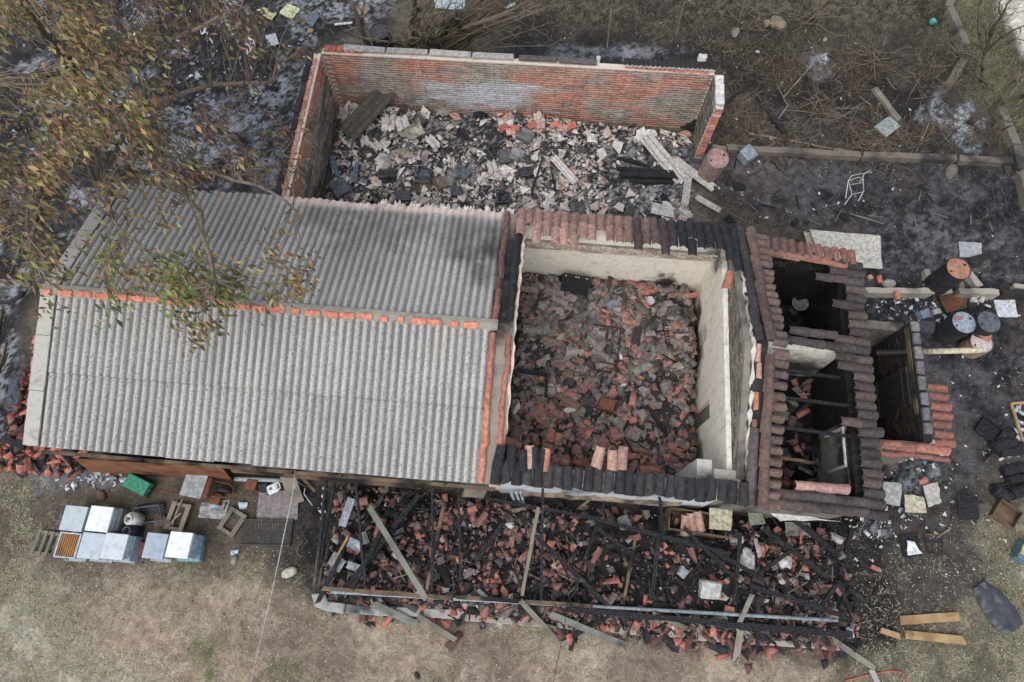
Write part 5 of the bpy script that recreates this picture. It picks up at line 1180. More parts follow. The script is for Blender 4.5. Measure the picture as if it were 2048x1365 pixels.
for k, (x, y, w, l, yaw, lb) in enumerate(((688, 232, .36, .3, .1, 'ribbed pale sheet piece in the rear left corner of the store'), (712, 238, .24, .24, -.3, 'small ribbed pale sheet piece beside the corner piece'), (778, 254, .34, .34, .2, 'white ribbed sheet piece below the grooved dark sheet'), (806, 254, .36, .32, .5, 'white ribbed sheet piece touching the cream tin'), (732, 288, .24, .3, .4, 'pinkish ribbed sheet piece left of the dark grey tin'), (752, 298, .28, .3, .9, 'pinkish ribbed sheet piece below the dark grey tin'), (889, 232, .3, .2, -.5, 'pale flat tile near the white bloom'), (866, 290, .24, .34, .9, 'cream ribbed sheet piece right of the cream tin'), (985, 340, .26, .3, .5, 'pale bent sheet piece below the black rounded tin'), (1000, 355, .3, .24, 1.0, 'cream bent sheet piece in the white shards'))):
    g = (x, y); q = G3(x, y, 0); dx = Vector((math.cos(yaw + 1.4), math.sin(yaw + 1.4))) * l * 45
    grooved('sheet_piece', (x - dx.x, y + dx.y), (x + dx.x, y - dx.y), w, .16, .12, jit(lin(208, 200, 194), .08), lb, amp=.03, waves=2, rag=.04)
for k, (a_, b_, w, lb) in enumerate((((1288, 285), (1362, 370), .36, 'long pale corrugated sheet lying from the store corner'), ((1345, 330), (1424, 384), .22, 'pale corrugated strip running to the rusty drum'), ((1374, 355), (1366, 418), .18, 'pale corrugated strip pointing to the tiled eave'), ((1390, 405), (1436, 428), .14, 'pale narrow strip with a bent end on the burnt yard'), ((1105, 325), (1150, 372), .2, 'thin pale sheet sliver across the white shards'), ((1300, 425), (1345, 432), .3, 'flat white sheet piece behind the dark eave tiles'), ((1355, 425), (1380, 440), .14, 'white leaf shaped sheet sliver behind the dark eave tiles'))):
    grooved('sheet_strip', a_, b_, w, .22, .16, jit(lin(196, 190, 182), .06), lb, amp=.03 if k < 4 else .012, waves=2.2, rag=.05)
for k, (x, y, yaw) in enumerate(((1001, 232, .6), (1018, 240, -.4), (1008, 262, .8), (1022, 270, .3), (1030, 264, .1), (1048, 228, -.5), (1055, 240, .2), (1075, 245, .7), (1064, 258, .5), (1080, 258, .1), (1094, 236, -.6), (1110, 256, .15), (1125, 262, -.1), (1142, 260, .4))):
    me = rough_box(.25, .17, .12, .01, .012); me.materials.append(M_OBJ)
    o = solo('hollow_brick', me, None, ('orange red hollow brick' if k % 3 else 'half whitened hollow brick') + ' in the fallen pile against the store rear wall', 'brick', G3(x, y, .12), (r_(.3), r_(.3), yaw), 'fallen hollow bricks along the store rear wall', color=jit(mixc(lin(190, 96, 64), lin(205, 190, 180), (k % 3 == 0) * .5), .1))
for k, (a_, b_, w, lb) in enumerate((((1232, 343), (1345, 352), .1, 'long black log in the ashes of the store'), ((1240, 356), (1350, 360), .16, 'thick black log in the ashes of the store'), ((1235, 322), (1290, 336), .08, 'black log nearest the pale corrugated sheet'), ((1255, 368), (1340, 372), .09, 'black log nearest the tiled eave'), ((1085, 325), (1060, 400), .05, 'thin black stick left of the sheet sliver'), ((1100, 340), (1112, 395), .05, 'thin black stick below the sheet sliver'))):
    pb('burnt_log', a_, b_, .14, .12, w, w, M_CHAR, lb, 'log', rag=.014, taper=.3)
for k, (x, y, s, lb) in enumerate(((1385, 258, .55, 'black burnt bush clump in the right corner of the store'), (965, 232, .5, 'black burnt heap at the foot of the bloomed wall'), (1330, 405, .3, 'black lump behind the dark eave tiles'))):
    me = lump(140 + k, .5); bm = bmesh.new(); bm.from_mesh(me); bmesh.ops.subdivide_edges(bm, edges=bm.edges[:], cuts=3, use_grid_fill=True)
    for q_ in bm.verts: q_.co *= random.uniform(.8, 1.2)
    bm.to_mesh(me); bm.free(); me.materials.clear(); me.materials.append(M_CHAR); solo('burnt_heap', me, None, lb, 'burnt heap', G3(x, y, .1), (0, 0, k)).scale = (s, s * .9, s)
# ------------------------------------------------------------------ beehives and the things beside them
YAW = -.005
def hive(x, y, zt, lid, label, body=lin(188, 200, 208), open_frames=False, boxes=2, lw=.47, ll=.50, yaw=0.0, lip=0.055):
    u, v = P(x, y, zt); t = thing('bee_hive', label, 'beehive', (u, v, 0), (0, 0, YAW + yaw), 'beehives standing on the dry grass')
    hb = (zt - lip - .04) / boxes
    part('floor_board', Geo().box(-lw / 2, lw / 2, -ll / 2 - .05, ll / 2, .0, .038), M_PAINT, t, color=mixc(body, (.1, .1, .1), .4))
    for k in range(boxes):
        o = part('hive_box', with_mat(rough_box(lw - .03, ll - .03, hb - .006, .003, .006), M_PAINT), None, t, color=jit(mixc(body, (.9, .9, .9), .2 * k), .05), loc=(r_(.006), r_(.006), .04 + hb * (k + .5)))
        part('hand_hold', Geo().box(-.06, .06, -ll / 2 + .002, -ll / 2 + .012, -.01, .015), M_BLACK, o)
    if open_frames:
        g = Geo()
        for sx in (-1, 1): part('rim', Geo().box(sx * (lw / 2 - .015) - .014, sx * (lw / 2 - .015) + .014, -ll / 2, ll / 2, zt - lip, zt), M_PAINT, t, color=body)
        for sy in (-1, 1): part('rim', Geo().box(-lw / 2 + .032, lw / 2 - .032, sy * (ll / 2 - .015) - .014, sy * (ll / 2 - .015) + .014, zt - lip, zt), M_PAINT, t, color=body)
        part('inside', Geo().box(-lw / 2 + .032, lw / 2 - .032, -ll / 2 + .03, ll / 2 - .03, zt - lip, zt - .04), M_BLACK, t)
        for k in range(9): part('comb_frame', Geo().box(-lw / 2 + .045 + k * .0435, -lw / 2 + .072 + k * .0435, -ll / 2 + .035, ll / 2 - .035, zt - .038, zt - .006), M_COMB, t)
    else:
        me = rough_box(lw, ll, lip, .003, .006); part('lid', with_mat(me, M_LID), None, t, color=lid, loc=(0, 0, zt - lip / 2 + .001))
        part('lid_rim', Geo().tube([(-lw / 2, -ll / 2, zt - lip), (lw / 2, -ll / 2, zt - lip), (lw / 2, ll / 2, zt - lip), (-lw / 2, ll / 2, zt - lip), (-lw / 2, -ll / 2 + .001, zt - lip)], .006, 4), M_PAINT, t, color=mixc(lid, (.1, .1, .1), .4))
    return t
M_COMB = make_wood('comb_frame', (.30, .14, .05), (.52, .28, .11))
def make_lid():
    n = N('zinc_lid', .55, .4); c = n.objcol()[0]; c = n.mix(n.ramp(n.noise(7, 6), .42, .68, 0, .5), c, n.mix(1.0, c, (.58, .62, .65), 'MULTIPLY')); c = n.mix(n.ramp(n.noise(4, 7, rough=.75, dist=1.0), .60, .66, 0, .4), c, (.33, .33, .32)); c = n.mix(n.ramp(n.noise(16, 5), .62, .72, 0, .5), c, (.22, .22, .21)); n.bump(n.noise(9, 3), .12, .01); return n.done(c)
M_LID = make_lid()
hive(147, 1037, .50, lin(186, 196, 200), 'beehive with a dark smear on its zinc lid, rear left of the hives')
hive(198, 1038, .56, lin(236, 238, 242), 'beehive with a clean white lid beside the white gas bottle')
hive(135, 1091, .44, None, 'open beehive showing a row of orange comb frames', open_frames=True, lw=.45)
hive(182, 1092, .54, lin(190, 198, 204), 'grey lidded beehive joined to the right side of the open one')
hive(228, 1093, .56, lin(206, 212, 216), 'pale blotched lidded beehive beside the dark blue bottle')
hive(310, 1092, .42, lin(170, 182, 192), 'lone blue grey lidded beehive left of the brightest white one', lw=.44)
hive(358, 1090, .62, lin(240, 242, 246), 'tallest beehive with the brightest white lid, rightmost of the group', body=lin(160, 190, 206), lw=.46)
def slab_box(name, size, mat, label, cat, loc, rot, color, k=.01, bev=.012, group=None):
    return solo(name, with_mat(rough_box(*size, k, bev), mat), None, label, cat, loc, rot, group, color=color)
slab_box('hive_box', (.16, .46, .3), M_PAINT, 'narrow grey hive box standing behind the white lidded hive', 'hive box', (*P(236, 1040, .25), .17), (0, 0, 0), lin(150, 158, 164))
slab_box('hive_box', (.14, .5, .3), M_PAINT, 'pale blue hive box at the right end of the front hive row', 'hive box', (*P(262, 1098, .25), .17), (0, 0, 0), lin(152, 178, 190))
slab_box('hive_box', (.44, .5, .16), M_PAINT, 'low blue hive box sticking out under the tallest hive', 'hive box', (*P(384, 1098, .1), .09), (0, 0, .1), lin(120, 156, 176))
def gas(x, y, label, col, zt=.42):
    t = thing('gas_bottle', label, 'gas bottle', (*P(x, y, zt), .0), (0, 0, .4))
    part('body', Geo().lathe([(0, .03), (.12, .02), (.155, .06), (.155, .30), (.13, .37), (.08, .405), (0, .415)], 24), M_PAINT, t, smooth=True, color=col)
    part('collar', Geo().lathe([(.075, .40), (.08, .46), (.07, .46), (.065, .40)], 18), M_PAINT, t, smooth=True, color=mixc(col, (.5, .5, .5), .3))
    part('valve', Geo().lathe([(.022, .41), (.022, .47), (0, .48)], 10), M_BLACK, t); part('foot_ring', Geo().lathe([(.12, 0), (.12, .04), (.11, .04), (.11, 0)], 18), M_PAINT, t, color=mixc(col, (.3, .3, .3), .4))
gas(258, 1038, 'white gas bottle lying among the beehives', lin(226, 224, 214)); gas(256, 1062, 'dark blue gas bottle in front of the white one', lin(30, 46, 68), .38)
def pallet(name, label, cat, loc, yaw, lx, ly, n, mat, bw=.08, z=.10, cross=2):
    t = thing(name, label, cat, loc, (0, 0, yaw))
    for k in range(cross): 
        y = -ly / 2 + .04 + (ly - .08) * k / max(1, cross - 1); part('bearer', Geo().box(-lx / 2, lx / 2, y - .035, y + .035, 0, z - .022), mat, t)
    for k in range(n):
        x = -lx / 2 + bw / 2 + (lx - bw) * k / max(1, n - 1); part('slat', with_mat(rough_box(bw, ly, .02, .003, .003), mat), None, t, loc=(x, 0, z - .01))
    return t
pallet('wooden_pallet', 'weathered pallet with spaced slats under the left end of the hives', 'pallet', G3(112, 1090), YAW - .06, .8, .5, 6, M_WOOD, .065, .12)
pallet('wooden_rack', 'grey wooden rack of two boards and crosspieces right of the wire crate', 'rack', G3(360, 1035), -.12, .42, .58, 2, M_WOOD, .1, .14)
for k, (a_, b_) in enumerate((((372, 1000), (352, 1050)), ((345, 1052), (366, 1030)))): pb('crooked_stick', a_, b_, .16, .15, .03, .03, M_WOOD, ('long', 'short')[k] + ' crooked stick lying on the grey wooden rack', 'stick', rag=.01)
pallet('wooden_rack', 'square window like wooden rack with grass inside on the lawn', 'rack', G3(467, 1045), -.42, .42, .52, 2, M_WOOD, .1, .1)
# wire crate
t = thing('wire_crate', 'dark grey plastic crate tipped beside the white gas bottle', 'crate', G3(306, 1022, .02), (.45, .0, .22))
part('floor', Geo().box(-.26, .26, -.17, .17, 0, .012), M_PAINT, t, color=lin(56, 60, 64))
for sx in (-1, 1):
    for k in range(6): part('bar', Geo().box(sx * .26 - .01, sx * .26 + .01, -.16 + k * .06, -.14 + k * .06, .012, .22), M_PAINT, t, color=lin(84, 88, 94))
for sy in (-1, 1):
    for k in range(9): part('bar', Geo().box(-.25 + k * .06, -.235 + k * .06, sy * .17 - .008, sy * .17 + .008, .012, .22), M_PAINT, t, color=lin(84, 88, 94))
part('rim', Geo().tube([(-.26, -.17, .22), (.26, -.17, .22), (.26, .17, .22), (-.26, .17, .22), (-.26, -.169, .22)], .013, 6), M_PAINT, t, color=lin(104, 110, 116))
# green roofed hive box
t = thing('green_box', 'bright green lidded box lying on an orange base before the rusty panel', 'box', G3(286, 972), (0, 0, -.36))
part('base', with_mat(rough_box(.52, .30, .12, .006, .01), M_RUST), None, t, loc=(0, -.02, .06)); part('lid', with_mat(rough_box(.54, .30, .16, .006, .012), M_PAINT), None, t, color=lin(20, 138, 104), loc=(0, 0, .201), rot=(.12, 0, 0)); part('latch', Geo().box(.28, .30, -.05, .03, .14, .2), M_PAINT, t, color=lin(16, 96, 74))
# wheelbarrow under a grey board
t = thing('wheelbarrow', 'wheelbarrow with a grey board laid on its tray, wheel to the right', 'wheelbarrow', G3(410, 978), (0, 0, -.04))
part('tray', with_mat(rough_box(.52, .44, .16, .02, .03), M_RUST), None, t, loc=(.03, 0, .36)); part('board', with_mat(rough_box(.47, .48, .018, .003, .003), M_PAINT), None, t, color=lin(158, 164, 164), loc=(-.04, .0, .465), rot=(0, -.04, -.06))
part('wheel', Geo().lathe([(.06, -.03), (.16, -.045), (.175, 0), (.16, .045), (.06, .03)], 20), M_BLACK, t, loc=(.52, .0, .2), rot=(D90, 0, 0), smooth=True); part('rim', Geo().lathe([(0, -.03), (.1, -.035), (.1, .035), (0, .03)], 16), M_RUST, t, loc=(.52, 0, .2), rot=(D90, 0, 0))
part('handle', Geo().tube([(-.75, .18, .40), (-.2, .2, .32), (.3, .16, .3), (.62, .14, .26), (.72, .06, .24), (.72, -.06, .24), (.62, -.14, .26), (.3, -.16, .3), (-.2, -.2, .32), (-.75, -.2, .40)], .016, 8), M_RUST, t, smooth=True)
for sy in (-1, 1): part('leg', Geo().tube([(-.15, sy * .2, .33), (-.2, sy * .2, .0)], .014, 6), M_RUST, t)
slab_box('hollow_block', (.22, .24, .2), M_RUST, 'red brown block below the wheelbarrow board', 'block', G3(438, 1000, .1), (0, 0, -.1), None); slab_box('hollow_block', (.24, .22, .2), M_RUST, 'red brown block under the pale gutter pipe', 'block', G3(508, 972, .1), (0, 0, -.08), None)
slab_box('hollow_block', (.12, .26, .1), M_OBJ, 'orange brick between the front hives', 'block', G3(284, 1098, .05), (0, 0, -.2), lin(168, 92, 66)); slab_box('flat_stone', (.26, .22, .1), M_OBJ, 'brown flat stone below the tipped crate', 'stone', G3(325, 1044, .05), (.1, 0, .5), lin(104, 88, 82))
slab_box('flat_plate', (.18, .08, .02), M_PAINT, 'pale blue plastic strip below the red brown block', 'plastic strip', G3(432, 1013, .06), (0, 0, -.1), lin(150, 190, 212))
sheet('crumpled_bag', (G3(405, 1005, .05), G3(460, 1000, .06), G3(450, 1040, .05), G3(398, 1036, .05)), .006, M_CLEAN, 9, 7, .10, 'crumpled pale plastic bag below the wheelbarrow', 'plastic bag', color=lin(176, 176, 172))
sheet('crumpled_bag', (G3(478, 1005, .04), G3(497, 1006, .04), G3(495, 1018, .04), G3(480, 1020, .04)), .006, M_CLEAN, 6, 5, .06, 'small pale blue plastic scrap right of the crumpled bag', 'plastic scrap', color=lin(176, 200, 210)); sheet('crumpled_bag', (G3(462, 1102, .03), G3(478, 1100, .03), G3(476, 1108, .03), G3(464, 1112, .03)), .006, M_CLEAN, 5, 4, .05, 'tiny pale blue plastic scrap on the grass', 'plastic scrap', color=lin(180, 208, 222))
sheet('metal_sheet', (G3(520, 985, .06), G3(600, 980, .06), G3(596, 1040, .05), G3(514, 1038, .05)), .03, M_PAINT, 6, 5, .02, 'large pinkish grey sheet lying beside the white canister', 'sheet', color=lin(140, 130, 130))
t = thing('canister', 'white plastic canister with a handle lying on the grey sheet', 'canister', G3(549, 979, .1), (0, 0, .5))
part('body', with_mat(rough_box(.24, .20, .12, .004, .03), M_PAINT), None, t, color=lin(238, 238, 238)); part('handle', Geo().tube([(.10, -.08, .05), (.16, -.07, .05), (.17, .0, .05), (.16, .07, .05), (.1, .08, .05)], .016, 8), M_PAINT, t, smooth=True, color=lin(236, 236, 236)); part('label', Geo().box(-.06, 0, -.03, .03, .061, .064), M_PAINT, t, color=lin(120, 122, 126)); part('cap', Geo().lathe([(.025, 0), (.025, .03), (0, .03)], 10), M_PAINT, t, color=lin(60, 60, 64), loc=(-.13, -.06, .0), rot=(0, -D90, 0))
slab_box('black_bucket', (.2, .2, .16), M_PAINT, 'crushed black plastic bucket left of the white canister', 'bucket', G3(530, 977, .08), (.2, .1, .3), lin(44, 48, 54), .02, .03)
solo('gutter_pipe', Geo().tube([G3(474, 960, .12), G3(510, 961, .12), G3(585, 963, .12)], .05, 12), M_PAINT, 'pale gutter pipe lying along the foot of the front wall', 'pipe', smooth=True, color=lin(166, 174, 174))
pb('plank', (590, 955), (596, 1005), .6, .06, .3, .025, M_WOOD, 'wide grey plank leaning behind the loose cable end', 'plank', rag=.002, taper=0)
# black slatted tray
t = thing('plastic_pallet', 'black slotted plastic pallet lying on the scorched grass', 'pallet', G3(536, 1066, .02), (0, 0, .07))
part('deck', Geo().box(-.52, .52, -.25, .25, 0, .05), M_PAINT, t, color=lin(64, 60, 56))
for k in range(9): part('slot', Geo().box(-.26 + k * .06, -.25 + k * .06, .06, .2, .051, .056), M_PAINT, t, color=lin(124, 118, 108))
for k in range(4): part('slot', Geo().box(.28, .40, -.18 + k * .08, -.17 + k * .08, .051, .056), M_PAINT, t, color=lin(110, 104, 96))
for k in range(3): part('slot', Geo().box(-.32 + k * .17, -.31 + k * .17, -.16, -.08, .051, .056), M_PAINT, t, color=lin(116, 110, 100))
for sy in (-1, 1): part('rim', Geo().box(-.53, .53, sy * .255 - .012, sy * .255 + .012, 0, .085), M_PAINT, t, color=lin(84, 78, 72))
for k, (x, y, s, lb, c) in enumerate(((581, 1145, .26, 'pale oval stone on the grass left of the porch', lin(196, 188, 172)), (470, 1120, .16, 'long grey stone on the grass', lin(150, 144, 136)), (204, 992, .22, 'brown and black burnt stone above the beehives', lin(120, 86, 66)), (503, 1053, .1, 'round pebble on the black slotted pallet', lin(150, 144, 136)), (1470, 68, .28, 'pale grey boulder at the edge of the burnt scrub', lin(140, 138, 126)), (1555, 48, .4, 'tan boulder beside the pile of yellow stones', lin(150, 130, 100)), (1775, 570, .26, 'grey boulder beside the wall of the rear yard', lin(160, 154, 148)), (1900, 345, .34, 'square stone stump below the long concrete beam', lin(120, 112, 104)), (835, 1352, .12, 'dark burnt lump on the sand path', lin(66, 60, 62)), (1515, 105, .1, 'white pebble on the burnt ground', lin(210, 206, 200)), (1650, 80, .14, 'pale green stone among the burnt scrub', lin(150, 150, 126)))):
    me = lump(160 + k, .2); bm = bmesh.new(); bm.from_mesh(me); bmesh.ops.subdivide_edges(bm, edges=bm.edges[:], cuts=1, use_grid_fill=True, smooth=.6); bm.to_mesh(me); bm.free()
    smooth_edges(with_mat(me, M_CLEAN), 50); solo('stone', me, None, lb, 'stone', G3(x, y, s * .15), (0, 0, .5 + k), color=c).scale = (s * 1.25, s, s)
for k in range(6): slab_box('stone', (.16, .12, .1), M_CLEAN, 'yellowish stone in the small pile at the scrub edge', 'stone', G3(1532 + 11 * (k % 4), 48 + 7 * (k // 3), .05 + .06 * (k > 3)), (0, 0, k), jit(lin(158, 138, 104), .15), .02, .02, 'yellow stones piled at the scrub edge')
solo('hanging_cable', Geo().tube([Vector(PZ(590, 940, 2.25)), Vector(PZ(586, 985, 2.3)), Vector(PZ(545, 1180, 2.7)), Vector(PZ(500, 1372, 3.4)), Vector(PZ(470, 1500, 4.2))], .0085, 6), M_PAINT, 'white cable stretched from the eave out over the sand path', 'cable', smooth=True, color=lin(205, 200, 190))
solo('hanging_cable', Geo().tube([Vector(PZ(1138, 1195, .6)), Vector(PZ(1128, 1260, .5)), Vector(PZ(1105, 1372, .4)), Vector(PZ(1090, 1450, .4))], .006, 5), M_BLACK, 'thin dark wire running from the porch down across the sand', 'cable', smooth=True)
solo('loose_rope', Geo().tube([Vector(PZ(590, 955, 2.2)), Vector(PZ(587, 966, 1.9)), Vector(PZ(591, 978, 1.7)), Vector(PZ(587, 983, 1.7)), Vector(PZ(592, 962, 2.0)), Vector(PZ(612, 975, 1.6))], .008, 5), M_PAINT, 'looped rope end hanging at the cable fixing', 'rope', smooth=True, color=lin(190, 186, 176))
solo('bent_rod', Geo().tube([G3(615, 980, .2), G3(612, 990, .15), G3(626, 1012, .05)], .012, 5), M_PAINT, 'bent pale metal rod beside the half burnt pole', 'rod', color=lin(190, 192, 192))
solo('black_hose', Geo().tube([G3(608, 1082, .04), G3(598, 1092, .03), G3(595, 1104, .03), G3(602, 1114, .03), G3(610, 1110, .03)], .012, 6), M_PAINT, 'curled grey hose on the scorched ground left of the porch', 'hose', smooth=True, color=lin(110, 108, 104))
solo('orange_hose', Geo().tube([G3(1690, 1362, .03), G3(1735, 1350, .03), G3(1775, 1342, .03), G3(1800, 1344, .03), G3(1812, 1356, .03), G3(1814, 1380, .03)], .016, 8), M_PAINT, 'orange hose curving over the grass at the lower right', 'hose', smooth=True, color=lin(190, 78, 48))
slab_box('red_brick', (.2, .1, .07), M_CLEAN, 'single red brick on the scorched grass right of the porch', 'brick', G3(1749, 1137, .035), (0, 0, -.35), lin(176, 96, 74)); slab_box('red_brick', (.11, .22, .08), M_CLEAN, 'red brick lying across the rear yard wall', 'brick', (*P(1793, 592, .35), .38), (0, 0, .05), lin(196, 100, 70))
slab_box('red_brick', (.1, .2, .1), M_CLEAN, 'upright red brick right of the leaning white sheet', 'brick', G3(1755, 562, .08), (0, 0, .05), lin(190, 100, 72)); slab_box('red_brick', (.12, .12, .08), M_CLEAN, 'broken pink brick left of the upright one', 'brick', G3(1738, 557, .05), (0, 0, .5), lin(196, 130, 116))

# ------------------------------------------------------------------ right hand yard
def drum(x, y, zt, zb, r, label, side, top, tilt=(0, 0), smat=None, dents=False):
    h = zt - zb; u, v = P(x, y, zt); t = thing('steel_drum', label, 'drum', (u, v, zb), (tilt[0], tilt[1], 0))
    prof = [(r * .97, 0), (r, .02), (r, h * .32), (r * 1.03, h * .335), (r, h * .35), (r, h * .65), (r * 1.03, h * .665), (r, h * .68), (r, h - .02), (r * 1.02, h), (r * .985, h), (r * .985, h - .02)]
    part('body', Geo().lathe(prof, 28), smat or M_BLACK, t, smooth=False, color=side); part('lid', Geo().lathe([(r * .984, h - .022), (r * .5, h - .016), (0, h - .014)], 28), M_DRUM, t, smooth=True, color=top)
    for a_, q_ in ((.6, .03), (3.6, .022)): part('bung', Geo().lathe([(q_, 0), (q_, .012), (0, .013)], 10), M_BLACK, t, loc=(r * .7 * math.cos(a_), r * .7 * math.sin(a_), h - .018))
    return t
M_DRUM = make_piece('drum_lid', soot=.5, dust=.35, bump=.2, rough=.65)
drum(1918, 537, 1.12, .22, .27, 'tall black drum with a rust orange lid standing on stones', None, lin(176, 116, 80))
drum(1929, 645, .78, 0, .265, 'black drum with a blue grey lid and a red brick on it', None, lin(150, 164, 174))
drum(1979, 644, .78, 0, .265, 'dark lidded drum right of the one carrying the brick', None, lin(96, 102, 110))
drum(1964, 685, .45, 0, .25, 'low drum with a peeling white lid below the flue pipe end', lin(150, 120, 104), lin(204, 190, 180), smat=M_OBJ)
drum(1432, 309, .95, .0, .27, 'rusty pinkish drum leaning beside the end of the brick store', lin(150, 124, 112), lin(168, 128, 118), tilt=(.10, .05), smat=M_OBJ)
drum(760, 62, .85, 0, .27, 'black drum behind the rear wall between two tree trunks', None, lin(78, 76, 84))
slab_box('red_brick', (.18, .06, .05), M_CLEAN, 'small red brick on the blue grey drum lid', 'brick', (*P(1917, 637, .8), .81), (0, 0, .15), lin(176, 100, 88)); slab_box('clay_pot_shard', (.26, .18, .1), M_CLEAN, 'broken orange clay piece on the white drum lid', 'clay piece', (*P(1970, 672, .5), .5), (.2, .1, -.4), lin(178, 104, 72), .04)
for k, (x, y, sx, sy, yaw, lb) in enumerate(((1848, 555, .14, .26, .05, 'grey block at the left of the tall drum base, upper of two'), (1852, 578, .14, .26, -.05, 'grey block at the left of the tall drum base, lower of two'), (1914, 578, .12, .22, 0, 'grey block under the right side of the tall drum'), (1880, 585, .4, .14, .0, 'dark block under the middle of the tall drum'), (1940, 565, .16, .42, .5, 'long pale block leaning right of the tall drum'), (2035, 580, .4, .12, -.06, 'grey block at the far end of the yard wall'))):
    slab_box('concrete_block', (sx, sy, .2), M_CONC, lb, 'block', G3(x, y, .1), (0, 0, yaw), None, .015, .02)
def yard_beam(a_, b_, w, h, label, mat=M_BEAMC, name='concrete_beam'): 
    A, B = G3(*a_, h / 2 - .02), G3(*b_, h / 2 - .02); return beam(name, A, B, w, h, mat, label, 'beam', rag=.012)
yard_beam((1422, 296), (1458, 303), .1, .12, 'short timber from the brick end to behind the rusty drum', M_WOOD, 'timber')
yard_beam((1452, 303), (1716, 317), .17, .2, 'left length of the long concrete beam across the burnt yard'); yard_beam((1722, 317), (1905, 323), .17, .2, 'middle length of the long concrete beam across the burnt yard'); yard_beam((1910, 324), (2016, 329), .17, .2, 'right length of the long concrete beam across the burnt yard')
yard_beam((1500, 268), (1690, 303), .05, .05, 'long thin brown pole lying above the concrete beam', M_WOOD, 'pole'); pb('pole', (1690, 303), (1760, 318), .04, .04, .04, .04, M_SCORCH, 'burnt thin pole end lying against the concrete beam', 'pole')
yard_beam((1722, 591), (1850, 592), .14, .32, 'left part of the low pale wall behind the drums', mat=M_CONC, name='low_wall'); yard_beam((1905, 592), (1985, 594), .14, .32, 'middle part of the low pale wall behind the drums', mat=M_CONC, name='low_wall'); yard_beam((1988, 594), (2075, 598), .14, .32, 'dark right part of the low wall behind the drums', M_DIM, name='low_wall')
for k, (a_, b_) in enumerate((((1990, 222), (2006, 262)), ((2008, 266), (2022, 300)), ((2023, 304), (2032, 345)), ((2028, 350), (2042, 372)), ((2040, 376), (2052, 420)))):
    yard_beam(a_, b_, .22, .26, ('topmost', 'second', 'third', 'fourth', 'lowest')[k] + ' rough stone block of the low wall at the right edge', M_BEAMC, 'wall_block')
for k, (a_, b_) in enumerate((((1900, 0), (1892, 22)), ((1893, 24), (1908, 55)), ((1908, 55), (1925, 95)), ((1925, 120), (1890, 180)))):
    yard_beam(a_, b_, .2, .2, ('first', 'second', 'third', 'slanting last')[k] + ' weathered post length lying by the roadside scrub, from the top', M_BEAMC, 'fallen_post')
yard_beam((1745, 178), (1795, 245), .14, .12, 'burnt timber running down to the tilted green panel', M_WOOD, 'timber')
def panel(name, cs, z, th, mat, label, color, wob=.02, cat='panel'): return sheet(name, [G3(x, y, z) for x, y in cs], th, mat, 6, 6, wob, label, cat, color=color)
panel('square_panel', ((1775, 236), (1798, 256), (1770, 278), (1746, 257)), .08, .05, M_PAINT, 'tilted pale green square panel on the burnt scrub', lin(150, 160, 154), .01)
panel('square_panel', ((1915, 485), (1960, 489), (1960, 519), (1917, 516)), .06, .02, M_PAINT, 'pale grey square panel just above the tall drum', lin(170, 172, 172)); panel('square_panel', ((1985, 602), (2026, 602), (2033, 636), (1993, 636)), .06, .03, M_PAINT, 'white enamel tray right of the dark lidded drum', lin(206, 210, 212))
panel('square_panel', ((1872, 597), (1915, 590), (1930, 618), (1888, 630)), .10, .015, M_RUST, 'rust tinted square sheet leaning behind the drums', None); panel('metal_sheet', ((1930, 520), (1985, 505), (1962, 528), (1942, 542)), .12, .02, M_DIM, 'brown angled plate right of the tall drum', None)
panel('cement_sheet', ((1610, 470), (1750, 482), (1754, 548), (1640, 540)), .25, .012, M_CLEAN, 'large white cement sheet leaning behind the right wing', lin(192, 187, 172), .04, 'sheet'); panel('cement_sheet', ((1603, 468), (1625, 472), (1640, 520), (1612, 500)), .12, .012, M_CLEAN, 'small tan sheet at the left end of the white cement sheet', lin(176, 160, 140), .02, 'sheet')
slab_box('blue_box', (.36, .36, .3), M_TIN, 'blue grey square tin box standing on the burnt yard by the drum', 'box', G3(1490, 318, .16), (.1, .05, .75), lin(138, 154, 168), .015, .03)
sheet('roof_sheet', (PZ(1812, 640, 1.35), PZ(1872, 644, 1.35), PZ(1868, 668, 1.3), PZ(1810, 660, 1.3)), .012, M_OBJ, 12, 4, .05, 'dark curved roof sheet piece on the rear wall of the annex', 'roof sheet', color=lin(66, 68, 72))
slab_box('blue_box', (.26, .2, .18), M_PAINT, 'small slate blue box behind the annex rear wall', 'box', G3(1842, 632, .1), (.2, .1, .4), lin(112, 128, 152)); slab_box('stone_block', (.16, .12, .1), M_CLEAN, 'pale broken block left of the rust tinted sheet', 'block', G3(1871, 626, .06), (0, 0, .3), lin(186, 182, 176), .02); slab_box('clay_pot_shard', (.13, .13, .08), M_CLEAN, 'brown clay piece beside the dark curved sheet', 'clay piece', G3(1877, 659, .05), (0, .2, .6), lin(150, 112, 90), .02)
for k, (x, y) in enumerate(((1943, 603), (1960, 603), (1950, 592))): slab_box('stone_block', (.14, .12, .1), M_CLEAN, ('left', 'right', 'upper')[k] + ' of three pale stones beside the low pale wall', 'block', G3(x, y, .08), (0, 0, k), lin(196, 190, 184), .025, .02)
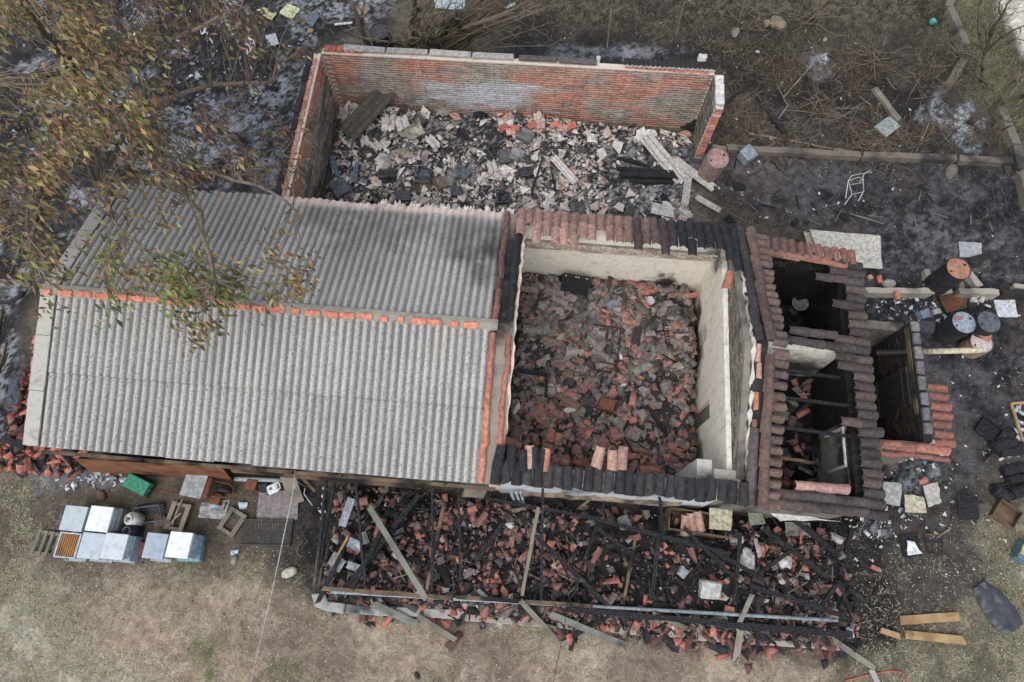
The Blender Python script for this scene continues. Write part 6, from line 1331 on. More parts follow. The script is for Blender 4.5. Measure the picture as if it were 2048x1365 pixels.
# chair frame
t = thing('chair_frame', 'bare white tubular chair frame lying on the black ground', 'chair', G3(1712, 376, .02))
def Lc(x, y, z): return G3(x, y, z) - t.location
for ps in (((1738, 346), (1700, 356), (1693, 366), (1690, 398)), ((1741, 341), (1725, 352), (1722, 358), (1726, 385), (1715, 404))): part('leg', Geo().tube([Lc(x, y, .10 if i in (1, 2) else .03) for i, (x, y) in enumerate(ps)], .011, 6), M_PAINT, t, smooth=True, color=lin(214, 210, 206))
part('seat_frame', Geo().tube([Lc(*p_, .1) for p_ in ((1696, 366), (1704, 362), (1716, 359), (1722, 366), (1724, 388), (1700, 394), (1694, 368))], .010, 6), M_PAINT, t, smooth=True, color=lin(204, 198, 194)); part('stretcher', Geo().tube([Lc(1697, 374, .08), Lc(1722, 369, .08)], .008, 6), M_PAINT, t, color=lin(190, 186, 184)); part('leg', Geo().tube([Lc(1700, 394, .1), Lc(1688, 411, .02)], .011, 6), M_PAINT, t, color=lin(214, 210, 206))
# burnt chairs with pale seats
def burnt_chair(cs, label, seat, col, legs):
    c = G3(sum(x for x, y in cs) / 4, sum(y for x, y in cs) / 4, .02); t = thing('burnt_chair', label, 'chair', c); 
    o = sheet('seat', [G3(x, y, .2) - c for x, y in cs], .02, seat, 6, 6, .03, parent=t, color=col)
    part('seat_frame', Geo().tube([G3(x, y, .19) - c for x, y in cs + (cs[0],)], .014, 5), M_BLACK, t)
    for a_, b_ in legs: part('leg', Geo().tube([G3(*a_, .17) - c, G3(*b_, .03) - c], .012, 5), M_BLACK, t)
burnt_chair(((1757, 965), (1795, 970), (1791, 1016), (1752, 1008)), 'burnt chair with a pale grey seat at the annex side', M_CLEAN, lin(176, 176, 168), (((1760, 1010), (1745, 1040)), ((1790, 1015), (1782, 1050)), ((1757, 1000), (1795, 1000))))
burnt_chair(((1798, 990), (1837, 996), (1843, 1029), (1800, 1027)), 'burnt chair with a yellowish seat, middle one of three', M_CLEAN, lin(196, 188, 158), (((1798, 1026), (1790, 1045)), ((1800, 1028), (1822, 1040)), ((1838, 1028), (1848, 1058))))
burnt_chair(((1834, 974), (1866, 966), (1872, 1008), (1846, 1018)), 'burnt chair with a half blackened pale seat, right one of three', M_CLEAN, lin(190, 186, 172), (((1868, 968), (1880, 975)), ((1848, 1018), (1870, 1006))))
burnt_chair(((1905, 994), (1943, 996), (1946, 1040), (1909, 1042)), 'burnt chair frame with a black seat standing alone', M_CHAR, None, (((1906, 1000), (1900, 1040)), ((1943, 1038), (1950, 1046))))
t = thing('burnt_chair', 'thin black chair frame with an orange top rail on the scorched grass', 'chair', G3(1860, 1090))
for a_, b_, m in (((1843, 1069), (1879, 1071), M_RPANEL), ((1879, 1071), (1880, 1108), M_BLACK), ((1843, 1070), (1852, 1106), M_BLACK), ((1852, 1106), (1878, 1110), M_BLACK), ((1846, 1085), (1880, 1086), M_BLACK)): part('rail', Geo().tube([G3(*a_, .1) - t.location, G3(*b_, .08) - t.location], .014, 6), m, t)
panel('charred_board', ((1796, 1072), (1832, 1068), (1840, 1112), (1806, 1118)), .06, .04, M_CHAR, 'charred square board under the torn white sheet', None); panel('torn_sheet', ((1808, 1082), (1822, 1085), (1838, 1108), (1810, 1112)), .11, .01, M_CLEAN, 'torn bright white sheet on the charred board', lin(232, 232, 232), .04, 'sheet')
panel('bent_sheet', ((1826, 890), (1868, 886), (1862, 922), (1838, 908)), .5, .012, M_CLEAN, 'rust stained white triangular sheet below the orange annex eave', lin(206, 194, 170), .08, 'sheet'); panel('bent_sheet', ((1756, 910), (1818, 896), (1818, 906), (1780, 912)), .25, .012, M_CLEAN, 'long pale blue sheet at the foot of the annex front wall', lin(176, 188, 192), .02, 'sheet')
slab_box('clay_pot_shard', (.2, .16, .06), M_CLEAN, 'orange tile corner lying above the middle burnt chair', 'clay piece', G3(1840, 966, .15), (.2, .2, .6), lin(182, 106, 82), .02); slab_box('burnt_box', (.24, .22, .14), M_OBJ, 'brown box at the annex corner by the grey seat', 'box', G3(1778, 932, .08), (.1, .1, .2), lin(92, 80, 74), .02)
def crate(x, y, size, yaw, mat, label, slats=0, z=.03):
    t = boxthing('wooden_crate', label, 'crate', G3(x, y, z), size, yaw, mat, th=.022)
    for k in range(slats): part('slat', Geo().box(-size[0] / 2 + .03, size[0] / 2 - .03, -size[1] / 2 + .05 + k * .09, -size[1] / 2 + .09 + k * .09, .024, .036), mat, t)
crate(2004, 1030, (.46, .42, .16), -.6, M_SCORCH, 'brown wooden crate with slats at the edge of the burnt yard', 4); crate(1972, 862, (.46, .4, .12), -.65, M_CHAR, 'charred open tray with a pale rim on the burnt yard')
for k, (a_, b_, r, lb) in enumerate((((1980, 900), (2022, 884), .13, 'uppermost charred log of the stack at the right edge'), ((1995, 908), (2052, 896), .12, 'charred log lying just below the uppermost one'), ((1998, 945), (2044, 936), .11, 'charred log below the white ash patch'), ((2008, 962), (2060, 952), .1, 'charred log in the middle of the right stack'), ((1980, 978), (2012, 1000), .14, 'short thick charred log slanting at the stack front'), ((2015, 990), (2060, 980), .14, 'thick charred log at the bottom of the right stack'), ((1995, 972), (2050, 962), .05, 'thin charred pole on the right stack'))):
    A, B = G3(*a_, r * .8), G3(*b_, r * .8); solo('burnt_log', Geo().tube([A.lerp(B, q_ / 5) + Vector((r_(.02), r_(.02), r_(.015))) for q_ in range(6)], [r * random.uniform(.85, 1.08) for _ in range(6)], 12), M_CHAR, lb, 'log')
t = thing('glazed_frame', 'pale framed window leaf with shattered glass at the right edge', 'window', G3(2035, 850, .05), (0, 0, 0))
for a_, b_ in (((2016, 810), (2050, 808)), ((2016, 810), (2046, 905))): part('frame', beam_geo((G3(*b_) - G3(*a_)).length, .05, .05).mesh('frame', M_TAN), None, t, loc=(G3(*a_, .1) + G3(*b_, .1)) / 2 - t.location, rot=(G3(*b_) - G3(*a_)).to_track_quat('X', 'Z'))
for k in range(16): me = random.choice(PLATE); o = part('glass_shard', me, None, t, color=jit(lin(170, 186, 190), .1), loc=G3(random.uniform(2026, 2050), random.uniform(812, 880), .06) - t.location, rot=rnd_rot(.2)); o.scale = (.09, .09, .06)
t = thing('painted_box', 'blue grey box with a yellow and green top at the right edge', 'box', G3(2046, 1112), (0, 0, -.5)); part('body', with_mat(rough_box(.5, .4, .3, .01, .02), M_PAINT), None, t, color=lin(96, 124, 136), loc=(0, 0, .15)); part('top', with_mat(rough_box(.5, .22, .03, .005, .006), M_PAINT), None, t, color=lin(196, 184, 76), loc=(0, .0, .32)); part('top', with_mat(rough_box(.5, .16, .03, .005, .006), M_PAINT), None, t, color=lin(52, 120, 92), loc=(0, .2, .325))
# black tarpaulin
u, v = P(1988, 1212); g = Geo(); vs = []; fs = []; n = 26; m = 18
for j in range(m + 1):
    for i in range(n + 1):
        s_, t_ = i / n - .5, j / m - .5; w = .34 + .12 * math.sin(4 * s_ + 1) + .08 * (fbm(s_ * 4, 3, 1, 3, 5) - .5)
        x, y = s_ * 1.0 + .06 * (fbm(t_ * 5, s_ * 2, 1, 2, 6) - .5), t_ * 2 * w * .72
        z = .05 + .07 * abs(math.sin(7.5 * s_ + 3 * t_ + 3 * float(fbm(s_ * 2, t_ * 2, 1, 2, 3)))) + .05 * float(fbm(s_ * 5, t_ * 5, 1, 3, 8)) - .08 * (abs(t_) * 2) ** 4
        vs.append((x, y, z))
for j in range(m):
    for i in range(n): q_ = j * (n + 1) + i; fs.append((q_, q_ + 1, q_ + n + 2, q_ + n + 1))
n_ = N('tarpaulin', .45, .5); n_.bump(n_.noise(14, 3), .3, .02)
solo('tarpaulin', g.add(vs, fs), n_.done(lin(66, 68, 74)), 'crumpled black tarpaulin on the dry grass at the right', 'tarpaulin', (u, v, .01), (0, 0, -.95), smooth=True)
# things behind the store and under the tree
for k, (cs, c, lb) in enumerate(((((515, 24), (528, 18), (555, 30), (545, 45)), lin(206, 196, 140), 'yellow square board left of two behind the store corner'), (((560, 30), (576, 10), (602, 22), (585, 43)), lin(208, 208, 164), 'pale yellow square board with a white face behind the store corner'), (((585, 8), (598, 0), (618, 12), (606, 22)), lin(120, 130, 138), 'blue grey board behind the pale yellow one'), (((600, 38), (612, 24), (640, 36), (626, 58)), lin(106, 116, 124), 'spotted blue grey board below the yellow boards'), (((488, 85), (505, 76), (513, 95), (496, 114)), lin(206, 208, 208), 'white rounded sheet left of the store corner'), (((532, 75), (552, 70), (560, 92), (538, 96)), lin(186, 188, 190), 'crumpled white sheet right of the rounded one'))):
    panel('square_panel', cs, .07, .03, M_PAINT, lb, c, .03)
SCRAPS = []
for k in range(16):
    x, y = random.uniform(60, 470), random.uniform(20, 330); 
    solo('scrap_sheet', PLATE[k % 12], None, 'pale torn scrap', 'scrap', G3(x, y, .03), rnd_rot(.2), 'pale scraps under the leafy tree', color=jit(lin(196, 198, 204), .12)).scale = (.16, .16, .1); SCRAPS.append((x, y))
slab_box('pale_board', (.5, .08, .03), M_PAINT, 'short white batten left of the brown trunk behind the store', 'batten', G3(688, 50, .05), (0, 0, .22), lin(210, 210, 206)); slab_box('pale_board', (.1, .34, .05), M_PAINT, 'white batten stub leaning on the rear wall of the store', 'batten', (*P(1196, 120, .6), .5), (.5, 0, -.1), lin(214, 208, 204)); slab_box('pale_block', (.2, .12, .14), M_CLEAN, 'white block on the right end of the store rear wall', 'block', (*P(1400, 130, 1.9), 2.12), (0, 0, 0), lin(222, 218, 214))
slab_box('clay_disc', (.16, .14, .06), M_CLEAN, 'round tan stump end above the store corner', 'stump', G3(622, 64, .05), (0, 0, 0), lin(164, 134, 108), .02, .03); panel('tan_sheet', ((708, 30), (725, 14), (742, 22), (730, 36)), .1, .02, M_CLEAN, 'tan folded sheet behind the brown trunk', lin(156, 130, 108), .05, 'sheet')
panel('striped_sheet', ((868, 0), (930, 0), (930, 24), (872, 22)), .1, .01, M_CLEAN, 'pale blue torn sheet behind the bare shrub', lin(176, 190, 194), .06, 'sheet'); panel('striped_sheet', ((1005, 18), (1028, 8), (1032, 16), (1008, 26)), .1, .01, M_CLEAN, 'small pale green sheet in the bare shrub', lin(160, 180, 172), .03, 'sheet')
solo('glass_bottle', Geo().lathe([(0, 0), (.09, .01), (.1, .08), (.06, .14), (.03, .16), (.03, .2), (0, .2)], 14), M_PAINT, 'teal glass jar lying in the far scrub', 'jar', G3(1860, 46, .05), (.9, 0, .4), smooth=True, color=lin(70, 150, 142))
pb('charred_beam', (1545, 240), (1565, 268), .08, .06, .16, .12, M_CHAR, 'short thick charred log on the burnt yard', 'log', rag=.02); 
for k, (x, y, s, lb) in enumerate(((1478, 375, .5, 'black burnt lump below the blue grey tin box'), (1590, 445, .34, 'black lump behind the tiled wing, left of two'), (1688, 436, .34, 'black lump behind the tiled wing, right of two'), (1460, 440, .3, 'black charred lump at the end of the tiled eave'), (1120, 560, .2, 'black lump in the corner by the burnt appliance'))):
    me = lump(180 + k, .5); bm = bmesh.new(); bm.from_mesh(me); bmesh.ops.subdivide_edges(bm, edges=bm.edges[:], cuts=2, use_grid_fill=True)
    for q_ in bm.verts: q_.co *= random.uniform(.8, 1.2)
    bm.to_mesh(me); bm.free(); solo('burnt_heap', with_mat(me, M_CHAR), None, lb, 'burnt heap', G3(x, y, .03), (0, 0, k)).scale = (s, s * .8, s * .7)
# curved piece of dark sheet and timbers in the left heap
panel('dark_sheet', ((45, 770), (66, 765), (66, 815), (40, 830)), .45, .012, M_OBJ, 'dark corrugated sheet piece standing at the left house end', lin(86, 90, 100), .06, 'sheet'); pb('charred_beam', (35, 640), (10, 750), .5, .4, .05, .05, M_SCORCH, 'long brown lath over the tile heap at the left edge'); pb('charred_beam', (40, 700), (14, 780), .45, .35, .04, .04, M_SCORCH, 'thin brown lath beside the long one on the tile heap'); pb('charred_beam', (20, 885), (66, 900), .2, .3, .14, .14, M_CHAR, 'black charred stump at the front left corner of the house', 'stump', rag=.03)
solo('old_tyre', Geo().tube([G3(20 + 46 * math.cos(a_), 590 + 26 * math.sin(a_), .3) for a_ in np.linspace(.2, 2.9, 14)], .05, 8), M_BLACK, 'half buried black tyre beside the left verge', 'tyre', smooth=True)
# ------------------------------------------------------------------ vegetation
def grow(g, p, d, L, r, depth, rr, spread=.6, up=.15, seg=4, tips=None, n=6, bend=.25):
    pts = [p]; rad = [r]; q = p.copy(); dd = d.normalized()
    for k in range(seg):
        dd = (dd + Vector((rr.gauss(0, bend), rr.gauss(0, bend), rr.gauss(0, bend) + up * .3))).normalized(); q = q + dd * (L / seg); pts.append(q.copy()); rad.append(r * (1 - .55 * (k + 1) / seg))
    g.tube(pts, rad, n if r > .03 else 4 if r > .008 else 3)
    if tips is not None: tips.append((q.copy(), dd.copy()))
    if depth <= 0: return
    for k in range(rr.randint(2, 3)):
        i = rr.randint(2, seg); b = pts[i]
        nd = (dd + Vector((rr.gauss(0, spread), rr.gauss(0, spread), rr.gauss(0, spread * .7) + up))).normalized()
        grow(g, b.copy(), nd, L * rr.uniform(.55, .8), rad[i] * .7, depth - 1, rr, spread, up, seg, tips, n, bend)
# the leafy, heat wilted tree over the left of the house
tree = thing('wilted_tree', 'large tree with wilted brown and olive leaves overhanging the corrugated roof', 'tree', G3(235, 262))
base = Vector(tree.location)
def W3(x, y, z): return Vector(PZ(x, y, z)) - base
skel = []
g = Geo()
def limb(pts, r0, r1):
    P3 = [W3(*p) for p in pts]; out = []
    for i in range(len(P3) - 1):
        for k in range(3): out.append(P3[i].lerp(P3[i + 1], k / 3) + Vector((r_(.05), r_(.05), r_(.05))) * (1 if i + k else 0))
    out.append(P3[-1]); n = len(out); g.tube(out, [r0 + (r1 - r0) * i / (n - 1) for i in range(n)], 9); skel.extend(out)
limb(((235, 262, -.1), (205, 220, .9), (150, 140, 2.6)), .17, .13)
limb(((150, 140, 2.6), (90, 70, 4.2), (30, -20, 5.6)), .12, .05)
limb(((150, 140, 2.6), (40, 160, 4.2), (-60, 180, 5.4)), .10, .04)
limb(((205, 220, .9), (300, 200, 2.2), (420, 175, 3.2), (545, 165, 3.8)), .09, .025)
limb(((205, 220, .9), (250, 260, 2.6), (330, 330, 4.0), (400, 430, 4.6), (430, 560, 4.9)), .09, .03)
limb(((150, 140, 2.6), (260, 100, 4.2), (380, 60, 5.0), (480, 20, 5.4)), .08, .025)
limb(((205, 220, .9), (150, 300, 3.0), (90, 400, 4.4), (60, 480, 4.9)), .08, .03)
limb(((330, 330, 4.0), (440, 350, 4.5), (540, 380, 4.8), (600, 430, 4.8)), .045, .015)
limb(((250, 260, 2.6), (200, 380, 4.4), (250, 470, 4.9)), .05, .018)
part('trunk', g, M_BARK, tree, smooth=True)
tw = Geo(); LV = []; clusters = []
rr = random.Random(5)
def dens(x, y):
    a = .9 if x < 230 else max(0.0, 1 - (x - 230) / 400.0) ** .9
    if y > 385: a *= .16 if x > 170 else .4
    if 300 < x < 560 and 430 < y < 600: a = max(a, .2)
    if 200 < x < 250 and 440 < y < 540: a = .5
    if y > 620 or (x > 95 and x < 180 and y > 560): a *= .15
    if x < 80 and y > 560: a *= .12
    return a * ss(.43, .6, float(fbm(x, y, 1 / 45., 3, 17)))
tries = 0
while len(clusters) < 600 and tries < 40000:
    tries += 1; x, y = rr.uniform(-140, 620), rr.uniform(-130, 640)
    if rr.random() < dens(x, y): clusters.append((x, y, rr.uniform(3.6, 6.0) if y < 380 else rr.uniform(3.7, 4.9)))
for x, y in ((405, 640), (390, 650), (420, 655), (375, 620), (570, 570), (585, 575), (600, 560), (575, 560), (330, 520), (360, 540), (350, 560), (345, 580), (420, 560), (440, 575), (470, 580), (400, 590), (375, 590), (480, 545), (540, 510), (220, 520), (225, 530), (210, 490), (430, 600), (445, 590), (385, 665), (320, 545), (310, 510), (455, 560), (410, 545)): clusters.append((x, y, rr.uniform(4.2, 4.8)))
SK = np.array([p[:] for p in skel])
wind = Vector((.78, -.48, -.30)).normalized()
LT = np.array([(0, 1, 4), (1, 2, 4), (2, 3, 4), (3, 0, 4)])
bagL = Bag(); singles = []
for (x, y, z) in clusters:
    c = W3(x, y, z); dd = np.linalg.norm(SK - np.array(c[:]), axis=1); a_ = Vector(SK[int(np.argmin(dd))]); L = (c - a_).length
    pts = [a_]; 
    for k in range(1, 5): pts.append(a_.lerp(c, k / 4) + Vector((rr.gauss(0, .05), rr.gauss(0, .05), rr.gauss(0, .05) + .12 * math.sin(math.pi * k / 4))) * min(1, L))
    tw.tube(pts, [.016, .012, .010, .007, .005], 3, cap=False)
    burnt = ss(130, 400, x + 60 * (rr.random() - .5) + (100 if y > 380 else 0)) * (0.9 if y < 420 else .2)
    green = 1.0 if (y > 500 and 290 < x < 500 and y < 615) or (200 < x < 250 and y > 440) else (.06 if x < 110 else 0)
    for k in range(rr.randint(13, 20) if not (y > 480 and x > 195) else 24):
        p = c + Vector((rr.gauss(0, .15), rr.gauss(0, .15), rr.gauss(0, .10)))
        d = (wind + Vector((rr.gauss(0, .42), rr.gauss(0, .42), rr.gauss(0, .40)))).normalized(); sd_ = d.cross(Vector((0, 0, 1)) + Vector((rr.gauss(0, .5), rr.gauss(0, .5), 0))).normalized()
        l = rr.uniform(.09, .20); w = l * rr.uniform(.15, .20); nn_ = sd_.cross(d)
        V = np.array([p[:], (p + d * l * .5 + sd_ * w + nn_ * .012)[:], (p + d * l)[:], (p + d * l * .5 - sd_ * w + nn_ * .012)[:], (p + d * l * .55 - nn_ * .004)[:]])
        r = rr.random()
        col = mixc(lin(152, 130, 84), lin(96, 84, 58), rr.random()) if r < .5 else mixc(lin(88, 77, 58), lin(152, 130, 94), rr.random()) if r < .85 else lin(110, 100, 70)
        col = mixc(col, mixc(lin(50, 44, 41), lin(104, 84, 68), rr.random()), burnt if rr.random() < .85 else burnt * .3)
        if green and rr.random() < .65 * green: col = mixc(lin(122, 128, 66), lin(88, 98, 52), rr.random())
        col = mixc(col, lin(182, 160, 106), .8) if rr.random() < .09 else col; col = tuple(q * rr.uniform(.7, 1.14) for q in col)
        if len(singles) < 290 and 20 < x < 600 and k == 3: singles.append((V, col))
        else: bagL.add(V, LT, col)
part('twig', tw, M_BARK, tree, kind='stuff')
bagL.obj('leaves', M_LEAF, tree)
for V, col in singles:
    me = bpy.data.meshes.new('leaf'); me.from_pydata([tuple(q) for q in V - V[0]], [], [tuple(q) for q in LT]); me.materials.append(M_LEAFO)
    part('leaf', me, None, tree, color=col, loc=tuple(V[0]))
def bare_tree(name, label, cat, x, y, stems, mat=M_BARK, seed=1, depth=3, spread=.5, up=.2, n=6):
    rr = random.Random(seed); t = thing(name, label, cat, G3(x, y)); b = Vector(t.location); g1, g2 = Geo(), Geo()
    for pts, r0, L in stems:
        P3 = [(G3(*p[:2]) if len(p) < 3 or p[2] < .01 else Vector(PZ(*p))) - b for p in pts]; m = len(P3)
        sm = []
        for i in range(m - 1):
            for k in range(3): sm.append(P3[i].lerp(P3[i + 1], k / 3) + Vector((r_(.02), r_(.02), 0)))
        sm.append(P3[-1]); q_ = len(sm); g1.tube(sm, [r0 * (1 - .6 * i / q_) for i in range(q_)], 8)
        for i in range(2, q_):
            if rr.random() < .75:
                d = (sm[i] - sm[i - 1]).normalized() + Vector((rr.gauss(0, .7), rr.gauss(0, .7), rr.gauss(0, .3)))
                grow(g2, sm[i].copy(), d, L * rr.uniform(.5, 1), r0 * .35, depth - 1, rr, spread, up, 4, None, n)
        grow(g2, sm[-1].copy(), sm[-1] - sm[-2], L, r0 * .4, depth, rr, spread, up, 4, None, n)
    part('trunk', g1, mat, t, smooth=True); part('branch', g2, mat, t, kind='stuff')
    return t
bare_tree('brown_tree', 'bare tree with a forked brown trunk just behind the left of the store wall', 'tree', 742, 112, [(((742, 112, 0), (722, 55, 1.6), (700, 0, 2.8)), .09, .9), (((722, 55, 1.6), (728, 10, 2.4)), .05, .7)], seed=3, depth=1, spread=.35)
bare_tree('brown_tree', 'bare tree with a pale bent trunk behind the store wall, right of the black drum', 'tree', 800, 112, [(((800, 110, 0), (824, 65, 1.3), (830, 15, 2.4), (828, -30, 3.2)), .11, .9), (((828, 30, 2.0), (855, 5, 2.7), (880, -20, 3.2)), .06, .7)], seed=4, depth=1, spread=.35)
stems = []
rs = random.Random(8)
for k in range(78):
    a_ = rs.uniform(-1.5, .9); L = rs.uniform(.7, 1.9); x0, y0 = 870 + rs.gauss(0, 26), 108 + rs.gauss(0, 4)
    x1, y1 = x0 + 120 * L * math.sin(a_ + .75), y0 - 75 * L * abs(math.cos(a_))
    stems.append((((x0, y0, 0), (.5 * (x0 + x1) - 8, .5 * (y0 + y1) - 6, .8 * L), (x1, y1, 1.5 * L)), rs.uniform(.018, .042), .6))
stems += [(((880, 106, 0), (960, 95, .5), (1060, 60, 1.0)), .03, .8), (((905, 108, 0), (1000, 95, .5), (1100, 92, .8)), .022, .7), (((830, 40, 1.8), (900, 22, 1.8), (1000, 16, 1.9)), .035, .6)]
bare_tree('bare_shrub', 'dense bare shrub of grey stems fanning out behind the store wall', 'shrub', 880, 108, stems, seed=9, depth=1, spread=.35, up=.1, n=5)
bare_tree('bare_tree', 'burnt bare tree with dark twigs in front of the pale road', 'tree', 1960, 150, [(((1965, 165, 0), (1970, 105, 1.2), (1985, 60, 2.4), (2010, 20, 3.4)), .06, 1.2), (((1970, 105, 1.2), (2000, 75, 2.2), (2040, 55, 3.0)), .04, 1.1), (((1970, 110, 1.2), (1955, 60, 2.2), (1960, 10, 3.2)), .035, 1.0)], seed=12, depth=4, spread=.45)
bare_tree('bare_tree', 'burnt leaning tree whose black trunk enters from the right edge', 'tree', 1940, 240, [(((1940, 245, 0), (1985, 215, 1.0), (2030, 195, 2.0), (2100, 180, 3.0)), .09, 1.0), (((1985, 215, 1.0), (2020, 170, 2.0), (2050, 150, 2.8)), .05, 1.1), (((1950, 240, .2), (1965, 190, 1.2), (1985, 160, 2.0)), .035, .9)], seed=15, depth=3, spread=.5)
bare_tree('burnt_sapling', 'thin black sapling fallen over the burnt yard right of the store', 'sapling', 1440, 225, [(((1440, 222, 0), (1470, 190, .2), (1500, 172, .2), (1512, 146, .4)), .025, .5), (((1500, 172, .2), (1530, 150, .3)), .018, .4)], mat=M_CHAR, seed=18, depth=1)
bare_tree('burnt_sapling', 'thin burnt sapling beside the white ash patch', 'sapling', 1855, 310, [(((1852, 314, 0), (1890, 285, .3), (1910, 262, .6), (1932, 245, .9)), .018, .5)], mat=M_CHAR, seed=19, depth=1)
for k, (x, y, lb) in enumerate(((1640, 215, 'grey twiggy bush with low arching stems in the burnt yard'), (1690, 240, 'brown twiggy bush right of the low arching one'), (1760, 120, 'sparse burnt bush in the middle of the far scrub'), (1620, 40, 'pale twiggy bush beside the yellow stone pile'), (1850, 170, 'burnt bush left of the bare roadside tree'), (1930, 130, 'dense burnt bush at the foot of the roadside tree'), (1500, 30, 'sparse dry bush at the top between two stakes'))):
    st_ = []
    for j in range(16):
        a_ = rs.uniform(0, 6.28); L = rs.uniform(25, 75); st_.append((((x + rs.gauss(0, 26), y + rs.gauss(0, 18), 0), (x + L * .5 * math.cos(a_), y + L * .45 * math.sin(a_), .35), (x + L * math.cos(a_), y + L * .8 * math.sin(a_), .3)), .012, .35))
    bare_tree('burnt_bush', lb, 'bush', x, y, st_, seed=30 + k, depth=2, spread=.7, up=.05, n=4)
for k, (a_, b_) in enumerate((((1214, 100), (1222, 20)), ((1352, 70), (1369, 6)), ((1476, 50), (1492, -6)))): pb('wooden_stake', a_, (b_[0], b_[1]), .02, 1.15, .035, .035, M_WOOD, ('left', 'middle', 'right')[k] + ' leaning stake of the old fence at the top', 'stake')
STL = ['dry stick crossing the ground by the short thick charred log', 'dry stick rising from the low arching bush', 'brown stick between the small ash patch and the arching bush', 'pale stick beside the pale twiggy bush', 'short upright stick above the short thick charred log', 'brown stick in the far scrub left of the burnt bush', 'pale stick behind the tiled right wing', 'brown stick under the leafy tree near the yellow boards', 'pale stick beside the large white ash patch', 'brown stick in front of the grey seated burnt chair', 'pale stick below the bent chair frame with the orange rail', 'brown stick left of the charred log stack']
for k, (a_, b_) in enumerate((((1545, 255), (1572, 218)), ((1655, 200), (1590, 150)), ((1625, 130), (1565, 200)), ((1600, 60), (1650, 10)), ((1552, 172), (1572, 218)), ((1820, 130), (1760, 150)), ((1700, 430), (1760, 452)), ((640, 40), (670, 75)), ((1840, 285), (1852, 255)), ((1745, 1015), (1705, 1080)), ((1898, 1058), (1870, 1075)), ((1985, 905), (1965, 925)))):
    pb('dry_stick', a_, b_, .05, .12, .025, .025, (M_WOOD, M_SCORCH)[k % 2], STL[k], 'stick', 'dry sticks scattered over the burnt yard', rag=.008)

# grass, litter and twigs: nobody could count them
def blades(name, n, box, maskf, lr, wr, cols, tilt, z0=0.0, label=None, seed=1):
    g = np.random.default_rng(seed); X = g.uniform(box[0], box[1], n * 3); Y = g.uniform(box[2], box[3], n * 3)
    keep = g.random(n * 3) < maskf(X, Y); X, Y = X[keep][:n], Y[keep][:n]
    a, b = (X - 1024) / F, (Y - 682.5) / F; dy = math.sin(TH) - b * math.cos(TH); dz = math.cos(TH) + b * math.sin(TH); t = CAM[2] / dz; x, y = a * t, dy * t
    u = CAM[0] + math.cos(HD) * x - math.sin(HD) * y; v = CAM[1] + math.sin(HD) * x + math.cos(HD) * y; z = hf(u, v) + z0
    m = len(u); th_ = g.uniform(0, 2 * math.pi, m) + 1.2 * (fbm(u, v, 1.5, 2, 5) - .5); el = np.abs(g.normal(0, tilt, m)); L = g.uniform(lr[0], lr[1], m); w = g.uniform(wr[0], wr[1], m)
    dx, dyy, dzz = np.cos(th_) * np.cos(el), np.sin(th_) * np.cos(el), np.sin(el); sx, sy = -np.sin(th_) * w / 2, np.cos(th_) * w / 2
    A = np.c_[u - sx, v - sy, z]; B = np.c_[u + sx, v + sy, z]; M1 = np.c_[u + dx * L * .6 + sx * .8, v + dyy * L * .6 + sy * .8, z + dzz * L * .8]; M2 = np.c_[u + dx * L * .6 - sx * .8, v + dyy * L * .6 - sy * .8, z + dzz * L * .8]; Tt = np.c_[u + dx * L, v + dyy * L, z + dzz * L * .8]
    V = np.stack([A, B, M1, M2, Tt], 1).reshape(-1, 3); o = (np.arange(m) * 5)[:, None]; T = np.concatenate([o + np.array([0, 1, 2]), o + np.array([0, 2, 3]), o + np.array([3, 2, 4])])
    cs = np.array(cols); n1 = fbm(u, v, 1.2, 3, 55); pick = np.clip(((g.random(m) * .7 + n1 * .6 - .15) * len(cs)).astype(int), 0, len(cs) - 1); C = cs[pick] * g.uniform(.7, 1.2, m)[:, None]
    me = tri_mesh(name, V, T, M_LEAF, np.repeat(C, 5, 0)); o_ = link(name, me); o_['kind'] = 'stuff'
    if label: o_['label'] = label
STRAW = [(-900, 930), (90, 960), (130, 1140), (560, 1130), (640, 1200), (1200, 1245), (1700, 1270), (1730, 1120), (1990, 1020), (2900, 1000), (2900, 2500), (-900, 2500)]
def m_straw(X, Y): return (1 - .9 * polymask(X, Y, [(1650, 1040), (1960, 990), (2000, 1120), (1900, 1240), (1700, 1300)], 40, 60, 6)) * polymask(X, Y, STRAW, 40, 45, 1) * (1 - .93 * polymask(X, Y, [(150, 1150), (420, 1130), (640, 1190), (1000, 1250), (1680, 1285), (1660, 1420), (1100, 1440), (520, 1400), (160, 1330)], 50, 60, 2)) * ss(.36, .6, fbm(X, Y, 1 / 40., 4, 61))
blades('dry_grass', 80000, (-60, 2110, 925, 1400), m_straw, (.035, .10), (.004, .009), [lin(148, 142, 116), lin(176, 168, 138), lin(190, 184, 158), lin(132, 126, 92), lin(116, 112, 82)], .35, label='short dry pale grass', seed=2)
def m_scr(X, Y): return polymask(X, Y, [(-60, 925), (600, 945), (640, 1195), (470, 1150), (90, 1140), (-60, 1010)], 30, 40, 3) * .8 + polymask(X, Y, [(1690, 1040), (2060, 980), (2060, 1420), (1640, 1420), (1660, 1200)], 45, 50, 5) * .9 * (1 - .85 * polymask(X, Y, [(1680, 1040), (1960, 990), (1980, 1120), (1880, 1230), (1720, 1270)], 40, 60, 6)) * ss(.36, .56, fbm(X, Y, 1 / 40., 4, 66))
blades('scorched_grass', 26000, (-60, 2110, 925, 1400), m_scr, (.04, .12), (.004, .009), [lin(74, 66, 56), lin(92, 83, 69), lin(108, 100, 81), lin(122, 114, 92), lin(60, 54, 48)], .25, label='flattened scorched grass', seed=3)
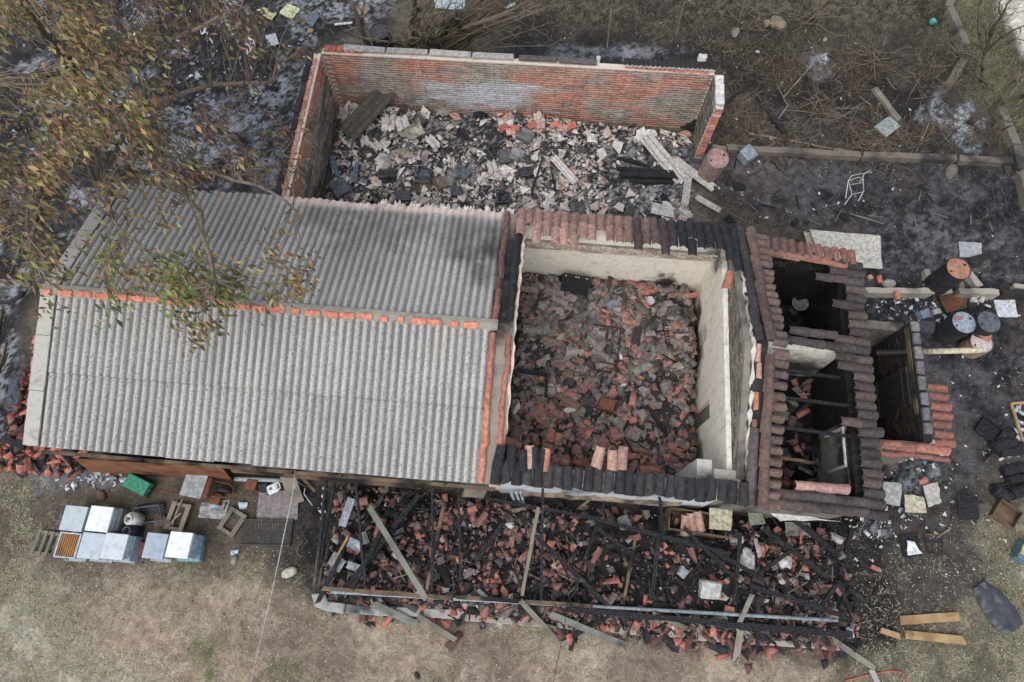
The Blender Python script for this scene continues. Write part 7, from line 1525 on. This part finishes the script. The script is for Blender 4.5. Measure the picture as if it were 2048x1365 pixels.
def m_green(X, Y):
    r = 0
    for x, y, rx, ry in ((410, 1300, 45, 34), (385, 1140, 36, 26), (560, 1345, 50, 26), (420, 1335, 34, 34), (395, 1290, 20, 34)): r = np.maximum(r, 1 - ss(.3, 1.0, np.hypot((X - x) / rx, (Y - y) / ry)))
    return r
blades('green_grass', 2200, (300, 640, 1090, 1380), m_green, (.03, .08), (.004, .008), [lin(104, 116, 72), lin(122, 130, 86), lin(90, 102, 62)], .5, label='green grass tufts', seed=4)
FAR = [(820, -120), (2200, -120), (2200, 420), (2040, 330), (1900, 150), (1500, 95), (1000, 60)]
def m_far(X, Y): return polymask(X, Y, FAR, 30, 45, 7) * (1 - polymask(X, Y, [(1990, -900), (3200, -900), (3200, 700), (2500, 470), (2110, 175), (2050, 110), (1995, 10)], 8, 10, 13)) * ss(.34, .6, fbm(X, Y, 1 / 50., 4, 71))
blades('dead_scrub', 20000, (800, 2110, -80, 400), m_far, (.07, .24), (.005, .012), [lin(44, 41, 37), lin(62, 56, 49), lin(86, 79, 67), lin(134, 125, 102), lin(84, 82, 62)], .35, label='dead scrub and litter', seed=5)
def m_mid(X, Y): return polymask(X, Y, [(1440, 100), (1900, 120), (2048, 330), (1440, 310)], 30, 45, 8) * ss(.42, .62, fbm(X, Y, 1 / 45., 4, 72))
blades('burnt_twigs', 11000, (1400, 2110, 60, 420), m_mid, (.10, .45), (.005, .012), [lin(46, 40, 36), lin(74, 64, 54), lin(110, 96, 80), lin(140, 126, 106)], .2, z0=.01, label='burnt twigs and litter', seed=6)
def m_road(X, Y): return polymask(X, Y, [(1900, -120), (1985, -20), (2030, 120), (2110, 240), (2110, 420), (2030, 330), (1960, 230)], 20, 25, 12)
blades('verge_grass', 9000, (1850, 2120, -60, 420), m_road, (.05, .2), (.005, .011), [lin(80, 84, 56), lin(116, 116, 82), lin(146, 140, 112), lin(92, 96, 60)], .5, label='roadside grass', seed=7)
def m_char(X, Y): return (polymask(X, Y, [(1380, 285), (2100, 330), (2110, 860), (2000, 900), (1920, 1010), (1700, 1040), (1700, 400), (1440, 470)], 35, 45, 9) + polymask(X, Y, [(-60, -60), (700, -60), (640, 100), (560, 390), (60, 420), (-60, 640)], 30, 30, 11)) * ss(.42, .66, fbm(X, Y, 1 / 30., 4, 73))
blades('burnt_straw', 14000, (-60, 2110, -60, 1050), m_char, (.03, .12), (.004, .010), [lin(38, 38, 42), lin(60, 60, 64), lin(90, 88, 88), lin(124, 122, 122), lin(50, 48, 48)], .2, label='burnt straw and ash flakes', seed=8)

def m_sand(X, Y): return ss(.4, .65, fbm(X, Y, 1 / 60., 4, 74))
blades('trodden_litter', 5000, (-60, 2110, 1130, 1400), m_sand, (.02, .09), (.004, .010), [lin(92, 82, 70), lin(120, 110, 94), lin(196, 188, 168), lin(76, 68, 58)], .15, label='trodden straw and leaf litter', seed=12)
# ------------------------------------------------------------------ say of each loose piece which one it is
LAND = [(1148, 570, 'burnt appliance'), (1210, 815, 'small stove'), (1195, 690, 'bed frame'), (1330, 665, 'coil spring'), (1297, 606, 'round pan'), (1425, 940, 'chimney stump'), (1405, 765, 'gable doorway'), (1062, 753, 'crosswise charred beam'), (1010, 830, 'beam along the left wall'), (1140, 822, 'long white plaster lump'), (1243, 920, 'ashy front wall'), (1390, 600, 'right gable foot'), (1040, 600, 'left rear corner'), (1310, 845, 'beam near the stove'),
        (829, 271, 'cream square tin'), (813, 317, 'buff square tin'), (737, 314, 'open dark tin'), (776, 357, 'long black tin'), (846, 378, 'olive tin'), (924, 351, 'tipped blue tin'), (681, 383, 'large blue corner tin'), (1050, 277, 'grey green tin'), (988, 311, 'black rounded tin'), (1152, 420, 'slate blue tin'), (1052, 352, 'purple black tin'), (740, 250, 'grooved dark sheet'), (672, 340, 'short blue pipe'), (1130, 350, 'thin sheet sliver'), (1325, 325, 'long corrugated sheet'), (1420, 325, 'rusty pinkish drum'), (1290, 355, 'black logs'), (1080, 250, 'fallen hollow bricks'), (965, 232, 'black burnt heap'), (1385, 258, 'burnt bush clump'), (1230, 250, 'rear wall foot'), (1325, 428, 'flat white sheet piece'), (1090, 390, 'thin black sticks'), (960, 385, 'broken sheet ends'), (1230, 410, 'pale ash floor'),
        (803, 1107, 'grey green beam'), (780, 1090, 'thick slanting beam'), (700, 1100, 'pale split lath'), (640, 1200, 'white porch corner'), (648, 1010, 'row of white stones'), (876, 1095, 'half burnt grey beam'), (984, 1080, 'short beam by the orange heap'), (1059, 1106, 'weathered middle beam'), (1140, 1140, 'beam slanting to the tube'), (1254, 1135, 'brown half burnt beam'), (1300, 1160, 'thick charred post'), (1395, 1045, 'open cabinet'), (1415, 1180, 'dented white tin'), (1461, 1140, 'upright looking beam'), (1530, 1130, 'crossed charred beams'), (1564, 1122, 'white cloth lump'), (1610, 1035, 'fallen white ceiling sheet'), (1490, 1118, 'crumpled foil heap'), (1477, 1225, 'grey green plank'), (1690, 1265, 'right porch corner'), (730, 1010, 'slate grey sheet strip'), (1040, 1000, 'metal strips by the eave'), (920, 1060, 'rafter under the last sheet'), (1200, 1020, 'long charred purlin'), (1000, 1190, 'middle of the metal tube'), (1660, 1180, 'right end of the metal tube'), (1330, 1210, 'scorched sill beam'), (715, 1148, 'blue grey sheet sliver'),
        (792, 1227, 'pale green plank'), (874, 1254, 'grey split plank'), (1075, 1240, 'propped plank'), (1172, 1258, 'long pale plank'), (1333, 1240, 'short pale plank'), (1473, 1290, 'brown plank on the sand'), (1704, 1310, 'grooved grey plank'), (22, 695, 'long brown lath'), (55, 790, 'standing dark sheet'), (40, 892, 'black stump'), (20, 590, 'old tyre'), (10, 860, 'left edge heap'), (1560, 830, 'grey bent panel'), (1640, 905, 'black square appliance'), (1558, 912, 'blue black box'), (1612, 700, 'plaster slab'), (1780, 790, 'plank door')]
ORD = ['nearest', 'second', 'third', 'fourth', 'fifth', 'sixth', 'seventh', 'eighth', 'ninth', 'tenth', 'eleventh', 'twelfth', 'thirteenth', 'fourteenth', 'fifteenth', 'sixteenth', 'seventeenth', 'eighteenth', 'nineteenth', 'twentieth']
def region(u, v):
    return 'room' if 0.1 < u < 4.45 and .3 < v < 5.3 else 'store' if v > 5.4 and u < 4.6 else 'wing' if 4.6 <= u < 7.1 and v > .2 else 'annex' if u >= 7.1 and v > .8 else 'left' if u < -8 else 'porch'
LR = [(x, y, n, region(*P(x, y, .25))) for x, y, n in LAND]
for n_ in ('middle of the metal tube',): pass
bins = {}
for o, sw, cat, u, v in SCAT:
    x, y = proj(u, v, .25); rg = region(u, v)
    best = min(((math.hypot(lx - x, ly - y) + (0 if lr == rg else 400), lx, ly, ln) for lx, ly, ln, lr in LR))
    dx, dy = x - best[1], y - best[2]; dr = ('left of' if dx < 0 else 'right of') if abs(dx) > abs(dy) else ('above' if dy < 0 else 'below')
    bins.setdefault((sw, cat, dr, best[3]), []).append((best[0], o))
for (sw, cat, dr, ln), L in bins.items():
    L.sort(key=lambda q: q[0]); nm = {'cement shard': 'sheet shard'}.get(cat, cat)
    for k, (d_, o) in enumerate(L):
        if len(L) == 1: o['label'] = f'{sw} {nm} lying {dr} the {ln}'
        else: o['label'] = f'{sw} {nm} {dr} the {ln}, {ORD[min(k, 19)]} ' + ('to it' if k == 0 else 'closest')

def place_words(name, fmt, marks):
    L = [o for o in COL.objects if o.get('label') == name]; seen = {}
    for o in L:
        x, y = proj(o.location.x, o.location.y, o.location.z); b = min((math.hypot(x - mx, y - my), mn, mx, my) for mx, my, mn in marks)
        dx, dy = x - b[2], y - b[3]; dr = ('left of' if dx < 0 else 'right of') if abs(dx) > abs(dy) else ('above' if dy < 0 else 'below')
        seen.setdefault((dr, b[1]), []).append((b[0], o))
    for (dr, mn), q in seen.items():
        q.sort(key=lambda t: t[0])
        for k, (_, o) in enumerate(q): o['label'] = fmt.format(f'{dr} {mn}') + (f', {ORD[k]} closest' if k else '')
place_words('pale torn scrap', 'pale torn scrap under the leafy tree, {}', [(150, 140, 'the thick leaning limb'), (300, 200, 'the long side limb'), (420, 175, 'the bare side limb'), (235, 262, 'the trunk foot'), (100, 60, 'the top left limb'), (380, 60, 'the upper right limb'), (330, 330, 'the limb over the roof')])
for nm in ('orange red hollow brick in the fallen pile against the store rear wall', 'half whitened hollow brick in the fallen pile against the store rear wall'):
    place_words(nm, nm.split(' in the')[0] + ' in the fallen pile, {}', [(1050, 277, 'the grey green tin'), (989, 311, 'the black rounded tin'), (1110, 285, 'the tiny cream tin'), (965, 232, 'the black burnt heap'), (1160, 262, 'the ash by the rear wall')])
place_words('yellowish stone in the small pile at the scrub edge', 'yellowish stone in the small pile, {}', [(1555, 40, 'the tan boulder'), (1525, 50, 'the pile middle'), (1560, 60, 'the pile end')])
